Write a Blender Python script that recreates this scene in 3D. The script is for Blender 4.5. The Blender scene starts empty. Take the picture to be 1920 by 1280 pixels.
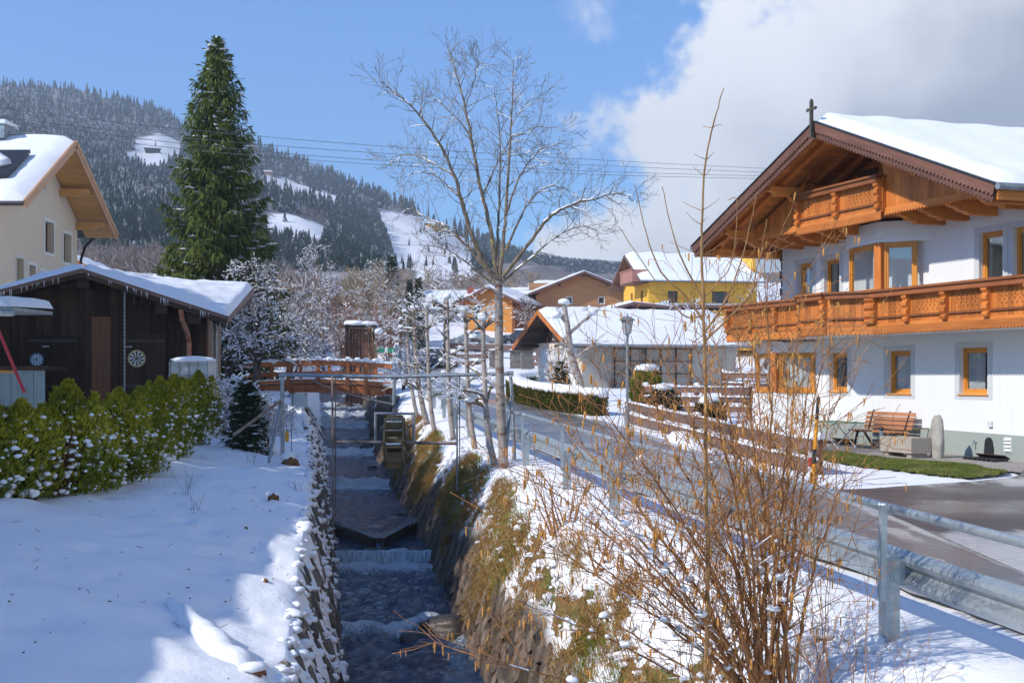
import bpy, bmesh, math, random
import numpy as np
from mathutils import Vector, Matrix, noise, Euler
scene = bpy.context.scene
COL = scene.collection
R = math.radians
# ------------------------------------------------------------------ camera
EYE = 1.7            # eye height above the yard of the big chalet (z = 0)
F = 2400.0           # focal length in pixels of a 1920 px wide frame (45 mm)
HY = 705.0           # row of the horizon
cam_d = bpy.data.cameras.new('camera')
cam_d.sensor_width = 36.0
cam_d.lens = 45.0
cam_d.shift_y = 65.0 / 1920.0
cam_d.clip_start = 0.1
cam_d.clip_end = 9000.0
cam = bpy.data.objects.new('camera', cam_d)
COL.objects.link(cam)
cam.location = (0, 0, EYE)
cam.rotation_euler = (R(90), 0, 0)
scene.camera = cam
# ------------------------------------------------------------------ world
SUN_TO = Vector((-0.86, -0.44, 0.0)).normalized()
SUN_EL = R(38.0)
world = bpy.data.worlds.new('World')
scene.world = world
world.use_nodes = True
wt = world.node_tree
wt.nodes.clear()
def wn(t, **kw):
 n = wt.nodes.new(t)
 for k, v in kw.items():
  setattr(n, k, v)
 return n
def wmath(op, a, b=None, c=None, clamp=False):
 n = wn('ShaderNodeMath', operation=op)
 n.use_clamp = clamp
 for i, x in enumerate((a, b, c)):
  if x is None:
   continue
  if isinstance(x, (int, float)):
   n.inputs[i].default_value = x
  else:
   wt.links.new(x, n.inputs[i])
 return n.outputs[0]
sky = wn('ShaderNodeTexSky', sky_type='NISHITA')
sky.sun_disc = False
sky.sun_elevation = SUN_EL
sky.sun_rotation = R(242.9)
sky.altitude = 800
sky.air_density = 1.0
sky.dust_density = 0.25
sky.ozone_density = 2.2
tc = wn('ShaderNodeTexCoord')
sep = wn('ShaderNodeSeparateXYZ')
wt.links.new(tc.outputs['Generated'], sep.inputs[0])
dx, dy, dz = sep.outputs
g = wmath('ADD', wmath('SUBTRACT', dx, wmath('MULTIPLY', dz, 1.03)), wmath('MULTIPLY', wmath('ABSOLUTE', dy), 0.150))
def wnoise(scale, detail, rough, off=0.0, dist=0.0):
 mp = wn('ShaderNodeMapping')
 mp.inputs['Location'].default_value = (off, off * 0.7, off * 1.3)
 wt.links.new(tc.outputs['Generated'], mp.inputs[0])
 n = wn('ShaderNodeTexNoise')
 n.inputs['Scale'].default_value = scale
 n.inputs['Detail'].default_value = detail
 n.inputs['Roughness'].default_value = rough
 n.inputs['Distortion'].default_value = dist
 wt.links.new(mp.outputs[0], n.inputs['Vector'])
 return n.outputs[0]
n1 = wnoise(9.0, 9, 0.58, 3.1)
n2 = wnoise(4.2, 6, 0.55, 7.7)
n3 = wnoise(30.0, 6, 0.6, 1.3)
shape = wmath('ADD', wmath('MULTIPLY', wmath('SUBTRACT', n1, 0.5), 0.46),
    wmath('ADD', wmath('MULTIPLY', wmath('SUBTRACT', n2, 0.5), 0.36), wmath('MULTIPLY', wmath('SUBTRACT', n3, 0.5), 0.12)))
dens = wmath('ADD', g, shape)
cov = wn('ShaderNodeMapRange', interpolation_type='SMOOTHSTEP')
cov.inputs['From Min'].default_value = -0.012
cov.inputs['From Max'].default_value = 0.055
wt.links.new(dens, cov.inputs['Value'])
thick = wn('ShaderNodeMapRange', interpolation_type='SMOOTHSTEP')
thick.inputs['From Min'].default_value = 0.15
thick.inputs['From Max'].default_value = 0.34
wt.links.new(wmath('ADD', wmath('ADD', g, wmath('MULTIPLY', wmath('SUBTRACT', n2, 0.5), 0.55)), wmath('MULTIPLY', dz, 0.35)), thick.inputs['Value'])
ccol = wn('ShaderNodeMix', data_type='RGBA')
ccol.inputs[6].default_value = (3.8, 3.85, 3.9, 1)
ccol.inputs[7].default_value = (1.65, 1.75, 1.9, 1)
wt.links.new(thick.outputs[0], ccol.inputs[0])
fade = wn('ShaderNodeMapRange')
fade.inputs['From Min'].default_value = -0.01
fade.inputs['From Max'].default_value = 0.10
fade.inputs['To Min'].default_value = 0.35
wt.links.new(dz, fade.inputs['Value'])
mixc = wn('ShaderNodeMix', data_type='RGBA')
vd = wn('ShaderNodeVectorMath', operation='DISTANCE')
vd.inputs[1].default_value = (0.0545, 0.961, 0.271)
wsc = wn('ShaderNodeMapping')
wsc.inputs['Scale'].default_value = (1, 1, 1)
wt.links.new(tc.outputs['Generated'], wsc.inputs[0])
wt.links.new(wsc.outputs[0], vd.inputs[0])
wisp = wn('ShaderNodeMapRange', interpolation_type='SMOOTHSTEP')
wisp.inputs['From Min'].default_value = 0.028
wisp.inputs['From Max'].default_value = -0.012
wisp.inputs['To Max'].default_value = 0.75
wt.links.new(wmath('ADD', vd.outputs['Value'], wmath('MULTIPLY', wmath('SUBTRACT', n3, 0.5), 0.07)), wisp.inputs['Value'])
wt.links.new(wmath('MAXIMUM', wmath('MULTIPLY', wmath('MULTIPLY', cov.outputs[0], 0.94), fade.outputs[0]), wisp.outputs[0]), mixc.inputs[0])
skt = wn('ShaderNodeMix', data_type='RGBA', blend_type='MULTIPLY')
skt.inputs[0].default_value = 1.0
skt.inputs[7].default_value = (0.315, 0.49, 0.69, 1)
wt.links.new(sky.outputs[0], skt.inputs[6])
wt.links.new(skt.outputs[2], mixc.inputs[6])
wt.links.new(ccol.outputs[2], mixc.inputs[7])
bg = wn('ShaderNodeBackground')
bg.inputs['Strength'].default_value = 0.15
wt.links.new(mixc.outputs[2], bg.inputs['Color'])
wo = wn('ShaderNodeOutputWorld')
wt.links.new(bg.outputs[0], wo.inputs['Surface'])
# ------------------------------------------------------------------ sun
sun_d = bpy.data.lights.new('sun', 'SUN')
sun_d.energy = 2.05
sun_d.angle = R(0.55)
sun_d.color = (1.0, 0.945, 0.86)
sun = bpy.data.objects.new('sun', sun_d)
COL.objects.link(sun)
sdir = Vector((SUN_TO.x * math.cos(SUN_EL), SUN_TO.y * math.cos(SUN_EL), math.sin(SUN_EL)))
sun.rotation_euler = (-sdir).to_track_quat('-Z', 'Y').to_euler()
sun.location = (-40, -20, 60)
# ------------------------------------------------------------------ film
scene.view_settings.view_transform = 'Standard'
scene.view_settings.look = 'None'
scene.view_settings.exposure = 1.12
scene.view_settings.gamma = 1.0
scene.view_settings.use_curve_mapping = False
scene.render.engine = 'CYCLES'
scene.cycles.use_denoising = True
scene.cycles.max_bounces = 8
scene.cycles.diffuse_bounces = 3
scene.cycles.glossy_bounces = 3
scene.cycles.transmission_bounces = 4
scene.cycles.transparent_max_bounces = 10
scene.cycles.volume_bounces = 0
scene.cycles.caustics_reflective = False
scene.cycles.caustics_refractive = False
scene.cycles.use_adaptive_sampling = True
scene.cycles.adaptive_threshold = 0.02
# ------------------------------------------------------------------ helpers
def at(px, py, Z):
 return Vector(((px - 960.0) * Z / F, Z, EYE + (HY - py) * Z / F))
def _ico(sub):
 bm = bmesh.new()
 bmesh.ops.create_icosphere(bm, subdivisions=sub, radius=1.0)
 v = np.array([x.co[:] for x in bm.verts])
 bm.verts.index_update()
 f = np.array([[q.index for q in fc.verts] for fc in bm.faces])
 bm.free()
 return v, f
ICO = {1: _ico(1), 2: _ico(2), 3: _ico(3)}
def link(o, parent=None):
 COL.objects.link(o)
 if parent is not None:
  o.parent = parent
 return o
def mesh_np(name, V, faces, smooth=False):
 me = bpy.data.meshes.new(name)
 V = np.asarray(V, dtype=np.float32)
 faces = [np.asarray(f, dtype=np.int32) for f in faces if len(f)]
 me.vertices.add(len(V))
 me.vertices.foreach_set('co', V.ravel())
 nl = sum(f.size for f in faces)
 npoly = sum(len(f) for f in faces)
 me.loops.add(nl)
 me.loops.foreach_set('vertex_index', np.concatenate([f.ravel() for f in faces]))
 me.polygons.add(npoly)
 tot = np.concatenate([np.full(len(f), f.shape[1], dtype=np.int32) for f in faces])
 start = np.concatenate([[0], np.cumsum(tot)[:-1]]).astype(np.int32)
 me.polygons.foreach_set('loop_start', start)
 try:
  me.polygons.foreach_set('loop_total', tot)
 except Exception:
  pass
 me.polygons.foreach_set('use_smooth', np.full(npoly, bool(smooth)))
 me.update(calc_edges=True)
 return me
class MB:
 def __init__(self):
  self.V, self.Q, self.T, self.N = [], [], [], []
  self.n = 0
 def add(self, V, quads=None, tris=None, ngons=None):
  V = np.asarray(V, dtype=float).reshape(-1, 3)
  if quads is not None and len(quads):
   self.Q.append(np.asarray(quads) + self.n)
  if tris is not None and len(tris):
   self.T.append(np.asarray(tris) + self.n)
  if ngons:
   for g_ in ngons:
    self.N.append([i + self.n for i in g_])
  self.V.append(V)
  self.n += len(V)
  return self
 def box(self, c, s, rz=0.0, M=None):
  x, y, z = s[0] / 2, s[1] / 2, s[2] / 2
  V = np.array([(-x, -y, -z), (x, -y, -z), (x, y, -z), (-x, y, -z), (-x, -y, z), (x, -y, z), (x, y, z), (-x, y, z)])
  if M is not None:
   V = V @ np.array(M.to_3x3()).T
  elif rz:
   ca, sa = math.cos(rz), math.sin(rz)
   V = V @ np.array([(ca, sa, 0), (-sa, ca, 0), (0, 0, 1)])
  V = V + np.array(c[:])
  return self.add(V, quads=[(0, 3, 2, 1), (4, 5, 6, 7), (0, 1, 5, 4), (1, 2, 6, 5), (2, 3, 7, 6), (3, 0, 4, 7)])
 def span(self, a, b):
  return self.box([(a[i] + b[i]) / 2 for i in range(3)], [abs(b[i] - a[i]) for i in range(3)])
 def beam(self, p0, p1, w, h, up=(0, 0, 1), taper=1.0):
  p0, p1 = Vector(p0), Vector(p1)
  d = (p1 - p0).normalized()
  u = Vector(up)
  s = d.cross(u)
  if s.length < 1e-4:
   s = d.cross(Vector((1, 0, 0)))
  s.normalize()
  u = s.cross(d).normalized()
  V = []
  for p, k in ((p0, 1.0), (p1, taper)):
   for a, b in ((-1, -1), (1, -1), (1, 1), (-1, 1)):
    V.append((p + s * (a * w / 2 * k) + u * (b * h / 2 * k))[:])
  return self.add(V, quads=[(0, 3, 2, 1), (4, 5, 6, 7), (0, 1, 5, 4), (1, 2, 6, 5), (2, 3, 7, 6), (3, 0, 4, 7)])
 def tube(self, pts, r, n=8, caps=True):
  pts = [Vector(p) for p in pts]
  k = len(pts)
  rr = r if hasattr(r, '__len__') else [r] * k
  V = []
  ref = None
  for i, p in enumerate(pts):
   d = (pts[min(i + 1, k - 1)] - pts[max(i - 1, 0)]).normalized()
   if ref is None:
    ref = d.orthogonal().normalized()
   s = (ref - d * ref.dot(d)).normalized()
   ref = s
   t = d.cross(s)
   for j in range(n):
    a = 2 * math.pi * j / n
    V.append((p + (s * math.cos(a) + t * math.sin(a)) * rr[i])[:])
  Q = []
  for i in range(k - 1):
   for j in range(n):
    a, b = i * n + j, i * n + (j + 1) % n
    Q.append((a, b, b + n, a + n))
  ng = [list(range(n))[::-1], list(range((k - 1) * n, k * n))] if caps else None
  return self.add(V, quads=Q, ngons=ng)
 def prism(self, poly, d0, d1, axis='y'):
  n = len(poly)
  mk = {'y': lambda p, d: (p[0], d, p[1]), 'x': lambda p, d: (d, p[0], p[1]), 'z': lambda p, d: (p[0], p[1], d)}[axis]
  V = [mk(p, d0) for p in poly] + [mk(p, d1) for p in poly]
  Q = [(i, (i + 1) % n, n + (i + 1) % n, n + i) for i in range(n)]
  return self.add(V, quads=Q, ngons=[list(range(n))[::-1], list(range(n, 2 * n))])
 def lathe(self, prof, c=(0, 0, 0), n=12):
  V, Q = [], []
  for r, z in prof:
   for j in range(n):
    a = 2 * math.pi * j / n
    V.append((c[0] + r * math.cos(a), c[1] + r * math.sin(a), c[2] + z))
  for i in range(len(prof) - 1):
   for j in range(n):
    a, b = i * n + j, i * n + (j + 1) % n
    Q.append((a, b, b + n, a + n))
  return self.add(V, quads=Q, ngons=[list(range(n))[::-1], list(range((len(prof) - 1) * n, len(prof) * n))])
 def blob(self, c, r, seed=0, sub=2, rough=0.22, freq=1.3):
  V, Fc = ICO[sub]
  rr = r if hasattr(r, '__len__') else (r, r, r)
  o = Vector((seed * 3.17, seed * 1.73, seed * 2.39))
  k = np.array([1 + rough * 2 * noise.noise(Vector(v) * freq + o) for v in V])
  return self.add(V * k[:, None] * np.array(rr) + np.array(c[:]), tris=Fc)
 def mesh(self, name, smooth=False):
  V = np.concatenate(self.V) if self.V else np.zeros((0, 3))
  fs = []
  if self.Q:
   fs.append(np.concatenate(self.Q))
  if self.T:
   fs.append(np.concatenate(self.T))
  by = {}
  for g_ in self.N:
   by.setdefault(len(g_), []).append(g_)
  fs += [np.array(x) for x in by.values()]
  return mesh_np(name, V, fs, smooth)
 def build(self, name, mat, parent=None, smooth=False, loc=None, rz=None):
  me = self.mesh(name, smooth)
  if mat is not None:
   me.materials.append(mat)
  o = bpy.data.objects.new(name, me)
  link(o, parent)
  if parent is not None and any(k in name for k in ('snow', 'needles', 'leaves', 'foliage', 'knobs', 'stems', 'branches', 'crown', 'mark', 'bars', 'bolt', 'chain', 'trefoil')):
   o['kind'] = 'stuff'
  if loc is not None:
   o.location = loc
  if rz is not None:
   o.rotation_euler = (0, 0, rz)
  return o
def tag(o, label=None, cat=None, group=None, kind=None):
 if label:
  o['label'] = label
 if cat:
  o['category'] = cat
 if group:
  o['group'] = group
 if kind:
  o['kind'] = kind
 return o
def empty(name, loc, rz=0.0, label=None, cat=None, group=None):
 o = bpy.data.objects.new(name, None)
 o.empty_display_size = 0.2
 COL.objects.link(o)
 o.location = loc
 o.rotation_euler = (0, 0, rz)
 return tag(o, label, cat, group)
def inst(name, me, parent, loc=(0, 0, 0), rot=(0, 0, 0), scale=(1, 1, 1)):
 o = bpy.data.objects.new(name, me)
 link(o, parent)
 o.location = loc
 o.rotation_euler = rot
 o.scale = scale
 return o
def copy_tree(o, parent=None):
 c = o.copy()
 COL.objects.link(c)
 c.parent = parent
 for ch in o.children:
  copy_tree(ch, c)
 return c
def fbm(x, y, z=0.0, o=4, sc=1.0):
 s, a, f_ = 0.0, 1.0, sc
 for _ in range(o):
  s += a * noise.noise((x * f_, y * f_, z * f_))
  a *= 0.5
  f_ *= 2.03
 return s
def setmat(me, m):
 me.materials.append(m)
 return me
def seg_arrays(segs, n, grow=1.0):
 P0 = np.array([s[0] for s in segs], dtype=float)
 P1 = np.array([s[1] for s in segs], dtype=float)
 R0 = np.array([s[2] for s in segs], dtype=float) * grow
 R1 = np.array([s[3] for s in segs], dtype=float) * grow
 D = P1 - P0
 L = np.linalg.norm(D, axis=1, keepdims=True) + 1e-9
 D = D / L
 ref = np.where(np.abs(D[:, 2:3]) < 0.9, np.array([[0, 0, 1.0]]), np.array([[1.0, 0, 0]]))
 S = np.cross(D, ref)
 S /= np.linalg.norm(S, axis=1, keepdims=True)
 T = np.cross(S, D)
 a = np.arange(n) * 2 * math.pi / n
 ring = S[:, None, :] * np.cos(a)[None, :, None] + T[:, None, :] * np.sin(a)[None, :, None]
 V0 = P0[:, None, :] + ring * R0[:, None, None]
 V1 = (P1 + D * np.minimum(R1[:, None] * 0.5, 0.02))[:, None, :] + ring * R1[:, None, None]
 V = np.concatenate([V0, V1], axis=1).reshape(-1, 3)
 base = (np.arange(len(segs)) * 2 * n)[:, None]
 j = np.arange(n)
 jn = (j + 1) % n
 Q = np.stack([base + j, base + jn, base + n + jn, base + n + j], axis=-1).reshape(-1, 4)
 return V, Q
def branches(mb, segs, thick=0.02):
 big = [s for s in segs if s[2] >= thick]
 small = [s for s in segs if s[2] < thick]
 if big:
  V, Q = seg_arrays(big, 7)
  mb.add(V, quads=Q)
 if small:
  V, Q = seg_arrays(small, 3)
  mb.add(V, quads=Q)
 return mb
def snow_on(mb, segs, rng, keep=0.6, amount=1.0, maxz=0.72, rmin=0.0):
 out = []
 for s in segs:
  p0, p1, r0, r1 = Vector(s[0]), Vector(s[1]), s[2], s[3]
  d = p1 - p0
  if d.length < 1e-5 or r0 < rmin:
   continue
  if abs(d.normalized().z) > maxz or rng.random() > keep:
   continue
  t = rng.uniform(0.7, 1.3) * amount
  a, b = r0 * 0.75 + 0.006 * t, r1 * 0.75 + 0.006 * t
  out.append((p0 + Vector((0, 0, r0 * 0.55 + 0.003 * t)), p1 + Vector((0, 0, r1 * 0.55 + 0.003 * t)), a, b))
 if out:
  V, Q = seg_arrays(out, 4)
  mb.add(V, quads=Q)
 return mb
def limb(rng, pts, r0, r1, segs, wig=0.0, step=6):
 pts = [Vector(p) for p in pts]
 out = []
 n = len(pts) - 1
 smp = []
 for i in range(n):
  a = pts[max(i - 1, 0)]
  b, c = pts[i], pts[i + 1]
  d = pts[min(i + 2, n)]
  for k in range(step):
   t = k / step
   smp.append(0.5 * ((2 * b) + (c - a) * t + (2 * a - 5 * b + 4 * c - d) * t * t + (3 * b - a - 3 * c + d) * t ** 3))
 smp.append(pts[-1])
 if wig:
  for i in range(1, len(smp)):
   smp[i] = smp[i] + Vector((rng.uniform(-wig, wig), rng.uniform(-wig, wig), rng.uniform(-wig, wig)))
 m = len(smp) - 1
 for i in range(m):
  ra = r0 + (r1 - r0) * (i / m) ** 0.8
  rb = r0 + (r1 - r0) * ((i + 1) / m) ** 0.8
  segs.append((smp[i], smp[i + 1], ra, rb))
  out.append((smp[i + 1], (smp[i + 1] - smp[i]).normalized(), rb))
 return out
def twig(rng, p, d, L, r, lvl, segs, up=0.1, wig=0.22, kids=3, rmin=0.002, spread=0.9, shrink=0.55):
 n = max(2, int(L / 0.16)) if lvl > 0 else 2
 n = min(n, 7)
 p = Vector(p)
 d = Vector(d)
 q = []
 for i in range(n):
  d = (d + Vector((rng.gauss(0, wig), rng.gauss(0, wig), rng.gauss(0, wig) + up))).normalized()
  p2 = p + d * (L / n)
  ra, rb = r * (1 - 0.75 * i / n), r * (1 - 0.75 * (i + 1) / n)
  segs.append((p, p2, max(ra, rmin), max(rb, rmin)))
  q.append((p2, d, rb))
  p = p2
 if lvl <= 0:
  return
 for i in range(kids):
  k = min(n - 1, int((0.25 + 0.75 * (i + rng.random()) / kids) * n))
  pp, dd, rr = q[k]
  side = dd.orthogonal().normalized()
  side.rotate(Matrix.Rotation(rng.uniform(0, 2 * math.pi), 3, dd))
  nd = (dd + side * rng.uniform(0.5, 1.1) * spread).normalized()
  twig(rng, pp, nd, L * shrink * rng.uniform(0.7, 1.2), max(rr * 0.7, rmin), lvl - 1, segs, up, wig, kids, rmin, spread, shrink)
# ------------------------------------------------------------------ materials
def newmat(name):
 m = bpy.data.materials.new(name)
 m.use_nodes = True
 nt = m.node_tree
 b = nt.nodes['Principled BSDF']
 return m, nt, b
def N(nt, t, **kw):
 n = nt.nodes.new(t)
 for k, v in kw.items():
  setattr(n, k, v)
 return n
def ramp(nt, fac, stops, interp='LINEAR'):
 r = N(nt, 'ShaderNodeValToRGB')
 r.color_ramp.interpolation = interp
 e = r.color_ramp.elements
 while len(e) < len(stops):
  e.new(0.5)
 for i, (p, c) in enumerate(stops):
  e[i].position = p
  e[i].color = (c[0], c[1], c[2], 1) if hasattr(c, '__len__') else (c, c, c, 1)
 nt.links.new(fac, r.inputs[0])
 return r.outputs[0]
def nz(nt, vec, scale, detail=4, rough=0.55, dist=0.0):
 n = N(nt, 'ShaderNodeTexNoise')
 n.inputs['Scale'].default_value = scale
 n.inputs['Detail'].default_value = detail
 n.inputs['Roughness'].default_value = rough
 n.inputs['Distortion'].default_value = dist
 if vec is not None:
  nt.links.new(vec, n.inputs['Vector'])
 return n.outputs[0]
def mp(nt, vec, scale=(1, 1, 1), loc=(0, 0, 0), rot=(0, 0, 0)):
 n = N(nt, 'ShaderNodeMapping')
 n.inputs['Scale'].default_value = scale
 n.inputs['Location'].default_value = loc
 n.inputs['Rotation'].default_value = rot
 nt.links.new(vec, n.inputs[0])
 return n.outputs[0]
def mth(nt, op, a, b=None, clamp=False):
 n = N(nt, 'ShaderNodeMath', operation=op)
 n.use_clamp = clamp
 for i, x in enumerate((a, b)):
  if x is None:
   continue
  if isinstance(x, (int, float)):
   n.inputs[i].default_value = x
  else:
   nt.links.new(x, n.inputs[i])
 return n.outputs[0]
def mixc_(nt, fac, a, b, mode='MIX'):
 n = N(nt, 'ShaderNodeMix', data_type='RGBA', blend_type=mode)
 if isinstance(fac, (int, float)):
  n.inputs[0].default_value = fac
 else:
  nt.links.new(fac, n.inputs[0])
 for i, x in ((6, a), (7, b)):
  if hasattr(x, 'default_value') or hasattr(x, 'links'):
   nt.links.new(x, n.inputs[i])
  else:
   n.inputs[i].default_value = (x[0], x[1], x[2], 1)
 return n.outputs[2]
def bump(nt, b, h, strength=0.3, dist=0.02):
 n = N(nt, 'ShaderNodeBump')
 n.inputs['Strength'].default_value = strength
 n.inputs['Distance'].default_value = dist
 nt.links.new(h, n.inputs['Height'])
 nt.links.new(n.outputs[0], b.inputs['Normal'])
 return n
def objvec(nt, rand=True):
 t = N(nt, 'ShaderNodeTexCoord')
 if not rand:
  return t.outputs['Object'], None
 oi = N(nt, 'ShaderNodeObjectInfo')
 ad = N(nt, 'ShaderNodeVectorMath', operation='ADD')
 sc = N(nt, 'ShaderNodeVectorMath', operation='SCALE')
 cb = N(nt, 'ShaderNodeCombineXYZ')
 for i in range(3):
  nt.links.new(oi.outputs['Random'], cb.inputs[i])
 nt.links.new(cb.outputs[0], sc.inputs[0])
 sc.inputs['Scale'].default_value = 37.0
 nt.links.new(t.outputs['Object'], ad.inputs[0])
 nt.links.new(sc.outputs[0], ad.inputs[1])
 return ad.outputs[0], oi.outputs['Random']
def geopos(nt):
 return N(nt, 'ShaderNodeNewGeometry').outputs['Position']
def m_noise(name, c1, c2, scale=6, rough=0.7, bs=0.15, bd=0.02, stretch=(1, 1, 1), rand=True, detail=5, metal=0.0, world_=False, vary=0.25, spec=0.4):
 m, nt, b = newmat(name)
 if world_:
  v, r = geopos(nt), None
 else:
  v, r = objvec(nt, rand)
 v = mp(nt, v, stretch)
 n = nz(nt, v, scale, detail, 0.6)
 col = ramp(nt, n, [(0.3, c1), (0.7, c2)])
 if r is not None and vary:
  k = mth(nt, 'ADD', mth(nt, 'MULTIPLY', r, vary), 1 - vary / 2)
  cb = N(nt, 'ShaderNodeCombineXYZ')
  for i in range(3):
   nt.links.new(k, cb.inputs[i])
  col = mixc_(nt, 1.0, col, cb.outputs[0], 'MULTIPLY')
 nt.links.new(col, b.inputs['Base Color'])
 b.inputs['Roughness'].default_value = rough
 b.inputs['Metallic'].default_value = metal
 b.inputs['Specular IOR Level'].default_value = spec
 if bs:
  bump(nt, b, nz(nt, v, scale * 2.5, 4, 0.6), bs, bd)
 return m
def m_wood(name, c1, c2, axis='z', freq=9.0, rough=0.55, vary=0.45, bs=0.25, spec=0.3):
 m, nt, b = newmat(name)
 v, r = objvec(nt, True)
 st = {'x': (0.09, 1, 1), 'y': (1, 0.09, 1), 'z': (1, 1, 0.09)}[axis]
 vv = mp(nt, v, st)
 g1 = nz(nt, vv, freq, 6, 0.65, 0.6)
 g2 = nz(nt, mp(nt, v, tuple(k * 0.6 + 0.02 for k in st)), freq * 4.5, 4, 0.6)
 big = nz(nt, v, 1.1, 3, 0.5)
 t = mth(nt, 'ADD', mth(nt, 'MULTIPLY', g1, 0.6), mth(nt, 'MULTIPLY', g2, 0.25))
 t = mth(nt, 'ADD', t, mth(nt, 'MULTIPLY', big, 0.25))
 col = ramp(nt, t, [(0.36, c1), (0.52, tuple((a + b_) / 2 for a, b_ in zip(c1, c2))), (0.72, c2)])
 k = mth(nt, 'ADD', mth(nt, 'MULTIPLY', r, vary), 1 - vary / 2)
 cb = N(nt, 'ShaderNodeCombineXYZ')
 for i in range(3):
  nt.links.new(k, cb.inputs[i])
 col = mixc_(nt, 1.0, col, cb.outputs[0], 'MULTIPLY')
 nt.links.new(col, b.inputs['Base Color'])
 b.inputs['Roughness'].default_value = rough
 b.inputs['Specular IOR Level'].default_value = spec
 bump(nt, b, mth(nt, 'ADD', g1, mth(nt, 'MULTIPLY', g2, 0.5)), bs, 0.01)
 return m
def m_snow(name='snow', fine=1.0, tint=(0.86, 0.875, 0.9)):
 m, nt, b = newmat(name)
 v = geopos(nt)
 n1_ = nz(nt, v, 2.2, 5, 0.6)
 n2_ = nz(nt, v, 34, 3, 0.6)
 col = ramp(nt, n1_, [(0.25, tuple(t * 0.96 for t in tint)), (0.75, tint)])
 nt.links.new(col, b.inputs['Base Color'])
 b.inputs['Roughness'].default_value = 0.62
 b.inputs['Specular IOR Level'].default_value = 0.25
 h = mth(nt, 'ADD', mth(nt, 'MULTIPLY', n1_, 1.0), mth(nt, 'MULTIPLY', n2_, 0.10 * fine))
 bump(nt, b, h, 0.35, 0.09)
 return m
def m_metal(name, c, rough=0.35, metal=0.9):
 return m_noise(name, tuple(x * 0.82 for x in c), c, 5, rough, 0.06, 0.01, metal=metal, vary=0.1)
SNOW = m_snow()
WOOD_ORANGE = m_wood('larch_oiled', (0.36, 0.092, 0.018), (0.66, 0.225, 0.045), 'z')
WOOD_ORANGE_X = m_wood('larch_oiled_beam', (0.38, 0.098, 0.02), (0.66, 0.23, 0.048), 'x')
WOOD_ORANGE_Y = m_wood('larch_oiled_soffit', (0.48, 0.145, 0.026), (0.74, 0.285, 0.06), 'y')  # soffit copy of the larch, lightened to stand in for bounced light
WOOD_RED_X = m_wood('redbrown_board', (0.080, 0.036, 0.025), (0.20, 0.092, 0.06), 'x', rough=0.6)
WOOD_RAIL_X = m_wood('railing_cap_wood', (0.17, 0.052, 0.018), (0.36, 0.125, 0.042), 'x')
WOOD_FRAME = m_wood('window_larch', (0.52, 0.19, 0.025), (0.72, 0.30, 0.05), 'z', vary=0.15, rough=0.4)
WOOD_DARK = m_wood('weathered_dark_plank', (0.012, 0.008, 0.006), (0.055, 0.032, 0.021), 'z', freq=7, rough=0.8, vary=0.8)
WOOD_DARK_X = m_wood('weathered_dark_beam', (0.015, 0.010, 0.008), (0.07, 0.042, 0.03), 'x', freq=7, rough=0.8, vary=0.5)
WOOD_BROWN = m_wood('brown_plank', (0.07, 0.032, 0.018), (0.19, 0.088, 0.05), 'z', rough=0.7)
WOOD_BROWN_X = m_wood('brown_rail', (0.10, 0.062, 0.05), (0.25, 0.165, 0.14), 'x', rough=0.75)
WOOD_BRIDGE_X = m_wood('bridge_rail_wood', (0.24, 0.075, 0.025), (0.47, 0.175, 0.065), 'x', rough=0.55)
WOOD_BRIDGE = m_wood('bridge_post_wood', (0.24, 0.075, 0.025), (0.47, 0.175, 0.065), 'z', rough=0.55)
WOOD_GREY = m_wood('grey_weathered_wood', (0.08, 0.06, 0.04), (0.26, 0.20, 0.13), 'z', rough=0.8)
GALV = m_noise('galvanised_steel', (0.36, 0.41, 0.43), (0.47, 0.52, 0.53), 16, 0.45, 0.02, 0.005, metal=0.55, vary=0.12, detail=6)
GALV_PIPE = m_noise('galvanised_pipe', (0.22, 0.25, 0.27), (0.38, 0.41, 0.43), 7, 0.45, 0.06, 0.005, metal=0.5, vary=0.15)
RUSTY = m_noise('rusty_pipe', (0.16, 0.075, 0.045), (0.36, 0.30, 0.28), 6, 0.7, 0.2, 0.005, metal=0.2)
DARK_METAL = m_noise('dark_metal', (0.03, 0.03, 0.033), (0.06, 0.06, 0.065), 8, 0.45, 0.05, metal=0.5)
COPPER = m_noise('copper_pipe', (0.25, 0.10, 0.06), (0.45, 0.22, 0.15), 5, 0.5, 0.05, metal=0.3)
def m_glass(name='window_glass', tint=(0.03, 0.035, 0.04), rough=0.03, refl=0.35):
 m, nt, b = newmat(name)
 nt.nodes.remove(b)
 out = nt.nodes['Material Output']
 tr = N(nt, 'ShaderNodeBsdfTransparent')
 tr.inputs[0].default_value = (0.93, 0.95, 0.95, 1)
 gl = N(nt, 'ShaderNodeBsdfGlossy')
 gl.inputs['Roughness'].default_value = rough
 gl.inputs['Color'].default_value = (0.95, 0.97, 1, 1)
 lw = N(nt, 'ShaderNodeLayerWeight')
 fc = mth(nt, 'POWER', lw.outputs['Facing'], 3.0)
 mx = N(nt, 'ShaderNodeMixShader')
 nt.links.new(mth(nt, 'ADD', mth(nt, 'MULTIPLY', fc, 0.7), refl * 0.2), mx.inputs[0])
 nt.links.new(tr.outputs[0], mx.inputs[1])
 nt.links.new(gl.outputs[0], mx.inputs[2])
 nt.links.new(mx.outputs[0], out.inputs['Surface'])
 return m
GLASS = m_glass()
GLASS_FAR = m_noise('dark_window_glass', (0.02, 0.026, 0.035), (0.05, 0.06, 0.075), 2, 0.08, 0, vary=0.2, spec=0.8)
CURTAIN = m_noise('white_curtain', (0.55, 0.56, 0.57), (0.7, 0.71, 0.72), 5, 0.9, 0.05)
DARKROOM = m_noise('room_dark', (0.05, 0.045, 0.04), (0.09, 0.08, 0.07), 2, 0.9, 0)
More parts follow.
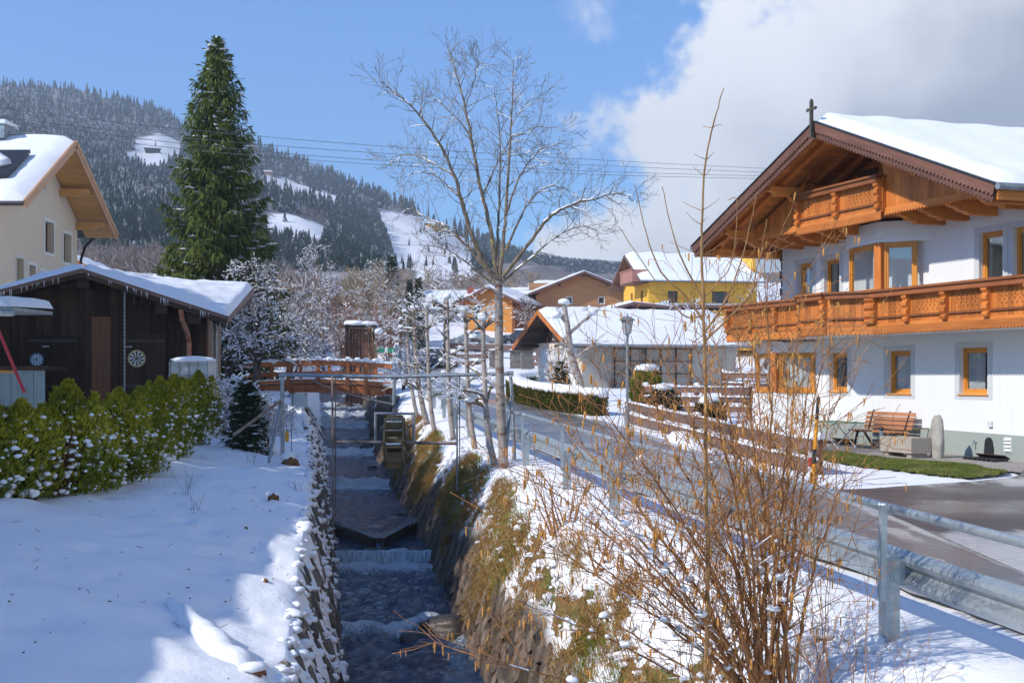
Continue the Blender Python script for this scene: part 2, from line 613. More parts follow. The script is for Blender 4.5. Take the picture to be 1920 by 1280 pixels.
def plaster(name, c, s=0.06):
 m, nt, b = newmat(name)
 t = N(nt, 'ShaderNodeTexCoord')
 v = t.outputs['Object']
 n = nz(nt, v, 0.8, 6, 0.65)
 col = ramp(nt, n, [(0.25, tuple(x * (1 - s) for x in c)), (0.75, c)])
 st = ramp(nt, nz(nt, mp(nt, v, (2.2, 2.2, 0.18)), 2.0, 5, 0.7), [(0.52, 0.0), (0.75, 0.5)])
 col = mixc_(nt, st, col, tuple(x * 0.84 for x in c))
 nt.links.new(col, b.inputs['Base Color'])
 b.inputs['Roughness'].default_value = 0.9
 b.inputs['Specular IOR Level'].default_value = 0.2
 bump(nt, b, nz(nt, v, 60, 3, 0.6), 0.15, 0.006)
 return m
WHITE_PLASTER = plaster('white_render', (0.80, 0.80, 0.79))
SURROUND = plaster('grey_surround_paint', (0.60, 0.61, 0.62))
PLINTH = plaster('grey_green_plinth', (0.36, 0.40, 0.36), 0.18)
def wall_holes(mb, x0, x1, z0, z1, holes, t=0.3, y=0.0):
 xs = sorted(set([x0, x1] + [h[0] for h in holes] + [h[1] for h in holes]))
 zs = sorted(set([z0, z1] + [h[2] for h in holes] + [h[3] for h in holes]))
 xs = [x for x in xs if x0 <= x <= x1]
 zs = [z for z in zs if z0 <= z <= z1]
 nx, nz_ = len(xs) - 1, len(zs) - 1
 solid = [[not any(h[0] < (xs[i] + xs[i + 1]) / 2 < h[1] and h[2] < (zs[k] + zs[k + 1]) / 2 < h[3] for h in holes) for k in range(nz_)] for i in range(nx)]
 V, Q, idx = [], [], {}
 def vid(i, k, b):
  key = (i, k, b)
  if key not in idx:
   idx[key] = len(V)
   V.append((xs[i], y - (t if b else 0), zs[k]))
  return idx[key]
 for i in range(nx):
  for k in range(nz_):
   if not solid[i][k]:
    continue
   a, b_, c, d = vid(i, k, 0), vid(i + 1, k, 0), vid(i + 1, k + 1, 0), vid(i, k + 1, 0)
   e, f_, g_, h = vid(i, k, 1), vid(i + 1, k, 1), vid(i + 1, k + 1, 1), vid(i, k + 1, 1)
   Q.append((d, c, b_, a))
   Q.append((e, f_, g_, h))
   if i == 0 or not solid[i - 1][k]:
    Q.append((a, e, h, d))
   if i == nx - 1 or not solid[i + 1][k]:
    Q.append((b_, c, g_, f_))
   if k == 0 or not solid[i][k - 1]:
    Q.append((a, b_, f_, e))
   if k == nz_ - 1 or not solid[i][k + 1]:
    Q.append((d, h, g_, c))
 return mb.add(V, quads=Q)
def window(parent, x0, x1, z0, z1, loc=(0, 0, 0), rz=0.0, recess=0.1, fr=0.07, mat=None, mull=(), bars=(), curtain=None, glass=None, sill=True, sillmat=None, room=True, dep=0.06):
 mat = mat or WOOD_FRAME
 mb = MB()
 y1, y0 = -recess, -recess - dep
 mb.span((x0, y0, z0), (x0 + fr, y1, z1))
 mb.span((x1 - fr, y0, z0), (x1, y1, z1))
 mb.span((x0 + fr, y0, z0), (x1 - fr, y1, z0 + fr))
 mb.span((x0 + fr, y0, z1 - fr), (x1 - fr, y1, z1))
 s = fr * 0.62
 a0, a1, b0, b1 = x0 + fr, x1 - fr, z0 + fr, z1 - fr
 ys1, ys0 = y1 - 0.018, y0 + 0.004
 mb.span((a0, ys0, b0), (a0 + s, ys1, b1))
 mb.span((a1 - s, ys0, b0), (a1, ys1, b1))
 mb.span((a0 + s, ys0, b0), (a1 - s, ys1, b0 + s))
 mb.span((a0 + s, ys0, b1 - s), (a1 - s, ys1, b1))
 for m_ in mull:
  xm = a0 + (a1 - a0) * m_
  mb.span((xm - s / 2, ys0 + 0.002, b0 + s), (xm + s / 2, ys1 - 0.002, b1 - s))
 for m_ in bars:
  zm = b0 + (b1 - b0) * m_
  mb.span((a0 + s, ys0 + 0.004, zm - s / 3), (a1 - s, ys1 - 0.004, zm + s / 3))
 w = mb.build('window', mat, parent, loc=loc, rz=rz)
 yp = (ys0 + ys1) / 2
 MB().span((a0 + s * 0.8, yp - 0.006, b0 + s * 0.8), (a1 - s * 0.8, yp + 0.002, b1 - s * 0.8)).build('pane', glass or GLASS, w)
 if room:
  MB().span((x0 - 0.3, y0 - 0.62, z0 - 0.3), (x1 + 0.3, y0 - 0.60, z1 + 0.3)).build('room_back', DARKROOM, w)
 if curtain:
  for c0, c1 in curtain:
   k = MB()
   xa, xb = a0 + (a1 - a0) * c0, a0 + (a1 - a0) * c1
   nn = max(6, int((xb - xa) / 0.025))
   V, Q = [], []
   for i in range(nn + 1):
    xx = xa + (xb - xa) * i / nn
    yy = y0 - 0.035 + 0.018 * math.sin(i * 1.35) + 0.01 * math.sin(i * 0.41)
    V += [(xx, yy, z0 + 0.02), (xx, yy, z1 - 0.02)]
    if i:
     Q.append((2 * i - 2, 2 * i, 2 * i + 1, 2 * i - 1))
   k.add(V, quads=Q)
   k.build('curtain', CURTAIN, w, smooth=True)
 if sill:
  MB().span((x0 - 0.04, -recess - 0.01, z0 - 0.035), (x1 + 0.04, 0.03, z0 - 0.002)).build('sill', sillmat or mat, w)
 return w
# ------------------------------------------------------------------ terrain functions
def lerp_tab(tab):
 xs = np.array([t[0] for t in tab], dtype=float)
 ys = np.array([t[1] for t in tab], dtype=float)
 def f(y):
  return (np.interp(y, xs, ys) * 2 + np.interp(y - 1.2, xs, ys) + np.interp(y + 1.2, xs, ys)) / 4
 return f
def lin_tab(tab):
 xs = [t[0] for t in tab]
 ys = [t[1] for t in tab]
 return lambda y: np.interp(y, xs, ys)
xc = lin_tab([(0, 1.45), (18.5, -1.4), (60, -7.79), (80, -10.9), (110, -15.5), (260, -38)])
HW = 1.0                                             # half width of the water
water_z = lin_tab([(0, -2.85), (18, -2.75), (21.5, -2.66), (23, -2.56), (27.45, -2.27), (27.5, -2.06), (27.6, -2.06),
     (29, -1.93), (41.7, -1.90), (41.75, -1.64), (53, -1.60), (54.2, -1.38), (56.5, -1.15), (58.5, -1.1), (58.7, -0.82),
     (62, -0.75), (62.2, -0.45), (66, -0.36), (66.2, -0.1), (72, 0.05), (78, 0.45), (100, 1.6), (120, 4.2), (260, 18)])
road_z = lerp_tab([(0, -0.50), (8, -0.40), (10, -0.32), (17.5, -0.15), (26, -0.10), (31, -0.02), (39, 0.14), (45, 0.33), (57, 0.86), (80, 1.70), (100, 2.40),
     (108, 4.3), (116, 6.4), (140, 8.0), (180, 12), (260, 22), (400, 30)])
rail_x = lerp_tab([(0, 5.6), (6, 3.95), (8.4, 3.28), (10, 2.95), (17.5, 1.32), (26, 0.30), (31, -0.58), (39, -1.74), (45, -2.45), (56, -3.9), (60, -4.4), (80, -7.0), (120, -12), (260, -30)])
road_r = lerp_tab([(0, 5.6), (20, 5.2), (23, 4.9), (30, 4.55), (42, 3.1), (45, 2.35), (50, 1.2), (57, -0.35), (64, -1.6), (80, -3.3), (92, -4.0), (104, -4.6)])
crest_l = lerp_tab([(0, 1.25), (13, 0.80), (25, 0.55), (35, 0.6), (45, 0.85), (57, 1.7), (80, 2.0), (260, 2)])    # offset left of the water's edge
crest_lz = lerp_tab([(0, -1.6), (13, -1.35), (18, -0.98), (25, -0.42), (35, -0.12), (45, 0.25), (57, 1.0), (80, 2.0), (100, 3.0), (116, 6.0), (140, 8.0), (180, 12), (260, 22)])
hedge_x = lerp_tab([(0, -6.3), (19.5, -7.9), (36, -8.5), (60, -12.5), (100, -19), (260, -44)])
hedge_z = lerp_tab([(0, -0.22), (19.5, -0.08), (36, 0.33), (45, 0.6), (57, 1.1), (80, 2.2), (100, 3.2), (116, 6.0), (140, 8.0), (180, 12), (260, 22)])
def sstep(a, b, x):
 t = np.clip((x - a) / (b - a), 0, 1)
 return t * t * (3 - 2 * t)
def ground_z(x, y):
 x = np.asarray(x, dtype=float)
 y = np.asarray(y, dtype=float)
 c = xc(y)
 el, er = c - HW, c + HW
 zw = water_z(y)
 kl = el - crest_l(y)
 zl = crest_lz(y)
 hx, hz = hedge_x(y), hedge_z(y)
 rx, rz_ = rail_x(y), road_z(y)
 kr = rx - 0.55
 kr = np.maximum(kr, er + 0.25)
 t = np.clip((x - hx) / np.maximum(kl - hx, 0.1), 0, 1)
 bank = hz + (zl - hz) * (0.55 * t + 0.45 * t * t)
 t2 = np.clip((x - kl) / np.maximum(el - kl, 0.1), 0, 1)
 rev = zl + (zw - 0.15 - zl) * (0.25 * t2 + 0.75 * t2 ** 1.5)
 left = np.where(x < hx, hz + np.minimum((hx - x) * 0.012, 0.5), np.where(x < kl, bank, rev))
 bed = zw - 0.45 + 0 * x
 t3 = np.clip((x - er) / np.maximum(kr - er, 0.1), 0, 1)
 zb = zw - 0.12
 rb = zb + (rz_ - 0.12 - zb) * (1 - (1 - t3) ** 1.45)
 t4 = np.clip((x - kr) / 0.8, 0, 1)
 right = np.where(x < kr, rb, rz_ - 0.12 + 0.12 * sstep(0, 1, t4))
 on_road = sstep(0.75, 1.0, x - rx) * (1 - sstep(-0.35, 0.0, x - road_r(y))) * (y < 103)
 right = right - 0.06 * on_road
 z = np.where(x < el, left, np.where(x < er, bed, right))
 return z
def gz(x, y):
 return float(ground_z(x, y))
# ------------------------------------------------------------------ ground sheet
def build_ground():
 rp_ = random.Random(3)
 PITS = [(-2.2 - 4.6 * rp_.random() ** 1.3 - 0.05 * (yy - 10), yy, rp_.uniform(0.07, 0.16)) for yy in [9.5 + 18 * rp_.random() for _ in range(46)]]
 ys = [3.0]
 while ys[-1] < 262:
  ys.append(ys[-1] + max(0.05, 0.0085 * ys[-1]))
 ys = np.array(ys)
 rows = []
 nl0, nl1, nl2, nb, nr1, nr2 = 26, 44, 34, 6, 46, 40
 for y in ys:
  c = float(xc(y))
  el, er = c - HW, c + HW
  kl = el - float(crest_l(y))
  hx = float(hedge_x(y))
  kr = max(float(rail_x(y)) - 0.55, er + 0.25)
  a = hx - np.linspace(1, 0, nl0, endpoint=False) ** 2 * 90
  b = np.linspace(hx, kl, nl1, endpoint=False)
  d = np.linspace(kl, el, nl2, endpoint=False)
  e = np.linspace(el + 0.002, er, nb, endpoint=False)
  f = np.linspace(er + 0.004, kr + 0.9, nr1, endpoint=False)
  g_ = kr + 0.9 + np.linspace(0, 1, nr2) ** 2 * 110
  rows.append(np.concatenate([a, b, d, e, f, g_]))
 X = np.array(rows)
 Y = np.repeat(ys[:, None], X.shape[1], axis=1)
 Z = ground_z(X, Y)
 el, er = xc(Y) - HW, xc(Y) + HW
 kl = el - crest_l(Y)
 kr = np.maximum(rail_x(Y) - 0.55, er + 0.25)
 rr = road_r(Y)
 nr, nc = X.shape
 rock = np.zeros((nr, nc))
 grass = np.zeros((nr, nc))
 for i in range(nr):
  y = ys[i]
  near = 1.0 if y < 70 else max(0.2, 70 / y)
  for j in range(nc):
   x = X[i, j]
   if x < -40 - 0.2 * y or x > 30 + 0.3 * y:
    continue
   dz = 0.0
   dl = (x - kl[i, j]) / (el[i, j] - kl[i, j])
   dr = (x - er[i, j]) / (kr[i, j] - er[i, j])
   if x < kl[i, j]:
    dz = 0.13 * fbm(x, y, 0, 3, 0.5) + 0.03 * noise.noise((x * 1.9, y * 1.9, 4)) + 0.012 * noise.noise((x * 6, y * 5, 14))
    if y < 60:
     k = noise.noise((x * 3.1 + 40, y * 1.3, 9))
     dz -= 0.06 * max(0, k - 0.40) * 2.2
     for qx, qy, qr in PITS:
      e2 = ((x - qx) ** 2 + (y - qy) ** 2 * 0.6) / qr ** 2
      if e2 < 4:
       dz -= 0.9 * qr * math.exp(-e2) - 0.18 * qr * math.exp(-(e2 - 1.6) ** 2 * 2)
   elif x < el[i, j]:
    e1 = math.sin(min(max(dl, 0), 1) * math.pi)
    st = noise.noise((x * 2.0 + y * 0.9, y * 1.9 - x * 1.2, 2.0))
    dz = e1 * (0.11 * st + 0.10 * fbm(x * 1.6, y * 1.6, 5, 3, 1.3)) + 0.045 * noise.noise((x * 5, y * 4, 1))
    rock[i, j] = min(1, max(0, dl) * 2.2)
   elif x < er[i, j]:
    dz = 0.05 * noise.noise((x * 2, y * 2, 0))
    rock[i, j] = 1
   elif dr < 1.0:
    e1 = math.sin(min(max(dr, 0), 1) * math.pi) ** 0.7
    lay = noise.noise((x * 3.0 + y * 1.6, y * 0.9 - x * 2.0, 7.0))
    dz = e1 * (0.06 * lay + 0.09 * fbm(x, y, 3, 3, 0.9)) + 0.03 * noise.noise((x * 6, y * 5, 1))
    brk = 0.44 + 0.30 * fbm(x * 0.25, y, 11, 3, 0.28)
    rock[i, j] = 1 - float(sstep(brk - 0.10, brk + 0.06, dr))
    grass[i, j] = float(sstep(brk - 0.14, brk + 0.05, dr)) * (1 - 0.9 * float(sstep(0.62, 0.98, dr + 0.18 * noise.noise((x, y * 0.5, 3)))))
   else:
    m = float(sstep(0.0, 1.0, x - kr[i, j])) * (1 - float(sstep(0.0, 1.2, x - rr[i, j]))) if y < 104 else 0
    dz = (1 - m) * (0.05 * fbm(x, y, 0, 3, 0.6) + 0.016 * noise.noise((x * 3, y * 3, 8)))
    if x > rr[i, j] and 20 < y < 60:
     dz *= 0.5
   Z[i, j] += dz * near
 V = np.stack([X, Y, Z], axis=-1).reshape(-1, 3)
 a = (np.arange(nr - 1)[:, None] * nc + np.arange(nc - 1)[None, :]).ravel()
 Q = np.stack([a, a + 1, a + nc + 1, a + nc], axis=-1)
 me = mesh_np('ground', V, [Q], smooth=True)
 for nm, arr in (('rock', rock), ('grass', grass)):
  at_ = me.attributes.new(nm, 'FLOAT', 'POINT')
  at_.data.foreach_set('value', arr.ravel().astype(np.float32))
 me.materials.append(m_ground())
 o = bpy.data.objects.new('ground', me)
 link(o)
 tag(o, kind='structure')
 return o
def attr(nt, name):
 n = N(nt, 'ShaderNodeAttribute')
 n.attribute_name = name
 return n.outputs['Fac']
def m_ground():
 m, nt, b = newmat('snow_grass_rock')
 v = geopos(nt)
 rock, grass = attr(nt, 'rock'), attr(nt, 'grass')
 nrm = N(nt, 'ShaderNodeSeparateXYZ')
 nt.links.new(N(nt, 'ShaderNodeNewGeometry').outputs['Normal'], nrm.inputs[0])
 s1 = nz(nt, v, 1.6, 5, 0.6)
 s2 = nz(nt, v, 30, 3, 0.6)
 snow = ramp(nt, s1, [(0.25, (0.83, 0.845, 0.875)), (0.75, (0.87, 0.88, 0.90))])
 gv = mp(nt, v, (3.0, 3.0, 0.5))
 g1 = nz(nt, gv, 7, 5, 0.7)
 straw = ramp(nt, g1, [(0.3, (0.055, 0.032, 0.012)), (0.5, (0.20, 0.115, 0.035)), (0.72, (0.36, 0.23, 0.08))])
 green = ramp(nt, g1, [(0.3, (0.025, 0.04, 0.008)), (0.7, (0.14, 0.17, 0.03))])
 gmix = ramp(nt, nz(nt, v, 0.9, 4, 0.6), [(0.50, 0.0), (0.62, 1.0)])
 gcol = mixc_(nt, gmix, straw, green)
 rv = mp(nt, v, (1.0, 0.55, 1.6), rot=(0.5, 0.2, 0.6))
 r1 = nz(nt, rv, 4.5, 6, 0.65, 0.8)
 r2 = nz(nt, v, 22, 4, 0.6)
 rcol = ramp(nt, r1, [(0.30, (0.016, 0.013, 0.011)), (0.5, (0.062, 0.048, 0.039)), (0.7, (0.13, 0.105, 0.088))])
 moss = ramp(nt, nz(nt, v, 1.3, 4, 0.6), [(0.58, 0.0), (0.66, 0.8)])
 rcol = mixc_(nt, moss, rcol, (0.075, 0.062, 0.014))
 base = mixc_(nt, grass, snow, gcol)
 pv = mp(nt, v, (1.0, 0.5, 1.2), rot=(0, 0, 0.35))
 p1 = nz(nt, pv, 2.6, 6, 0.68)
 up = nrm.outputs[2]
 sn_r = mth(nt, 'ADD', mth(nt, 'MULTIPLY', up, 0.55), p1)
 xs = N(nt, 'ShaderNodeSeparateXYZ')
 nt.links.new(v, xs.inputs[0])
 nx = nrm.outputs[0]
 sn_r = mth(nt, 'ADD', sn_r, mth(nt, 'MULTIPLY', nx, 0.30))
 snow_r = ramp(nt, sn_r, [(0.845, 0.0), (0.885, 1.0)])
 sn_g = mth(nt, 'ADD', p1, mth(nt, 'MULTIPLY', up, 0.08))
 cov_g = ramp(nt, mth(nt, 'SUBTRACT', mth(nt, 'ADD', sn_g, 0.42), mth(nt, 'MULTIPLY', grass, 0.42)), [(0.53, 0.0), (0.56, 1.0)])
 soil = mixc_(nt, rock, gcol, rcol)
 cov = N(nt, 'ShaderNodeMix', data_type='FLOAT')
 nt.links.new(rock, cov.inputs[0])
 nt.links.new(cov_g, cov.inputs[2])
 nt.links.new(snow_r, cov.inputs[3])
 sc_ = cov.outputs[0]
 col = mixc_(nt, sc_, soil, snow)
 nt.links.new(col, b.inputs['Base Color'])
 b.inputs['Roughness'].default_value = 0.7
 b.inputs['Specular IOR Level'].default_value = 0.25
 hs = mth(nt, 'ADD', s1, mth(nt, 'MULTIPLY', s2, 0.10))
 hr = mth(nt, 'ADD', mth(nt, 'MULTIPLY', r1, 1.2), mth(nt, 'MULTIPLY', r2, 0.4))
 hm = N(nt, 'ShaderNodeMix', data_type='FLOAT')
 nt.links.new(sc_, hm.inputs[0])
 nt.links.new(hr, hm.inputs[2])
 nt.links.new(mth(nt, 'ADD', hs, 0.5), hm.inputs[3])
 bump(nt, b, hm.outputs[0], 0.5, 0.09)
 return m
GROUND = build_ground()
# ------------------------------------------------------------------ water
def m_water():
 m, nt, b = newmat('stream_water')
 v = geopos(nt)
 foam = attr(nt, 'foam')
 n1_ = nz(nt, mp(nt, v, (2.2, 1.0, 1)), 2.6, 5, 0.62, 0.7)
 n2_ = nz(nt, mp(nt, v, (1.6, 0.8, 1)), 9.0, 5, 0.65, 0.4)
 deep = ramp(nt, nz(nt, v, 1.2, 4, 0.6), [(0.3, (0.010, 0.028, 0.062)), (0.6, (0.028, 0.062, 0.125)), (0.8, (0.05, 0.07, 0.085))])
 fv = nz(nt, mp(nt, v, (3.0, 1.1, 1.0)), 6.0, 7, 0.72, 0.6)
 ff = ramp(nt, mth(nt, 'ADD', mth(nt, 'MULTIPLY', foam, 0.60), mth(nt, 'MULTIPLY', fv, 0.66)), [(0.58, 0.0), (0.78, 1.0)])
 col = mixc_(nt, ff, deep, (0.62, 0.68, 0.72))
 nt.links.new(col, b.inputs['Base Color'])
 rr = mth(nt, 'ADD', mth(nt, 'MULTIPLY', ff, 0.5), 0.05)
 nt.links.new(rr, b.inputs['Roughness'])
 b.inputs['IOR'].default_value = 1.33
 b.inputs['Specular IOR Level'].default_value = 1.0
 bump(nt, b, mth(nt, 'ADD', n1_, mth(nt, 'MULTIPLY', n2_, 0.45)), 1.0, 0.22)
 return m
def v_sill(u):
 return 27.9 + 3.0 * abs(u + 0.05) ** 0.9
def build_water():
 ys = [3.0]
 while ys[-1] < 104:
  ys.append(ys[-1] + max(0.045, 0.0042 * ys[-1]))
 for w_ in (27.44, 27.47, 27.5, 27.53, 41.68, 41.71, 41.74, 41.77, 58.5, 58.6, 58.7, 62.0, 62.1, 62.2, 66.0, 66.1, 66.2):
  ys.append(w_)
 ys = np.array(sorted(ys))
 us = np.linspace(-1.25, 1.25, 46)
 V, foam = [], []
 steps = [(27.45, 1.25, 1.2), (41.7, 1.1, 1.4), (54.4, 1.3, 2.0), (58.6, 1.2, 1.2), (62.1, 1.2, 1.2), (66.1, 1.2, 1.2), (74, 1.1, 6), (22.4, 0.75, 1.6)]
 for y in ys:
  c = float(xc(y))
  for u in us:
   zz = float(water_z(y))
   if 27.5 <= y < 31.5:                      # apron below the V sill, pool above it
    zz = -1.90 if y > v_sill(u) else -2.06
   fo = 0.0
   for s0, a, ln in steps:
    d = s0 - y
    if -0.15 < d < ln * 2.2:
     fo = max(fo, a * math.exp(-max(d, 0) / ln * 1.1))
   if 27.5 <= y < 31.5:
    d = v_sill(u) - y
    if 0 <= d:
     fo = max(fo, 0.55 * math.exp(-d / 0.7))
   rap = 0.35 if (19 < y < 25 or y > 53) else 0.1
   amp = 0.018 + 0.05 * fo + (0.07 if 19 < y < 26 or y > 52 else 0.02)
   x = c + u * HW
   dz = amp * (noise.noise((x * 2.4, y * 1.5, 0)) + 0.6 * noise.noise((x * 5.5, y * 3.5, 3)))
   dz += 0.12 * math.exp(-((x + 1.35) ** 2 / 0.3 + (y - 22.0) ** 2 / 0.9))
   V.append((x, y, zz + dz))
   foam.append(min(1, fo + rap * max(0, noise.noise((x * 1.8, y * 1.1, 6)) + 0.1)))
 nr, nc = len(ys), len(us)
 a = (np.arange(nr - 1)[:, None] * nc + np.arange(nc - 1)[None, :]).ravel()
 Q = np.stack([a, a + 1, a + nc + 1, a + nc], axis=-1)
 me = mesh_np('water', V, [Q], smooth=True)
 at_ = me.attributes.new('foam', 'FLOAT', 'POINT')
 at_.data.foreach_set('value', np.array(foam, dtype=np.float32))
 me.materials.append(m_water())
 o = bpy.data.objects.new('water', me)
 link(o)
 tag(o, kind='structure')
build_water()
ROCK = m_noise('wet_boulder', (0.018, 0.014, 0.010), (0.09, 0.068, 0.045), 4, 0.45, 0.5, 0.03, world_=True)
CONCRETE_WET = m_noise('wet_sill_concrete', (0.025, 0.022, 0.018), (0.09, 0.075, 0.06), 5, 0.5, 0.3, 0.02, world_=True)
FALL = m_noise('falling_water', (0.10, 0.13, 0.16), (0.55, 0.62, 0.68), 9, 0.25, 0.4, 0.03, stretch=(5, 1, 0.35), world_=True)
rng = random.Random(5)
def weir(y, ztop, zbot, label, drop_w=1.04):
 c = float(xc(y))
 t = empty('weir', (c, y, zbot), 0, label, 'weir', 'stone weirs across the stream')
 MB().span((-1.3, 0.03, -0.4), (1.3, 0.5, ztop - zbot - 0.03)).build('sill', CONCRETE_WET, t)
 V, Q = [], []
 n = 60
 for i in range(n + 1):
  u = -drop_w + 2 * drop_w * i / n
  j = 0.025 * noise.noise((u * 9, y, 0)) + 0.012 * rng.uniform(-1, 1)
  V += [(u, 0.10, ztop - zbot + 0.012 + j * 0.3), (u, 0.0 + j, ztop - zbot - 0.015), (u, -0.05 + j, (ztop - zbot) * 0.45), (u, -0.07 + j * 1.6, -0.03)]
  if i:
   for k in range(3):
    a = (i - 1) * 4 + k
    Q.append((a, a + 4, a + 5, a + 1))
 MB().add(V, quads=Q).build('water_curtain', FALL, t, smooth=True)
 return t
weir(27.46, -2.055, -2.27, 'stone weir just below the V-shaped sill with a low water curtain')
weir(41.71, -1.895, -1.64 - 0.26, 'straight weir behind the water wheel with a sheet of falling water')
vs = empty('stream_sill', (float(xc(28.5)), 28.5, -2.1), 0, 'dark V-shaped sill pointing downstream across the pool', 'stream sill')
for sgn in (-1, 1):
 mbv = MB()
 for k in range(9):
  u0, u1 = sgn * k / 8.5, sgn * (k + 1) / 8.5
  p0 = (u0 * HW - 0.154 * (v_sill(u0) - 28.5), v_sill(u0) - 28.5, 0.08)
  p1 = (u1 * HW - 0.154 * (v_sill(u1) - 28.5), v_sill(u1) - 28.5, 0.08 + 0.012 * k)
  mbv.beam(p0, p1, 0.16, 0.34 + 0.03 * rng.random())
 mbv.build('sill_arm', CONCRETE_WET, vs)
MB().box((-0.05, -0.72, -0.02), (0.42, 0.5, 0.14)).build('spillway_slab', CONCRETE_WET, vs)
bl = [(-1.02, 21.7, -2.58, 0.40, 'wide dark boulder splitting the rapids nearest the viewer'),
  (-1.55, 21.2, -2.68, 0.24, 'low wet boulder left of the widest one in the rapids'),
  (-4.25, 47.0, -1.66, 0.24, 'round dark boulder in the pool beside the water wheel'),
  (-5.1, 46.6, -1.64, 0.16, 'small boulder in the pool left of the round one by the wheel'),
  (-2.9, 33.5, -1.96, 0.20, 'flat stone just breaking the surface of the long pool'),
  (-6.2, 54.6, -1.42, 0.3, 'boulder in the cascade just below the wooden bridge'),
  (-9.2, 71.0, -0.02, 0.42, 'mossy boulder in the stream under the wooden bridge')]
for i, (x, y, z, r, lb) in enumerate(bl):
 b_ = MB().blob((0, 0, 0), (r * 1.25, r * 0.9, r * 0.62), i + 3, 3, 0.25).build('boulder', ROCK, None, True, loc=(x, y, z))
 tag(b_, lb, 'boulder', 'boulders in the stream')
STONE = m_noise('revetment_stone', (0.055, 0.045, 0.038), (0.20, 0.165, 0.14), 5, 0.75, 0.5, 0.02, vary=0.7)
STONE_R = m_noise('revetment_stone_dry', (0.055, 0.038, 0.028), (0.20, 0.145, 0.105), 5, 0.8, 0.5, 0.02, vary=0.6)
st_me = []
for k in range(6):
 b_ = MB().blob((0, 0, 0), (0.5, 0.5, 0.5), k + 20, 1, 0.2)
 V = b_.V[0]
 b_.V[0] = np.sign(V) * np.abs(V) ** 0.75 * 0.62
 st_me.append((setmat(b_.mesh('stone'), STONE), None))
st_me2 = []
for k in range(6):
 b_ = MB().blob((0, 0, 0), (0.5, 0.5, 0.5), k + 40, 1, 0.18)
 V = b_.V[0]
 b_.V[0] = np.sign(V) * np.abs(V) ** 0.7 * 0.60
 st_me2.append(setmat(b_.mesh('stone'), STONE_R))
def revetment(side):
 lb = 'snowy stone revetment along the shaded left side of the stream' if side < 0 else 'bare slanting stone revetment along the sunny right side of the stream'
 t = empty('revetment_wall', (0, 0, 0), 0, lb, 'revetment', 'stone revetments of the stream')
 y, n = 8.8 if side < 0 else 10.0, 0
 rows = 6
 while y < 60 and n < 296:
  stepy = 0.42 + 0.014 * y
  for k in range(rows):
   yy = y + rng.uniform(-0.12, 0.12) + k * 0.14
   c = float(xc(yy))
   if side < 0:
    x = c - HW - float(crest_l(yy)) * ((k + 0.15) / rows)
   else:
    er = c + HW
    x = er + max(float(rail_x(yy)) - 0.55 - er, 0.3) * 0.40 * ((k + 0.2) / rows)
   z = gz(x, yy)
   if rng.random() < (0.30 if side < 0 else 0.12) or n >= 296:
    continue
   gx, gy = (gz(x + 0.12, yy) - gz(x - 0.12, yy)) / 0.24, (gz(x, yy + 0.2) - gz(x, yy - 0.2)) / 0.4
   q = Vector((-gx, -gy, 1)).to_track_quat('Z', 'Y')
   e = (q @ Euler((rng.uniform(-0.12, 0.12), rng.uniform(-0.12, 0.12), 0.55 * side + rng.uniform(-0.25, 0.25))).to_quaternion()).to_euler()
   me = rng.choice(st_me)[0] if side < 0 else rng.choice(st_me2)
   inst('stone', me, t, (x, yy, z - 0.05), e, (rng.uniform(0.3, 0.5), stepy * rng.uniform(0.7, 1.15), rng.uniform(0.16, 0.30)))
   n += 1
  y += stepy
 return t
revetment(-1)
revetment(1)
sn = MB()
for i in range(1300):
 if rng.random() < 0.62:
  y = 9 + 50 * rng.random() ** 1.5
  x = float(xc(y)) - HW - float(crest_l(y)) * rng.uniform(0.0, 1.05) ** 0.8
  r = rng.uniform(0.02, 0.095) * (0.8 + y * 0.014)
 else:
  y = 10 + 28 * rng.random() ** 1.2
  er = float(xc(y)) + HW
  x = er + (float(rail_x(y)) - er - 0.3) * (0.35 + 0.65 * rng.random() ** 0.7)
  r = rng.uniform(0.025, 0.085)
 sn.blob((x, y, gz(x, y) + 0.005), (r * rng.uniform(0.9, 1.5), r * rng.uniform(0.9, 1.5), r * rng.uniform(0.45, 0.8)), i, 2 if y < 24 else 1, 0.26, 1.5)
for i in range(300):
 y = 8.5 + 12 * rng.random()
 er = float(xc(y)) + HW
 x = er + (float(rail_x(y)) - er + 0.1) * rng.uniform(0.55, 1.0)
 r = rng.uniform(0.025, 0.09)
 sn.blob((x, y, gz(x, y) + 0.01), (r * 1.3, r * 1.3, r * 0.5), i + 900, 2, 0.2, 1.8)
o = sn.build('snow_lumps', SNOW, None, True)
tag(o, kind='stuff', label='lumps of snow lying on the stones and grass of the banks', cat='snow')
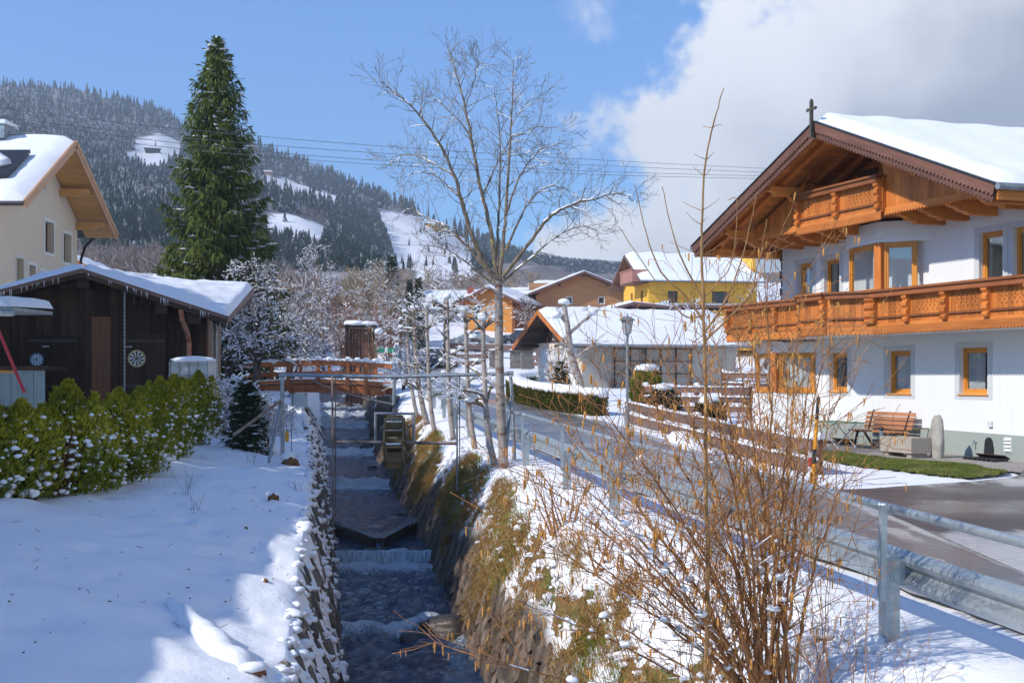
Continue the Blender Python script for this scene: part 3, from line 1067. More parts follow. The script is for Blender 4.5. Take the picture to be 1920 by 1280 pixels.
# ------------------------------------------------------------------ dry grass on the sunny bank
def m_grassblade(name, cs):
 m, nt, b = newmat(name)
 v = geopos(nt)
 col = ramp(nt, nz(nt, v, 1.7, 4, 0.7), [(0.30, cs[0]), (0.5, cs[1]), (0.70, cs[2])])
 nt.links.new(col, b.inputs['Base Color'])
 b.inputs['Roughness'].default_value = 0.8
 b.inputs['Specular IOR Level'].default_value = 0.2
 return m
STRAW = m_grassblade('dry_straw', [(0.15, 0.07, 0.02), (0.34, 0.19, 0.055), (0.42, 0.28, 0.10)])
GREENG = m_grassblade('bank_green_grass', [(0.06, 0.10, 0.012), (0.14, 0.21, 0.02), (0.28, 0.28, 0.05)])
def blades(n, posf, hgt, lean, wid, rng):
 V = np.zeros((n * 5, 3))
 for i in range(n):
  p, sc = posf()
  h = hgt * rng.uniform(0.5, 1.3) * sc
  lx, ly = lean[0] + rng.gauss(0, 0.45), lean[1] + rng.gauss(0, 0.45)
  a = rng.uniform(0, math.pi)
  w = wid * rng.uniform(0.6, 1.3)
  wx, wy = math.cos(a) * w, math.sin(a) * w
  m_ = Vector((lx * 0.35, ly * 0.35, 0.75)) * h
  e = Vector((lx, ly, 0.75 - 0.42 * math.hypot(lx, ly))) * h
  V[i * 5:i * 5 + 5] = [(p[0] - wx, p[1] - wy, p[2] - 0.02), (p[0] + wx, p[1] + wy, p[2] - 0.02), (p[0] + m_.x - wx * 0.7, p[1] + m_.y - wy * 0.7, p[2] + m_.z),
        (p[0] + m_.x + wx * 0.7, p[1] + m_.y + wy * 0.7, p[2] + m_.z), (p[0] + e.x, p[1] + e.y, p[2] + e.z)]
 b_ = np.arange(n)[:, None] * 5
 T = np.concatenate([b_ + np.array(k) for k in ([0, 1, 3], [0, 3, 2], [2, 3, 4])])
 return V, T
def bank_pos(lo, hi, ymax, thr, per, spread):
 st_ = [0, None, 1.0]
 def f():
  if st_[0] <= 0:
   while True:
    y = 9.3 + (ymax - 9.3) * rng.random() ** 1.5
    er = float(xc(y)) + HW
    kr = float(rail_x(y)) - 0.55
    dr = rng.uniform(lo, hi)
    x = er + (kr - er) * dr
    brk = 0.44 + 0.30 * fbm(x * 0.25, y, 11, 3, 0.28)
    if dr < brk - 0.26 or dr > brk + 0.40 + 0.2 * noise.noise((x, y * 0.7, 5)):
     continue
    if noise.noise((x * 0.9, y * 0.55, 2.5)) + 0.5 * noise.noise((x * 3.1, y * 2.2, 7)) < thr or math.hypot(x - 1.9, y - 9.3) < 0.8:
     continue
    break
   st_[0], st_[1], st_[2] = rng.randint(per // 2, per), (x, y), rng.uniform(0.6, 1.3)
  st_[0] -= 1
  x, y = st_[1][0] + rng.gauss(0, spread), st_[1][1] + rng.gauss(0, spread)
  return (x, y, gz(x, y) + 0.02), (0.75 + 0.011 * y) * st_[2]
 return f
V, T = blades(26000, bank_pos(0.1, 0.95, 50, -0.12, 26, 0.05), 0.14, (-0.85, -0.15), 0.0045, rng)
o = MB().add(V, tris=T).build('dry_grass', STRAW)
tag(o, 'straw coloured grass hanging down the sunny stream bank', 'grass', kind='stuff')
V, T = blades(12000, bank_pos(0.30, 1.05, 45, 0.08, 20, 0.07), 0.10, (-0.3, 0), 0.0045, rng)
o = MB().add(V, tris=T).build('bank_green_grass', GREENG)
tag(o, 'fresh green grass tufts between snow patches on the bank', 'grass', kind='stuff')
# ------------------------------------------------------------------ road and drive
def m_asphalt(nm, ca_, cb_, rg0):
 m, nt, b = newmat(nm)
 v = geopos(nt)
 fine = nz(nt, v, 70, 3, 0.6)
 st = nz(nt, mp(nt, v, (1.0, 0.34, 1), rot=(0, 0, 0.5)), 0.75, 7, 0.66, 0.5)
 wet = nz(nt, mp(nt, v, (0.55, 0.55, 1)), 0.5, 5, 0.6)
 edge = attr(nt, 'slush')
 base = ramp(nt, fine, [(0.3, ca_), (0.7, cb_)])
 sl = ramp(nt, mth(nt, 'ADD', mth(nt, 'MULTIPLY', st, 0.75), mth(nt, 'MULTIPLY', edge, 0.42)), [(0.46, 0.0), (0.51, 0.8), (0.60, 1.0)])
 slcol = ramp(nt, nz(nt, v, 8, 5, 0.7), [(0.3, (0.42, 0.41, 0.395)), (0.7, (0.66, 0.65, 0.63))])
 col = mixc_(nt, mth(nt, 'MULTIPLY', sl, 0.85), base, slcol)
 nt.links.new(col, b.inputs['Base Color'])
 rg = ramp(nt, wet, [(0.40, rg0), (0.55, rg0 + 0.2), (0.75, 0.6)])
 nt.links.new(rg, b.inputs['Roughness'])
 b.inputs['Specular IOR Level'].default_value = 0.55
 bump(nt, b, fine, 0.12, 0.004)
 return m
ASPHALT = m_asphalt('wet_road_asphalt', (0.11, 0.11, 0.115), (0.20, 0.20, 0.205), 0.14)
ASPHALT_D = m_asphalt('drying_drive_asphalt', (0.05, 0.043, 0.041), (0.115, 0.10, 0.095), 0.26)
def sheet(name, ys, xl, xr, n, zf, mat, slush):
 V, sl = [], []
 for y in ys:
  a, b_ = xl(y), xr(y)
  for i in range(n):
   x = a + (b_ - a) * i / (n - 1)
   V.append((x, y, zf(x, y)))
   sl.append(slush(x, y, i / (n - 1)))
 nr = len(ys)
 a = (np.arange(nr - 1)[:, None] * n + np.arange(n - 1)[None, :]).ravel()
 Q = np.stack([a, a + 1, a + n + 1, a + n], axis=-1)
 me = mesh_np(name, V, [Q], smooth=True)
 at_ = me.attributes.new('slush', 'FLOAT', 'POINT')
 at_.data.foreach_set('value', np.array(sl, dtype=np.float32))
 me.materials.append(mat)
 o = bpy.data.objects.new(name, me)
 link(o)
 tag(o, kind='structure')
 return o
ys_r = [5.0]
while ys_r[-1] < 102:
 ys_r.append(ys_r[-1] + 0.012 * ys_r[-1])
def road_left(y):
 return float(rail_x(y)) + (1.15 if y < 20 else 1.05) + 0.10 * noise.noise((y * 0.9, 0, 0)) + 0.05 * noise.noise((y * 3, 2, 0))
def road_right(y):
 return float(road_r(y)) - 0.05 + (0.16 * noise.noise((y * 0.7, 5, 0)) + 0.10 * noise.noise((y * 2.5, 9, 0))) * (1 if y > 21.5 else 0)
def road_slush(x, y, t):
 e = abs(t - 0.5) * 2
 s = 0.5 if e > 0.8 else 0.0
 if y < 16:
  s += 1.0 * float(sstep(18, 11, y)) * float(sstep(0.75, 0.2, t)) + 0.2
 s -= 0.25 if 24 < y < 70 and e < 0.7 else 0
 return s + (0.7 if y > 62 and noise.noise((x, y * 0.3, 2)) > -0.1 else 0)
sheet('road', ys_r, road_left, road_right, 16, lambda x, y: float(road_z(y)) - 0.03 + 0.02, ASPHALT, road_slush)
def drive_far(x):
 return np.interp(x, [5.1, 6.0, 7.0, 8.1, 9.0, 9.8, 11, 30], [20.6, 21.0, 21.6, 22.3, 23.0, 24.3, 25.2, 30.0])
def build_drive():
 V, sl = [], []
 xs_ = np.concatenate([np.linspace(5.1, 12, 28), np.linspace(12.5, 30, 16)])
 n = 40
 for x in xs_:
  yf = float(drive_far(x)) + 0.10 * noise.noise((x * 1.3, 0, 4))
  for i in range(n):
   y = 4 + (yf - 4) * i / (n - 1)
   V.append((x, y, float(road_z(y)) + 0.002))
   sl.append(0.30 + 0.75 * float(sstep(19, 12, y)) - 0.55 * float(sstep(13.5, 17, y)) * float(sstep(22, 19.5, y)))
 nr = len(xs_)
 a = (np.arange(nr - 1)[:, None] * n + np.arange(n - 1)[None, :]).ravel()
 Q = np.stack([a, a + n, a + n + 1, a + 1], axis=-1)
 me = mesh_np('driveway', V, [Q], smooth=True)
 at_ = me.attributes.new('slush', 'FLOAT', 'POINT')
 at_.data.foreach_set('value', np.array(sl, dtype=np.float32))
 me.materials.append(ASPHALT_D)
 o = bpy.data.objects.new('driveway', me)
 link(o)
 tag(o, kind='structure')
build_drive()
gm = GROUND.data
co = np.empty(len(gm.vertices) * 3, dtype=np.float32)
gm.vertices.foreach_get('co', co)
co = co.reshape(-1, 3)
msk = (co[:, 0] > 4.9) & (co[:, 1] < np.interp(co[:, 0], [5.1, 6.0, 7.0, 8.1, 9.0, 9.8, 11, 30], [20.6, 21.0, 21.6, 22.3, 23.0, 24.3, 25.2, 30.0]) - 0.12)
co[msk, 2] = road_z(co[msk, 1]) - 0.07
gm.vertices.foreach_set('co', co.ravel())
gm.update()
PAVE = m_noise('gravel_path', (0.22, 0.19, 0.165), (0.40, 0.36, 0.32), 14, 0.85, 0.3, 0.01, world_=True)
LAWN_SOIL = m_noise('lawn_turf', (0.07, 0.075, 0.02), (0.15, 0.15, 0.045), 9, 0.9, 0.4, 0.02, world_=True)
lawn_poly = [(6.75, 30.2), (7.5, 28.6), (8.15, 27.0), (8.75, 26.2), (9.15, 25.0), (9.25, 23.9), (8.8, 23.2), (8.1, 22.6), (7.6, 23.2), (7.2, 24.4), (6.75, 25.9), (6.35, 28.2)]
def in_poly(x, y, P):
 c = False
 n = len(P)
 for i in range(n):
  x0, y0 = P[i]
  x1, y1 = P[(i + 1) % n]
  if (y0 > y) != (y1 > y) and x < (x1 - x0) * (y - y0) / (y1 - y0) + x0:
   c = not c
 return c
def lawn_h(x, y):
 return 0.01 + 0.07 * math.exp(-(((x - 8.2) / 0.8) ** 2 + ((y - 24.6) / 1.3) ** 2))
def poly_sheet(name, poly, zf, mat, step=0.25, kind='structure'):
 xs_ = [p[0] for p in poly]
 ys_ = [p[1] for p in poly]
 V, Q, idx = [], [], {}
 def vid(i, j):
  if (i, j) not in idx:
   idx[(i, j)] = len(V)
   x, y = i * step, j * step
   V.append((x + 0.05 * noise.noise((x * 4, y * 4, 0)), y + 0.05 * noise.noise((x * 4, y * 4, 9)), zf(x, y)))
  return idx[(i, j)]
 for i in range(int(min(xs_) / step) - 1, int(max(xs_) / step) + 1):
  for j in range(int(min(ys_) / step) - 1, int(max(ys_) / step) + 1):
   if in_poly((i + 0.5) * step, (j + 0.5) * step, poly):
    Q.append((vid(i, j), vid(i + 1, j), vid(i + 1, j + 1), vid(i, j + 1)))
 me = mesh_np(name, V, [np.array(Q)], smooth=True)
 me.materials.append(mat)
 o = bpy.data.objects.new(name, me)
 link(o)
 tag(o, kind=kind)
 return o
yard_z = lambda x, y: float(road_z(y))
poly_sheet('lawn', lawn_poly, lambda x, y: yard_z(x, y) + lawn_h(x, y) + 0.02, LAWN_SOIL, 0.16)
poly_sheet('path', [(6.6, 31.0), (7.6, 28.6), (8.3, 27.0), (8.9, 25.9), (9.4, 23.6), (9.6, 24.0), (10.3, 24.9), (12.5, 25.9), (9.6, 32.5), (7.6, 35.5), (6.2, 33.5)], lambda x, y: yard_z(x, y) + 0.028, PAVE, 0.2)
GRASS = m_grassblade('lawn_grass', [(0.07, 0.085, 0.015), (0.14, 0.17, 0.03), (0.25, 0.25, 0.07)])
def lawn_pos():
 while True:
  x, y = rng.uniform(6.2, 9.4), rng.uniform(22.4, 30.3)
  if in_poly(x + 0.06 * noise.noise((x * 5, y * 5, 1)), y, lawn_poly):
   return (x, y, yard_z(x, y) + lawn_h(x, y) + 0.015), max(0.35, 0.9 + 1.3 * noise.noise((x * 1.7, y * 1.3, 4)))
V, T = blades(20000, lawn_pos, 0.05, (0.1, -0.1), 0.005, rng)
o = MB().add(V, tris=T).build('lawn_grass', GRASS)
tag(o, 'short bright green grass on the lawn by the bench', 'grass', kind='stuff')
# ------------------------------------------------------------------ hills and far forest
sky_px = [(-900, 230), (-500, 170), (-200, 160), (0, 162), (150, 176), (300, 210), (345, 240), (420, 275), (480, 286), (560, 318), (650, 356), (760, 398), (850, 440), (930, 480), (1000, 508), (1060, 520), (1200, 530), (1500, 540), (1920, 545), (2600, 520)]
_sa = [(p[0] - 960) / F for p in sky_px]
_sz = [(HY - p[1]) / F for p in sky_px]
ZR, ZF = 1250.0, 235.0
FOOT = float(road_z(235))
def ridge(a):
 return np.interp(a, _sa, _sz) * ZR + EYE
def hill_z(a, Zd):
 q = np.clip((Zd - ZF) / (ZR - ZF), 0, 1.6)
 zr = ridge(a)
 prof = np.where(q < 1, 0.30 * q + 0.70 * q ** 1.35, 1.0 + (q - 1) * 0.25)
 base = FOOT + 2 + (zr - FOOT) * prof
 rel = 10 * np.sin(a * 31 + 1.0) * np.sin(q * 7.0 + a * 9) * np.clip(q * (1 - q) * 4, 0, 1)
 return base + rel
def m_hill():
 m, nt, b = newmat('hill_snow_and_scrub')
 v = geopos(nt)
 n_ = nz(nt, v, 0.03, 8, 0.7)
 op = attr(nt, 'open')
 col = ramp(nt, mth(nt, 'ADD', mth(nt, 'MULTIPLY', n_, 0.7), mth(nt, 'MULTIPLY', op, 0.5)), [(0.36, (0.20, 0.18, 0.17)), (0.48, (0.42, 0.42, 0.44)), (0.60, (0.86, 0.87, 0.9))])
 nt.links.new(col, b.inputs['Base Color'])
 b.inputs['Roughness'].default_value = 0.9
 b.inputs['Specular IOR Level'].default_value = 0.1
 return m
MEADOWS = [
 [(225, 310), (262, 258), (330, 252), (345, 292), (300, 325), (245, 312)],
 [(488, 332), (520, 330), (640, 372), (632, 388), (560, 372), (500, 350)],
 [(495, 398), (545, 404), (615, 428), (600, 462), (560, 445), (500, 440)],
 [(703, 396), (752, 398), (846, 428), (864, 470), (840, 530), (770, 505), (742, 510), (722, 440)],
 [(860, 440), (905, 462), (880, 520), (840, 500)],
]
def proj(p):
 return (960 + F * p[0] / p[1], HY - F * (p[2] - EYE) / p[1])
def open_at(px, py):
 px += 9 * noise.noise((px * 0.05, py * 0.05, 1))
 py += 7 * noise.noise((px * 0.05, py * 0.05, 7))
 return any(in_poly(px, py, P) for P in MEADOWS)
def build_hills():
 As = np.linspace(-0.85, 0.75, 210)
 Zs = np.concatenate([np.linspace(200, 1250, 100), np.linspace(1300, 1900, 8)])
 V, op = [], []
 for Zd in Zs:
  for a in As:
   z = float(hill_z(a, Zd)) if Zd >= ZF else FOOT - (ZF - Zd) * 0.25
   z += 3.0 * fbm(a * 40, Zd * 0.03, 0, 3) * min(1, max(0, (Zd - 240) / 200))
   V.append((a * Zd, Zd, z))
   px, py = proj(V[-1])
   op.append(1.0 if open_at(px, py) else 0.0)
 nr, nc = len(Zs), len(As)
 k = (np.arange(nr - 1)[:, None] * nc + np.arange(nc - 1)[None, :]).ravel()
 Q = np.stack([k, k + 1, k + nc + 1, k + nc], axis=-1)
 me = mesh_np('hills', V, [Q], smooth=True)
 at_ = me.attributes.new('open', 'FLOAT', 'POINT')
 at_.data.foreach_set('value', np.array(op, dtype=np.float32))
 me.materials.append(m_hill())
 o = bpy.data.objects.new('hills', me)
 link(o)
 tag(o, kind='structure')
build_hills()
def m_conifer(name, c1, c2, snow=0.5, sc=0.8):
 m, nt, b = newmat(name)
 g_ = N(nt, 'ShaderNodeNewGeometry')
 v = g_.outputs['Position']
 s = N(nt, 'ShaderNodeSeparateXYZ')
 nt.links.new(g_.outputs['Normal'], s.inputs[0])
 n_ = nz(nt, v, sc, 5, 0.7)
 big = nz(nt, v, 0.012, 3, 0.5)
 col = ramp(nt, n_, [(0.35, c1), (0.65, c2)])
 f = mth(nt, 'ADD', mth(nt, 'MULTIPLY', s.outputs[2], 0.35), mth(nt, 'ADD', n_, mth(nt, 'MULTIPLY', big, 0.35)))
 sf = ramp(nt, f, [(0.99 - 0.25 * snow, 0.0), (1.20 - 0.25 * snow, 0.85)])
 col = mixc_(nt, sf, col, (0.80, 0.82, 0.86))
 nt.links.new(col, b.inputs['Base Color'])
 b.inputs['Roughness'].default_value = 0.9
 b.inputs['Specular IOR Level'].default_value = 0.1
 return m
def far_conifer(seed, tiers=7, n=9, w=0.19):
 r = random.Random(seed)
 V, T = [], []
 for k in range(tiers):
  t = k / tiers
  z0 = 0.06 + 0.94 * t
  rad = w * (1 - t) ** 0.85 + 0.012
  zt = min(1.0, z0 + (0.30 - 0.12 * t))
  off = r.uniform(0, 6)
  b0 = len(V)
  V.append((0, 0, zt))
  for j in range(n):
   a = off + 2 * math.pi * j / n + r.uniform(-0.2, 0.2)
   q = rad * r.uniform(0.65, 1.2)
   V.append((q * math.cos(a), q * math.sin(a), z0 - r.uniform(0.0, 0.06)))
   a2 = a + math.pi / n
   q2 = rad * r.uniform(0.3, 0.55)
   V.append((q2 * math.cos(a2), q2 * math.sin(a2), z0 + 0.05))
  m_ = 2 * n
  for j in range(m_):
   T.append((b0, b0 + 1 + j, b0 + 1 + (j + 1) % m_))
 return np.array(V), np.array(T)
PROTO = [far_conifer(k, 6 + k % 3, 7 + k % 2, 0.16 + 0.02 * (k % 4)) for k in range(6)]
def far_bare(seed):
 r = random.Random(seed)
 segs = []
 limb(r, [(0, 0, 0), (0.01, 0.0, 0.3), (0.0, 0.02, 0.7)], 0.022, 0.01, segs, 0.01, 2)
 for k in range(11):
  z = 0.18 + 0.52 * k / 11
  a = r.uniform(0, 6.28)
  twig(r, (0, 0, z), (math.cos(a) * 0.7, math.sin(a) * 0.7, 0.7), 0.34 * (1.15 - z * 0.6), 0.011, 1, segs, 0.12, 0.2, 5, 0.0045, 0.9, 0.6)
 V, Q = seg_arrays(segs, 3)
 T = np.concatenate([Q[:, [0, 1, 2]], Q[:, [0, 2, 3]]])
 return V, T
BPROTO = [far_bare(k + 50) for k in range(4)]
def scatter(name, items, protos, mat, label, smooth=False):
 Vs, Ts, off = [], [], 0
 for x, y, z, h, w, rot, k in items:
  V, T = protos[k % len(protos)]
  ca, sa = math.cos(rot), math.sin(rot)
  M = np.array([(ca * h * w, -sa * h * w, 0), (sa * h * w, ca * h * w, 0), (0, 0, h)])
  Vs.append(V @ M.T + np.array((x, y, z)))
  Ts.append(T + off)
  off += len(V)
 me = mesh_np(name, np.concatenate(Vs), [np.concatenate(Ts)], smooth)
 me.materials.append(mat)
 o = bpy.data.objects.new(name, me)
 link(o)
 tag(o, label, 'forest', kind='stuff')
 return o
rng = random.Random(11)
CON_FAR = m_conifer('far_spruce', (0.012, 0.022, 0.016), (0.045, 0.07, 0.055), 0.90, 0.35)
CON_MID = m_conifer('hill_spruce_dark', (0.012, 0.022, 0.014), (0.035, 0.065, 0.045), 0.72, 0.35)
items, items2, bare, lone = [], [], [], []
zt_ = np.linspace(252, 1245, 240)
tabs = {}
while len(items) + len(items2) + len(bare) < 17500:
 px = rng.uniform(-140, 1300) if rng.random() < 0.85 else rng.uniform(780, 1300)
 a = (px - 960) / F
 k = int(px // 12)
 if k not in tabs:
  tabs[k] = HY - F * (hill_z((k * 12 + 6 - 960) / F, zt_) - EYE) / zt_
 py = rng.uniform(tabs[k][-1] - 2, min(tabs[k][0], 540))
 Zd = float(np.interp(-py, -tabs[k], zt_))
 z = float(hill_z(a, Zd))
 P = (a * Zd, Zd, z)
 if open_at(px, py):
  if rng.random() < 0.03 and len(lone) < 26:
   lone.append((*P, Zd / F * rng.uniform(14, 26), rng.uniform(0.8, 1.15), rng.uniform(0, 6), rng.randrange(6)))
  continue
 low = py > 512 + 18 * noise.noise((px * 0.02, 0, 0))
 if (low or noise.noise((px * 0.016, py * 0.028, 4)) > 0.40) and 420 < px < 800:
  if rng.random() < 0.55:
   bare.append((*P, Zd / F * rng.uniform(16, 28), rng.uniform(0.9, 1.4), rng.uniform(0, 6), rng.randrange(4)))
  continue
 s_ = rng.uniform(10, 23) if px < 345 and py < 260 else rng.uniform(14, 36)
 it = (P[0], P[1], z - 0.4, Zd / F * s_, rng.uniform(0.85, 1.3), rng.uniform(0, 6), rng.randrange(6))
 (items2 if px > 790 or py > 225 + 0.55 * px + 40 * noise.noise((px * 0.01, py * 0.01, 2)) or (px > 480 and noise.noise((px * 0.02, py * 0.02, 6)) > -0.1) else items).append(it)
scatter('spruce_forest', items, PROTO, CON_FAR, 'snow dusted spruce forest on the upper mountainside')
scatter('spruce_forest', items2, PROTO, CON_MID, 'darker spruce forest on the lower mountain spur')
TWIG_FAR = m_noise('far_bare_twigs', (0.12, 0.085, 0.07), (0.30, 0.25, 0.23), 0.8, 0.9, 0, world_=True)
scatter('bare_forest', bare, BPROTO, TWIG_FAR, 'leafless grey brown wood at the foot of the mountain')
cm = []
for k, (V, T) in enumerate(PROTO):
 me = mesh_np('lone_spruce', V, [T])
 me.materials.append(CON_MID)
 cm.append(me)
for i, (x, y, z, h, w, rot, k) in enumerate(lone):
 o = inst('lone_spruce', cm[k], None, (x, y, z - 0.3), (0, 0, rot), (h * w, h * w, h))
 tag(o, 'small dark spruce standing alone on a snowy meadow of the mountainside', 'tree', 'lone spruces on the snowy slopes')
# ------------------------------------------------------------------ air
hz_m = bpy.data.materials.new('valley_haze')
hz_m.use_nodes = True
nt = hz_m.node_tree
nt.nodes.clear()
ho = nt.nodes.new('ShaderNodeOutputMaterial')
pv_ = nt.nodes.new('ShaderNodeVolumePrincipled')
pv_.inputs['Color'].default_value = (0.72, 0.84, 1.0, 1)
pv_.inputs['Density'].default_value = 0.00042
pv_.inputs['Anisotropy'].default_value = 0.2
nt.links.new(pv_.outputs[0], ho.inputs['Volume'])
o = MB().span((-1750, -40, -4.6), (1750, 1950, 372)).build('haze', hz_m)
tag(o, kind='stuff', label='thin blue haze filling the valley air', cat='haze')
# ------------------------------------------------------------------ the big chalet
CH_RZ = math.atan2(0.943, -0.332)
CH0 = (10.53, 26.33, 0.0)
chalet = empty('chalet', CH0, CH_RZ, 'big white alpine chalet with orange carved balconies and a snow covered gable roof', 'house')
S0, S1 = -0.95, 9.35          # extent of the wall along the facade
rng = random.Random(21)
def chw(s, e, z):
 c, s_ = math.cos(CH_RZ), math.sin(CH_RZ)
 return Vector((CH0[0] + s * c - e * s_, CH0[1] + s * s_ + e * c, z))
g_win = [(1.10, 2.00, 1.31, 2.32), (3.72, 4.60, 1.29, 2.30), (6.27, 7.04, 1.32, 2.29)]
u_win = [(-0.42, 0.32, 2.92, 4.78), (0.62, 1.36, 2.92, 4.78), (6.62, 7.30, 2.95, 4.70), (7.86, 8.56, 2.95, 4.70)]
mb = MB()
wall_holes(mb, S0, S1, -0.3, 7.35, [h for h in g_win + u_win], 0.35, 0.0)
V = mb.V[0]
V[:, 2] = np.minimum(V[:, 2], 7.30 - 0.377 * np.abs(V[:, 0] - 4.1) * (V[:, 2] > 5.5))
mb.span((S0, -12.0, -0.3), (S0 + 0.3, -0.351, 5.3))
mb.span((S1 - 0.3, -12.0, -0.3), (S1, -0.351, 5.3))
mb.span((S0 + 0.301, -12.0, -0.3), (S1 - 0.301, -11.7, 5.3))
mb.span((S0 + 0.301, -11.6, 2.62), (S1 - 0.301, -0.352, 2.8))
mb.span((S0 + 0.301, -11.6, 5.25), (S1 - 0.301, -0.352, 5.35))
mb.build('wall', WHITE_PLASTER, chalet)
mb = MB()
mb.prism([(S0 - 0.03, -0.3), (S1 - 1.6, -0.3), (S1 - 1.6, 0.56), (S0 - 0.03, 0.46)], 0.003, 0.035, 'y')
mb.build('plinth', PLINTH, chalet)
bay_u = [(2.95, 0.0), (3.90, 0.80), (5.50, 0.56), (5.62, 0.0)]
bay_l = [(7.60, 0.0), (8.50, 0.80), (9.95, 0.56), (9.95, -1.0), (9.36, -1.0), (9.36, 0.0)]
def facet(a, b):
 d = Vector((b[0] - a[0], b[1] - a[1]))
 return (a[0], a[1], 0.0), math.atan2(d.y, d.x), d.length
def bay(poly, z0, z1, wz0, wz1, soff, wins):
 mb = MB()
 n = len(poly)
 mb.prism([(p[0], p[1]) for p in poly], z0, wz0, 'z')
 mb.prism([(p[0], p[1]) for p in poly], wz1, z1, 'z')
 o = mb.build('bay', WHITE_PLASTER, chalet)
 for k, (x0, m) in enumerate(wins):
  a, b_ = poly[k], poly[k + 1]
  loc, rz, L = facet(a, b_)
  window(chalet, x0, L - m, wz0 + 0.01, wz1 - 0.01, loc, rz, recess=0.03, fr=0.075, dep=0.08, curtain=soff[k], sill=True, room=False)
 c = poly[1]
 MB().box((c[0], c[1] - 0.09, (wz0 + wz1) / 2), (0.20, 0.20, wz1 - wz0 - 0.006), 0.25).build('corner_post', WOOD_ORANGE, chalet)
 MB().prism([(p[0] + 0.0, max(p[1] - 0.25, -0.3)) for p in poly[:4]], wz0 + 0.002, wz0 + 0.02, 'z').build('window_board', WHITE_PLASTER, chalet)
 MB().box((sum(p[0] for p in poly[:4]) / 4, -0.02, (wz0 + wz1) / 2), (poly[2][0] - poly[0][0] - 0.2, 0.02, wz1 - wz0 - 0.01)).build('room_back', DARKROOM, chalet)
bay(bay_u, 2.92, 5.28, 3.62, 4.80, [None, [(0.0, 0.22)]], [(0.34, 0.13), (0.13, 0.10)])
bay(bay_l, -0.1, 2.60, 1.28, 2.32, [[(0.05, 0.95)], [(0.1, 0.5)]], [(0.10, 0.13), (0.13, 0.10)])
for i, h in enumerate(g_win):
 cur = [[(0.30, 0.98)], [(0.02, 0.98)], [(0.0, 0.25)]][i]
 window(chalet, h[0], h[1], h[2], h[3], recess=0.10, curtain=cur)
for i, h in enumerate(u_win):
 window(chalet, h[0], h[1], h[2], h[3], recess=0.10, curtain=[[(0, 0.12)], [(0.0, 0.35)], None, [(0.7, 1.0)]][i])
for h in g_win + u_win:
 mb = MB()
 w_ = 0.16
 wall_holes(mb, h[0] - w_, h[1] + w_, h[2] - (0.12 if h in g_win else 0.0), h[3] + 0.13, [h], 0.002, 0.005)
 mb.build('window_surround', SURROUND, chalet)
LEAFM = m_noise('houseplant_leaf', (0.06, 0.16, 0.02), (0.22, 0.38, 0.06), 8, 0.5, 0)
def houseplant(s, z, e, hgt, n, spread, lb):
 t = empty('houseplant', chw(s, e, z), rng.uniform(0, 6), lb, 'houseplant', 'plants behind the chalet windows')
 MB().lathe([(0.05, 0), (0.07, 0.10), (0.075, 0.11), (0.06, 0.105)], n=10).build('pot', m_pot, t)
 mb = MB()
 for i in range(n):
  a = rng.uniform(0, 6.28)
  l = hgt * rng.uniform(0.6, 1.0)
  d = Vector((math.cos(a) * spread, math.sin(a) * spread, 1)).normalized()
  p0 = Vector((0, 0, 0.08))
  p1 = p0 + d * l * 0.6
  p2 = p1 + Vector((d.x, d.y, d.z * 0.1)).normalized() * l * 0.4
  sd = d.cross(Vector((0, 0, 1))).normalized() * 0.018
  mb.add([p0 - sd * 0.4, p0 + sd * 0.4, p1 + sd, p1 - sd, p2], quads=[(0, 1, 2, 3)], tris=[(3, 2, 4)])
 mb.build('leaves', LEAFM, t)
m_pot = m_noise('terracotta', (0.30, 0.11, 0.06), (0.42, 0.17, 0.10), 6, 0.8, 0.05)
houseplant(1.28, 1.33, -0.27, 0.22, 26, 1.0, 'bushy green pot plant in the ground floor window nearest the drive')
houseplant(6.5, 1.34, -0.27, 0.34, 30, 0.7, 'leafy pot plant in the small ground floor window next to the bay')
houseplant(0.0, 3.92, -0.27, 0.42, 9, 0.5, 'tall strap-leaved orchid in the upper window at the right edge')
houseplant(7.0, 3.4, -0.27, 0.5, 34, 0.6, 'leafy green plant in an upper window left of the bay')
# ---------------- lower balcony
BZ = 2.66                     # underside of the floor
bal_line = [(-1.6, 1.15), (3.55, 1.15), (4.45, 1.78), (5.55, 1.78), (6.45, 1.15), (10.35, 1.15)]
mb = MB()
poly = [(-1.6, 0.002)] + bal_line + [(10.35, -1.2), (9.36, -1.2), (9.36, 0.002)]
mb.prism([(p[0], p[1] - (0.06 if 0 < i <= 6 else 0)) for i, p in enumerate(poly)], BZ, BZ + 0.17, 'z')
mb.build('balcony_floor', WHITE_PLASTER, chalet)
PL_W = 0.145
mbp = MB()
wall_holes(mbp, 0.003, PL_W - 0.003, 0, 0.66, [(0.035, 0.06, 0.36, 0.41), (0.035, 0.06, 0.22, 0.27), (0.035, 0.06, 0.44, 0.52), (0.085, 0.11, 0.30, 0.35), (0.085, 0.11, 0.38, 0.46)], 0.028)
plank_cut = setmat(mbp.mesh('plank'), WOOD_ORANGE)
mbp = MB().span((0.003, -0.028, 0), (PL_W - 0.003, 0, 0.66))
plank_plain = setmat(mbp.mesh('plank'), WOOD_ORANGE)
def scallop(x0, x1, ztop, zbot, step, y0, y1, dep=0.04):
 n = max(1, int(round((x1 - x0) / step)))
 st = (x1 - x0) / n
 P = [(x0, ztop)]
 for i in range(n):
  a = x0 + i * st
  P += [(a + st * 0.02, zbot), (a + st * 0.35, zbot - dep * 0.8), (a + st * 0.5, zbot - dep), (a + st * 0.65, zbot - dep * 0.8), (a + st * 0.98, zbot)]
 P.append((x1, ztop))
 V = [(p[0], y0, p[1]) for p in P] + [(p[0], y1, p[1]) for p in P]
 return P, V
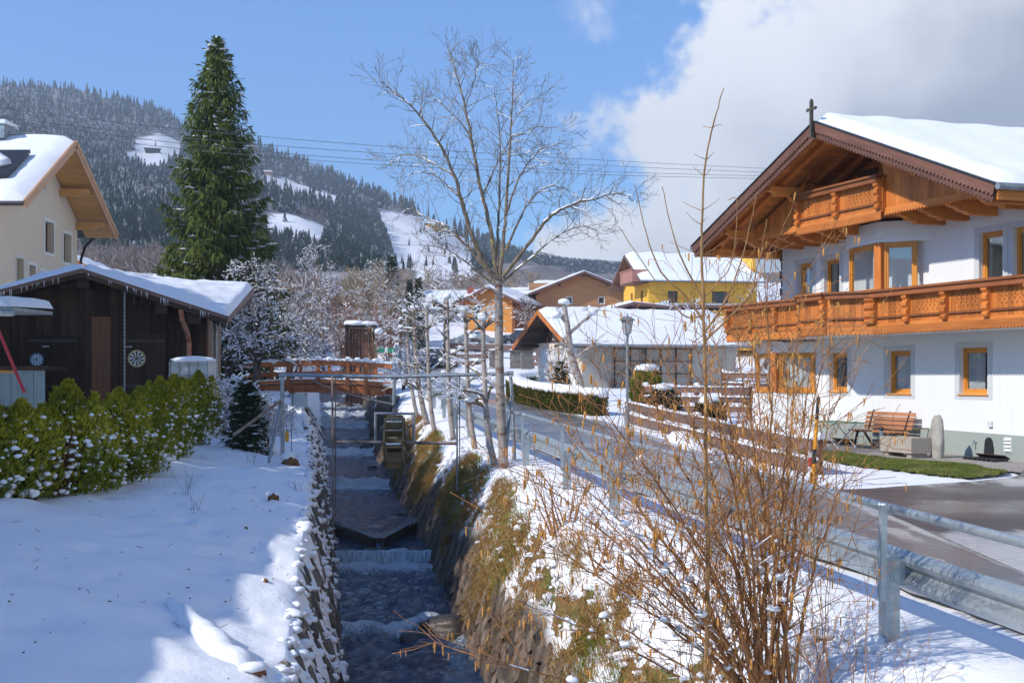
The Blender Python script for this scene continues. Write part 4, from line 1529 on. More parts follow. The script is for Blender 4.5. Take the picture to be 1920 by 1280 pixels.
def carved_board(name, L, ztop, zbot, step, mat, parent, loc, rz, dep=0.04, t=0.03, tilt=0.0):
 P, V = scallop(0, L, ztop, zbot, step, -t, 0, dep)
 n = len(P)
 Q = [(i, (i + 1) % n, n + (i + 1) % n, n + i) for i in range(n)]
 m_ = n - 2
 V2 = list(V)
 base = len(V2)
 for y in (-t, 0):
  for p in P[1:-1]:
   V2.append((p[0], y, ztop))
 Q2 = []
 for k, y in enumerate((0, 1)):
  lo = k * n + 1
  hi = base + k * m_
  for i in range(m_ - 1):
   q = (lo + i, lo + i + 1, hi + i + 1, hi + i)
   Q2.append(q if k == 0 else q[::-1])
 mb = MB()
 mb.add(V2, quads=Q[1:-2] + Q2)
 o = mb.build(name, mat, parent, loc=loc, rz=rz)
 return o
def post_profile(h):
 return [(0, 0), (0.10, 0), (0.12, 0.05), (0.07, 0.10), (0.12, 0.16), (0.12, 0.24), (0.075, 0.29), (0.125, 0.35), (0.125, 0.42), (0.08, 0.47), (0.13, 0.53), (0.13, h), (0, h)]
mbp = MB().prism(post_profile(0.68), -0.085, 0.085, 'x')
bal_post = setmat(mbp.mesh('baluster_post'), WOOD_ORANGE)
def railing(a, b, z0, parent, posts=True, cutpattern=True, npost=None, ends=(True, True)):
 loc, rz, L = facet(a, b)
 n = max(1, int(round(L / PL_W)))
 k = L / n / PL_W
 M = Matrix.Translation(loc) @ Matrix.Rotation(rz, 4, 'Z')
 np_ = npost if npost is not None else max(1, int(round(L / 1.28)))
 for i in range(n):
  ph = ((i + 0.5) / n * np_) % 1.0
  me = plank_cut if (cutpattern and 0.24 < ph < 0.76) else plank_plain
  p = M @ Vector((i * L / n, 0, z0 + 0.10))
  inst('plank', me, parent, p, (0, 0, rz), (k, 1, 1))
 if posts:
  for i in range(np_ + 1):
   if (i == 0 and not ends[0]) or (i == np_ and not ends[1]):
    continue
   p = M @ Vector((min(max(L * i / np_, 0.09), L - 0.09), 0.004, z0 + 0.10))
   inst('baluster_post', bal_post, parent, p, (0, 0, rz))
 MB().span((-0.03, -0.10, z0 + 0.80), (L + 0.03, 0.20, z0 + 0.85)).build('cap_rail', WOOD_RAIL_X, parent, loc=loc, rz=rz)
 carved_board('cap_fascia', L, z0 + 0.80, z0 + 0.70, 0.075, WOOD_RAIL_X, parent, (M @ Vector((0, 0.155, 0)))[:], rz, 0.03, 0.03)
 MB().span((0, 0.003, z0 + 0.205), (L, 0.05, z0 + 0.25)).build('mid_rail', WOOD_RAIL_X, parent, loc=loc, rz=rz)
 MB().span((0, -0.06, z0 + 0.03), (L, 0.028, z0 + 0.10)).build('sole_rail', WOOD_ORANGE_X, parent, loc=loc, rz=rz)
 carved_board('apron_board', L, z0 + 0.028, z0 - 0.115, 0.10, WOOD_ORANGE_X, parent, (M @ Vector((0, 0.035, 0)))[:], rz, 0.045, 0.03)
for i in range(5):
 railing(bal_line[i], bal_line[i + 1], BZ + 0.14, chalet, True, i in (0, 4), npost={0: 4, 1: 1, 2: 1, 3: 1, 4: 3}[i], ends=(i in (0, 1, 2, 4), i in (0, 3, 4)))
railing(bal_line[5], (10.35, -1.2), BZ + 0.14, chalet, False, False)
# ---------------- gable: clad storey in front of the wall
GE = 1.30                     # how far it stands out
GZ0 = 5.36
GS0, GS1 = -0.35, 8.85
OP0, OP1 = 2.88, 6.30         # loggia opening
MB().span((GS0, 0.003, GZ0), (GS1, GE - 0.01, GZ0 + 0.12)).build('gable_floor', WOOD_ORANGE_X, chalet)
def roof_under(s):
 return 7.30 - 0.377 * abs(s - 4.1)
n = int((GS1 - GS0) / 0.17)
for i in range(n):
 a = GS0 + (GS1 - GS0) * i / n
 b_ = GS0 + (GS1 - GS0) * (i + 1) / n
 z1a, z1b = roof_under(a) - 0.02, roof_under(b_) - 0.02
 if a > OP0 - 0.05 and b_ < OP1 + 0.05:
  continue
 z0_ = GZ0 + 0.002
 V = [(a + 0.002, GE, z0_), (b_ - 0.002, GE, z0_), (b_ - 0.002, GE, z1b), (a + 0.002, GE, z1a)]
 V += [(v[0], GE - 0.03, v[2]) for v in V]
 MB().add(V, quads=[(3, 2, 1, 0), (4, 5, 6, 7), (0, 1, 5, 4), (1, 2, 6, 5), (2, 3, 7, 6), (3, 0, 4, 7)]).build('cladding_board', WOOD_ORANGE, chalet)
for s_, sg in ((OP0, 1), (OP1, -1)):
 P = [(s_ - sg * 0.08, 6.1), (s_ + sg * 0.05, 6.1), (s_ + sg * 0.07, 6.3), (s_ + sg * 0.16, 6.5), (s_ + sg * 0.34, 6.72), (s_ + sg * 0.34, roof_under(s_ + sg * 0.34) - 0.03), (s_ - sg * 0.08, roof_under(s_ - sg * 0.08) - 0.03)]
 MB().prism(P, GE - 0.028, GE + 0.004, 'y').build('arch_board', WOOD_ORANGE, chalet)
MB().span((OP0 - 0.2, 0.02, GZ0 + 0.125), (OP1 + 0.2, 0.05, 6.95)).build('loggia_back', WOOD_ORANGE, chalet)
MB().span((4.9, 0.051, GZ0 + 0.13), (5.7, 0.075, 6.75)).build('loggia_door', WOOD_BROWN, chalet)
for s_ in (OP0 - 0.06, OP1 + 0.03):
 MB().span((s_, 0.06, GZ0 + 0.125), (s_ + 0.03, GE - 0.035, 6.5)).build('loggia_cheek', WOOD_ORANGE_X, chalet)
railing((OP0 - 0.02, GE + 0.10), (OP1 + 0.04, GE + 0.10), GZ0 - 0.02, chalet, True, True, npost=2)
for s_ in (OP0 - 0.02, OP1 + 0.04):
 MB().span((s_ - 0.02, GE + 0.002, GZ0 + 0.08), (s_ + 0.02, GE + 0.1, GZ0 + 0.8)).build('railing_cheek', WOOD_ORANGE, chalet)
carved_board('gable_apron', GS1 - GS0, GZ0 + 0.10, GZ0 - 0.03, 0.105, WOOD_ORANGE_X, chalet, (GS0, GE + 0.033, 0), 0, 0.05, 0.03)
cons = [(0.002, 5.06), (0.55, 5.06), (0.55, 5.02)]
def console(s, e0, e1, zt, h=0.26, w=0.17):
 L = e1 - e0
 P = [(e0, zt), (e0, zt - h), (e0 + L * 0.55, zt - h), (e0 + L * 0.60, zt - h * 0.82), (e0 + L * 0.74, zt - h * 0.72), (e0 + L * 0.78, zt - h * 0.52), (e0 + L * 0.90, zt - h * 0.42), (e0 + L * 0.94, zt - h * 0.2), (e1, zt - h * 0.15), (e1, zt)]
 return MB().prism(P, s - w / 2, s + w / 2, 'x')
for s_ in (-0.25, 0.85, 1.75, 2.55, 5.85, 6.75, 7.55, 8.35):
 console(s_, 0.003, GE + 0.02, GZ0 - 0.004, 0.27).build('console', WOOD_ORANGE_Y, chalet)
console(4.9, 0.56, GE + 0.02, GZ0 - 0.004, 0.27).build('console', WOOD_ORANGE_Y, chalet)
# ---------------- roof
RE0, RE1 = 2.33, -12.8        # front verge and rear end
RS, RZ_, SLOPE, HWID = 4.1, 7.52, 0.377, 6.05
ca = math.cos(math.atan(SLOPE))
def rz_at(s):
 return RZ_ - SLOPE * abs(s - RS)
for sg in (-1, 1):
 nB = 36
 for i in range(nB):
  a = RS + sg * HWID * i / nB
  b_ = RS + sg * HWID * (i + 1) / nB
  g_ = 0.006 * sg
  za, zb = rz_at(a + g_) - 0.05, rz_at(b_) - 0.05
  V = [(a + g_, RE0 - 0.05, za), (b_, RE0 - 0.05, zb), (b_, 0.0, zb), (a + g_, 0.0, za)]
  V += [(v[0], v[1], v[2] - 0.025) for v in V]
  MB().add(V, quads=[(0, 1, 2, 3), (7, 6, 5, 4), (0, 4, 5, 1), (1, 5, 6, 2), (2, 6, 7, 3), (3, 7, 4, 0)]).build('soffit_board', WOOD_ORANGE_Y, chalet)
 a, b_ = RS, RS + sg * (HWID + 0.02)
 V = [(a, RE0, rz_at(a)), (b_, RE0, rz_at(b_)), (b_, RE1, rz_at(b_)), (a, RE1, rz_at(a))]
 V += [(v[0], v[1], v[2] - 0.048) for v in V]
 MB().add(V, quads=[(0, 1, 2, 3), (7, 6, 5, 4), (0, 4, 5, 1), (1, 5, 6, 2), (2, 6, 7, 3), (3, 7, 4, 0)]).build('roof', DARK_METAL, chalet)
 for e_ in (RE0 - 0.55, RE0 - 1.45, 0.35):
  p0 = (RS + sg * 0.05, e_, rz_at(RS) - 0.165)
  p1 = (RS + sg * (HWID - 0.12), e_, rz_at(RS + sg * (HWID - 0.12)) - 0.145)
  MB().beam(p0, p1, 0.13, 0.15).build('rafter', WOOD_ORANGE_X, chalet)
 L = HWID / ca
 for nm, zt, zb, yy, mat_ in (('verge_board', 0.02, -0.17, RE0 + 0.035, WOOD_RED_X), ('verge_board', -0.12, -0.30, RE0 - 0.0, WOOD_RED_X)):
  o = carved_board(nm, L, zt, zb, 0.12, mat_, chalet, (RS, yy, RZ_), 0, 0.045, 0.03)
  if sg > 0:
   o.rotation_euler = (0, math.atan(SLOPE), 0)
  else:
   o.rotation_euler = (0, math.pi - math.atan(SLOPE), 0)
   o.scale = (1, 1, -1)
 o = MB().span((0, -0.03, 0.015), (L, 0.06, 0.045)).build('verge_flashing', DARK_METAL, chalet, loc=(RS, RE0, RZ_))
 if sg > 0:
  o.rotation_euler = (0, math.atan(SLOPE), 0)
 else:
  o.rotation_euler = (0, math.pi - math.atan(SLOPE), 0)
  o.scale = (1, 1, -1)
 se = RS + sg * (HWID + 0.06)
 MB().tube([(se, RE0 + 0.03, rz_at(se) + 0.0), (se, RE1, rz_at(se) + 0.0)], 0.07, 10).build('gutter', GALV_PIPE, chalet)
 MB().span((se - sg * 0.10 - 0.02, RE1, rz_at(se) - 0.24), (se - sg * 0.10 + 0.02, RE0 - 0.05, rz_at(se) - 0.04)).build('eaves_board', WOOD_ORANGE_Y, chalet)
 nu, nv = 40, 50
 V, idx = [], {}
 for iu in range(nu + 1):
  for iv in range(nv + 1):
   u, v = iu / nu, iv / nv
   s_ = RS + sg * HWID * u * 0.995
   e_ = RE0 - 0.03 + (RE1 - RE0 + 0.06) * v
   th = 0.20 + 0.035 * noise.noise((s_ * 0.9, e_ * 0.5, 3)) + 0.025 * noise.noise((s_ * 2.5, e_ * 2.1, 5)) + 0.03 * math.sin(e_ * 4.4 + s_ * 1.3) * 0.4
   dv = min((RE0 - 0.03) - e_, e_ - RE1)
   k = min(1.0, (max(0, dv) / 0.22)) ** 0.5
   if u > 0.965:
    k *= max(0, (1 - u) / 0.035) ** 0.5
   V.append((s_, e_, rz_at(s_) + 0.004 + th * (0.02 + 0.98 * k) * (1.0 + 0.25 * (1 - u) ** 6)))
 nc = nv + 1
 a = (np.arange(nu)[:, None] * nc + np.arange(nv)[None, :]).ravel()
 Q = np.stack([a, a + 1, a + nc + 1, a + nc], axis=-1)
 MB().add(V, quads=Q).build('roof_snow', SNOW, chalet, smooth=True)
for s_ in (RS, RS - 2.35, RS + 2.35, RS - 4.55, RS + 4.55):
 zt = rz_at(s_) - 0.25
 MB().prism([(-0.3, zt - 0.22), (RE0 - 0.35, zt - 0.22), (RE0 - 0.28, zt - 0.12), (RE0 - 0.16, zt - 0.10), (RE0 - 0.16, zt), (-0.3, zt)], s_ - 0.10, s_ + 0.10, 'x').build('purlin', WOOD_ORANGE_Y, chalet)
 console(s_, 0.9 if abs(s_ - RS) > 0.1 else 0.2, RE0 - 0.75, zt - 0.224, 0.22, 0.16).build('bracket', WOOD_ORANGE_Y, chalet)
for s_ in (S0 - 0.3, S1 + 0.35):
 zt = 5.22 if s_ < 4 else 5.16
 MB().span((s_ - 0.09, -0.5, zt - 0.2), (s_ + 0.09, RE0 - 0.4, zt)).build('wall_plate', WOOD_ORANGE_Y, chalet)
for e_ in (0.5, 1.25, 2.0):
 MB().span((-1.85, e_ - 0.06, 5.14), (S0 - 0.2, e_ + 0.06, 5.26)).build('eaves_joist', WOOD_ORANGE_X, chalet)
 MB().span((S1 + 0.1, e_ - 0.06, 5.02), (10.05, e_ + 0.06, 5.14)).build('eaves_joist', WOOD_ORANGE_X, chalet)
for k in range(9):
 MB().span((S1 + 0.003, -0.35, 2.95 + k * 0.24), (S1 + 0.34 - 0.06 * (k % 2), -0.12, 3.17 + k * 0.24)).build('log_end', WOOD_BROWN_X, chalet)
t = empty('ridge_cross', chw(RS, RE0 + 0.05, RZ_ - 0.25), CH_RZ, 'small wooden cross standing on the peak of the chalet gable', 'cross')
CROSSM = m_noise('weathered_cross', (0.05, 0.045, 0.03), (0.13, 0.12, 0.085), 7, 0.8, 0.2)
mb = MB().span((-0.035, 0.02, -0.1), (0.035, 0.085, 0.74))
mb.build('upright', CROSSM, t)
MB().span((-0.15, 0.02, 0.53), (0.15, 0.08, 0.585)).build('crossbar', CROSSM, t)
mb = MB()
for x, z in ((-0.165, 0.557), (0.165, 0.557), (0, 0.755)):
 mb.blob((x, 0.052, z), (0.042, 0.032, 0.042), 1, 2, 0.05)
mb.build('trefoil', CROSSM, t, True)
# ---------------- things along the foot of the wall
def ch_thing(name, s, e, z, label, cat, group=None, rz=0.0):
 p = chw(s, e, 0)
 return empty(name, (p.x, p.y, z), CH_RZ + rz, label, cat, group)
yz = lambda s, e: float(road_z(chw(s, e, 0).y)) + 0.03
BENCH_W = m_wood('bench_slat', (0.30, 0.11, 0.045), (0.52, 0.24, 0.11), 'x', rough=0.6, vary=0.25)
t = ch_thing('garden_bench', 4.2, 0.55, yz(4.2, 0.5), 'slatted brown wooden bench with dark iron legs against the chalet wall', 'bench')
for k in range(4):
 MB().span((-0.92, 0.12 - k * 0.105, 0.40), (0.92, 0.21 - k * 0.105, 0.43)).build('seat_slat', BENCH_W, t)
for k in range(4):
 zz, yy = 0.50 + k * 0.105, -0.26 - k * 0.03
 MB().box((0, yy, zz), (1.84, 0.025, 0.085), M=Matrix.Rotation(0.28, 3, 'X')).build('back_slat', BENCH_W, t)
for x in (-0.7, 0.7):
 mb = MB().beam((x, 0.2, 0), (x, 0.08, 0.40), 0.035, 0.045).beam((x, -0.36, 0), (x, -0.08, 0.40), 0.035, 0.045)
 mb.beam((x, -0.20, 0.38), (x, -0.38, 0.90), 0.035, 0.03).beam((x, -0.24, 0.385), (x, 0.21, 0.385), 0.035, 0.03)
 mb.build('leg', DARK_METAL, t)
t = ch_thing('folding_table', 4.85, 1.25, yz(4.8, 1.2), 'folding garden table with green top and white crossed legs in front of the bench', 'table')
GREENTOP = m_noise('green_table_top', (0.12, 0.28, 0.16), (0.22, 0.42, 0.26), 5, 0.5, 0.05)
WHITEPAINT = m_noise('white_paint', (0.62, 0.62, 0.60), (0.78, 0.78, 0.76), 5, 0.5, 0.05)
MB().span((-0.72, -0.3, 0.60), (0.72, 0.3, 0.625)).build('table_top', GREENTOP, t)
for y in (-0.25, 0.25):
 MB().tube([(-0.42, y, 0), (0.38, y, 0.55), (0.42, y, 0.6)], 0.014, 6).build('leg', WHITEPAINT, t)
 MB().tube([(0.42, y, 0), (-0.38, y, 0.55), (-0.42, y, 0.6)], 0.014, 6).build('leg', WHITEPAINT, t)
MB().tube([(-0.42, -0.25, 0.02), (-0.42, 0.25, 0.02)], 0.012, 6).build('cross_bar', WHITEPAINT, t)
t = ch_thing('wall_box', 3.45, 1.0, yz(3.4, 1.0), 'small grey post standing between bench and stone trough', 'post')
MB().span((-0.035, -0.03, 0), (0.035, 0.03, 0.48)).build('post', GALV_PIPE, t)
MB().blob((0, 0, 0.52), (0.07, 0.06, 0.05), 4, 2, 0.1).build('knob', DARK_METAL, t, True)
TROUGH = m_noise('exposed_aggregate', (0.24, 0.20, 0.16), (0.52, 0.45, 0.37), 38, 0.85, 0.6, 0.01, detail=3)
t = ch_thing('stone_trough', 2.1, 1.35, yz(2.1, 1.3) + 0.02, 'grey pebbled concrete water trough standing on the lawn beside the standing stone', 'trough')
mb = MB()
mb.span((-0.55, -0.25, 0.07), (-0.47, 0.25, 0.40)).span((0.47, -0.25, 0.07), (0.55, 0.25, 0.40)).span((-0.47, -0.25, 0.07), (0.47, -0.17, 0.40)).span((-0.47, 0.17, 0.07), (0.47, 0.25, 0.40)).span((-0.47, -0.17, 0.07), (0.47, 0.17, 0.14))
mb.build('basin', TROUGH, t)
for x in (-0.4, 0.4):
 MB().span((x - 0.08, -0.2, -0.05), (x + 0.08, 0.2, 0.068)).build('foot', TROUGH, t)
SLAB = m_noise('standing_stone', (0.26, 0.235, 0.20), (0.44, 0.41, 0.36), 5, 0.9, 0.4, 0.02)
t = ch_thing('standing_stone', 1.55, 0.95, yz(1.5, 0.9), 'upright rough grey stone slab with a brass tap behind the trough', 'stone')
mb = MB().blob((0, 0, 0.34), (0.20, 0.13, 0.60), 9, 3, 0.12)
mb.V[0][:, 0] *= 1.0 - 0.22 * (mb.V[0][:, 2] - 0.3)
mb.build('slab', SLAB, t, True)
MB().tube([(0.12, 0.1, 0.62), (0.22, 0.3, 0.62), (0.3, 0.34, 0.60)], 0.014, 6).build('tap', m_noise('brass', (0.35, 0.23, 0.08), (0.5, 0.36, 0.14), 6, 0.4, 0, metal=0.8), t)
MB().tube([(0.10, 0.13, 0.60), (0.08, 0.2, 0.4), (0.09, 0.2, 0.12)], 0.008, 6).build('hose', DARK_METAL, t)
t = ch_thing('vent_grille', 0.42, 0.038, 0.26, 'white louvred vent grille on the plinth at the right end of the wall', 'vent')
MB().span((-0.11, 0, -0.16), (0.11, 0.015, 0.16)).build('plate', WHITEPAINT, t)
for k in range(4):
 MB().box((0, 0.028, -0.11 + k * 0.075), (0.19, 0.05, 0.012), M=Matrix.Rotation(-0.6, 3, 'X')).build('louvre', WHITEPAINT, t)
t = ch_thing('wall_tap', 1.42, 0.038, 0.26, 'little steel tap on the plinth right of the standing stone', 'tap')
MB().tube([(0, 0, 0), (0, 0.09, 0), (0, 0.12, -0.05)], 0.016, 8).build('spout', GALV_PIPE, t)
MB().tube([(-0.05, 0.06, 0.045), (0.05, 0.06, 0.045)], 0.01, 6).build('handle', GALV_PIPE, t)
t = ch_thing('socket_box', 0.98, 0.003, 0.68, 'small pale socket box on the white wall above the plinth', 'box')
MB().span((-0.06, 0, -0.06), (0.06, 0.05, 0.06)).build('cover', WHITEPAINT, t)
t = ch_thing('round_top_plate', 1.0, 0.038, 0.0, 'dark round-topped cover plate on the plinth right of the stone', 'plate')  # flat dark round-topped shape set on the plinth
MB().prism([(-0.15, 0.02)] + [(-0.15 + 0.02 * k if k < 2 else 0.12 * math.cos(math.pi - (k - 2) * math.pi / 8), 0.2 if k < 2 else 0.28 + 0.12 * math.sin((k - 2) * math.pi / 8)) for k in range(11)] + [(0.15, 0.02)], 0, 0.02, 'y').build('plate', DARK_METAL, t)
for s_, lb in ((0.62, 'open dark light-shaft grating on the path at the right end of the wall'), (6.0, 'dark light-shaft grating on the path left of the table')):
 t = ch_thing('shaft_grating', s_, 0.45, yz(s_, 0.4), lb, 'grating', 'light shaft gratings along the wall')
 mb = MB()
 for k in range(7):
  mb.span((-0.45 + k * 0.14, -0.2, 0.0), (-0.37 + k * 0.14, 0.2, 0.05))
 mb.build('bars', DARK_METAL, t)
 MB().box((0, -0.18, 0.08), (0.9, 0.16, 0.02), M=Matrix.Rotation(0.5, 3, 'X')).build('flap', WOOD_DARK_X, t)
for s_ in (1.75, 2.45):
 p = chw(s_, 1.2, BZ + 0.99)
 t = empty('flower_box_hook', p, CH_RZ, 'little steel hook on the balcony cap rail, ' + ('the one nearer the drive' if s_ < 2 else 'the one nearer the bay'), 'hook', 'hooks on the balcony rail')
 MB().tube([(-0.04, 0, 0.10), (-0.03, 0, 0.04), (0, 0, 0), (0.03, 0, 0.04), (0.04, 0, 0.10)], 0.008, 6).build('fork', GALV_PIPE, t)
# ------------------------------------------------------------------ other buildings
def snow_roof(parent, p00, p10, p11, p01, th=0.22, name='roof_snow', nu=24, nv=16, seed=0, corr=0.0):
 p00, p10, p11, p01 = map(Vector, (p00, p10, p11, p01))
 V = []
 for i in range(nu + 1):
  for j in range(nv + 1):
   u, v = i / nu, j / nv
   p = (p00 * (1 - u) + p10 * u) * (1 - v) + (p01 * (1 - u) + p11 * u) * v
   k = min(1, min(u, 1 - u) * nu / 1.3) ** 0.5 * min(1, v * nv / 1.2) ** 0.5
   t = th * (1 + 0.5 * noise.noise((p.x * 0.8 + seed, p.y * 0.8, 1)) + 0.3 * noise.noise((p.x * 2.6, p.y * 2.6, seed)))
   t += corr * math.sin(u * 75)
   V.append((p + Vector((0, 0, 0.01 + t * k)))[:])
 nc = nv + 1
 a = (np.arange(nu)[:, None] * nc + np.arange(nv)[None, :]).ravel()
 Q = np.stack([a, a + nc, a + nc + 1, a + 1], axis=-1)
 return MB().add(V, quads=Q).build(name, SNOW, parent, smooth=True)
def gable_house(name, label, origin, rz, L, W, h, rise, oh=0.8, ov=0.9, wall=None, gable=None, roofm=None, soff=None, verge=None, holes=None, snow=0.22, base=0.6, cat='house', corr=0.0):
 """local x = ridge, from the visible gable (x=0) to the far one; y across, 0 = eaves wall nearest the viewer's right/front.
 holes: dict front/gable -> list of (a0, a1, z0, z1, style)"""
 t = empty(name, origin, rz, label, cat)
 holes = holes or {}
 fh = [q[:4] for q in holes.get('front', [])]
 gh = [q[:4] for q in holes.get('gable', [])]
 mid = W / 2
 mb = MB()
 wall_holes(mb, -L, 0, -base, h, [(-q[1], -q[0], q[2], q[3]) for q in fh], 0.25)
 mb.build('wall', wall, t, rz=math.pi)
 MB().span((0.252, W - 0.25, -base), (L, W, h)).span((L - 0.25, 0.252, -base), (L, W - 0.252, h + rise * 0.98)).build('wall', wall, t)
 mb = MB()
 wall_holes(mb, 0.001, W - 0.001, -base, h + rise, gh, 0.25)
 V = mb.V[0]
 V[:, 2] = np.where(V[:, 2] > h - 0.01, np.minimum(V[:, 2], h + rise * (1 - np.abs(V[:, 0] - mid) / mid)), V[:, 2])
 Vt = [(0.001, 0, h), (W - 0.001, 0, h), (mid, 0, h + rise - 0.01), (0.001, -0.25, h), (W - 0.001, -0.25, h), (mid, -0.25, h + rise - 0.01)]
 mb.V[0] = V
 V[:, 2] = np.minimum(V[:, 2], np.where(V[:, 2] > h, h, V[:, 2]))
 mb.add(Vt, quads=[(0, 2, 5, 3), (2, 1, 4, 5)], tris=[(0, 1, 2), (3, 5, 4)])
 gw = mb.build('gable_wall', gable or wall, t)
 gw.rotation_euler = (0, 0, math.pi / 2)
 for q in holes.get('front', []):
  window(t, -q[1], -q[0], q[2], q[3], rz=math.pi, recess=0.08, mat=q[4], glass=GLASS_FAR, room=False, fr=0.06, mull=q[5] if len(q) > 5 else ())
 for q in holes.get('gable', []):
  window(t, q[0], q[1], q[2], q[3], rz=math.pi / 2, recess=0.08, mat=q[4], glass=GLASS_FAR, room=False, fr=0.06, mull=q[5] if len(q) > 5 else ())
 sl = rise / mid
 zt = h + rise + 0.22
 for sg in (-1, 1):
  ye = mid + sg * (mid + oh)
  ze = zt - sl * (mid + oh)
  V = [(-ov, mid, zt), (-ov, ye, ze), (L + 0.5, ye, ze), (L + 0.5, mid, zt)]
  V = V + [(v[0], v[1], v[2] - 0.14) for v in V]
  MB().add(V, quads=[(0, 1, 2, 3), (7, 6, 5, 4), (0, 4, 5, 1), (1, 5, 6, 2), (2, 6, 7, 3), (3, 7, 4, 0)]).build('roof', roofm or WOOD_BROWN_X, t)
  V = [(-ov + 0.03, mid, zt - 0.142), (-ov + 0.03, ye, ze - 0.142), (0.0, ye, ze - 0.142), (0.0, mid, zt - 0.142)]
  V = V + [(v[0], v[1], v[2] - 0.03) for v in V]
  MB().add(V, quads=[(0, 1, 2, 3), (7, 6, 5, 4), (0, 4, 5, 1), (1, 5, 6, 2), (2, 6, 7, 3), (3, 7, 4, 0)]).build('soffit', soff or WOOD_BROWN_X, t)
  MB().beam((-ov - 0.02, mid, zt - 0.10), (-ov - 0.02, ye, ze - 0.10), 0.05, 0.22).build('verge_board', verge or WOOD_BROWN_X, t)
  MB().tube([(-ov, ye - sg * -0.05, ze - 0.05), (L + 0.5, ye - sg * -0.05, ze - 0.05)], 0.06, 8).build('gutter', GALV_PIPE, t)
  if snow:
   lo0, lo1, hi1, hi0 = (-ov + 0.02, ye, ze), (L + 0.48, ye, ze), (L + 0.48, mid, zt), (-ov + 0.02, mid, zt)
   if sg < 0:
    snow_roof(t, lo0, lo1, hi1, hi0, snow, seed=int(L * 7), corr=corr)
   else:
    snow_roof(t, lo1, lo0, hi0, hi1, snow, seed=int(L * 5), corr=corr)
 for yy in (mid, 0.15, W - 0.15, mid * 0.5, mid * 1.5):
  zz = zt - sl * abs(yy - mid) - 0.30
  MB().span((-ov + 0.1, yy - 0.08, zz - 0.16), (0.0, yy + 0.08, zz)).build('purlin', soff or WOOD_BROWN_X, t)
 return t
def siding(name, c1, c2):
 m, nt, b = newmat(name)
 t = N(nt, 'ShaderNodeTexCoord')
 v = t.outputs['Object']
 w = N(nt, 'ShaderNodeTexWave', wave_type='BANDS', bands_direction='Z', wave_profile='SAW')
 w.inputs['Scale'].default_value = 1.6
 w.inputs['Distortion'].default_value = 0.15
 nt.links.new(v, w.inputs['Vector'])
 n_ = nz(nt, mp(nt, v, (0.3, 0.3, 6)), 2.2, 5, 0.65)
 col = ramp(nt, n_, [(0.3, c1), (0.7, c2)])
 col = mixc_(nt, ramp(nt, w.outputs[0], [(0.0, 0.55), (0.12, 0.0)]), col, tuple(x * 0.25 for x in c1))
 nt.links.new(col, b.inputs['Base Color'])
 b.inputs['Roughness'].default_value = 0.75
 bump(nt, b, w.outputs[0], 0.4, 0.03)
 return m
YELLOW = plaster('yellow_render', (0.88, 0.48, 0.075), 0.06)
CREAM = plaster('cream_render', (0.74, 0.63, 0.50), 0.04)
GREYW = plaster('garage_render', (0.52, 0.48, 0.42), 0.16)
OFFWHITE = plaster('offwhite_render', (0.70, 0.69, 0.66), 0.08)
SIDING = siding('brown_siding', (0.34, 0.155, 0.065), (0.58, 0.31, 0.15))
SIDING_O = siding('orange_siding', (0.60, 0.22, 0.035), (0.80, 0.34, 0.07))
SIDING_R = siding('redbrown_siding', (0.22, 0.07, 0.03), (0.36, 0.125, 0.055))
REDTILE = m_noise('red_roof_edge', (0.30, 0.07, 0.05), (0.45, 0.12, 0.08), 6, 0.7, 0.1)
PINKWOOD = m_wood('pinkish_stained_board', (0.35, 0.15, 0.12), (0.50, 0.24, 0.19), 'x', rough=0.6, vary=0.2)
PURPLEWOOD = m_wood('dark_brown_stained', (0.10, 0.055, 0.05), (0.20, 0.115, 0.105), 'x', rough=0.6, vary=0.2)
BROWNFR = m_noise('brown_window_frame', (0.06, 0.035, 0.025), (0.11, 0.07, 0.05), 6, 0.5, 0)
WHITEFR = WHITEPAINT
ye_rz = R(9.0)
yh = gable_house('yellow_house', 'bright yellow house with snowy roof, pink balcony and a glazed ground floor wing', (11.3, 105.6, 4.4), ye_rz, 9.3, 8.6, 5.4, 2.05, 1.0, 1.0,
     YELLOW, YELLOW, PURPLEWOOD, PURPLEWOOD, PURPLEWOOD,
     {'front': [(1.6, 2.45, 3.3, 4.35, BROWNFR), (5.4, 6.9, 3.3, 4.35, BROWNFR, (0.5,)), (2.6, 3.6, 0.4, 1.7, BROWNFR), (6.2, 7.0, 0.0, 1.9, BROWNFR)],
     'gable': [(2.0, 2.7, 3.2, 4.5, BROWNFR), (5.4, 6.1, 3.2, 4.5, BROWNFR)]}, snow=0.28)
mb = MB().span((-1.35, 0.2, 5.0), (-0.02, 4.4, 5.15))
mb.build('balcony_floor', PURPLEWOOD, yh)
for k in range(12):
 MB().span((-1.38, 0.2 + k * 0.34, 5.1), (-1.34, 0.52 + k * 0.34, 6.1)).build('balcony_board', PINKWOOD, yh)
MB().span((-1.36, 0.16, 5.1), (0.0, 0.2, 6.1)).build('balcony_side', PINKWOOD, yh)
MB().span((-1.45, 0.1, 6.1), (-1.28, 4.4, 6.18)).build('balcony_cap', PINKWOOD, yh)
MB().span((-2.2, -3.2, -0.6), (9.0, -0.27, 2.6)).build('wing_wall', YELLOW, yh)
MB().span((-2.5, -3.9, 2.75), (9.6, -0.27, 2.98)).build('wing_roof', PURPLEWOOD, yh)
MB().span((-0.2, -3.5, 2.985), (9.3, -0.3, 3.15)).build('wing_roof_snow', m_noise('old_grey_snow', (0.50, 0.55, 0.56), (0.68, 0.72, 0.73), 1.5, 0.7, 0.2), yh)
MB().prism([(-6.0, 2.2), (-2.4, 3.15), (1.4, 2.75), (1.4, 2.55), (-2.4, 2.92), (-6.0, 1.98)], -4.6, -0.6, 'y').build('porch_roof', PURPLEWOOD, yh)
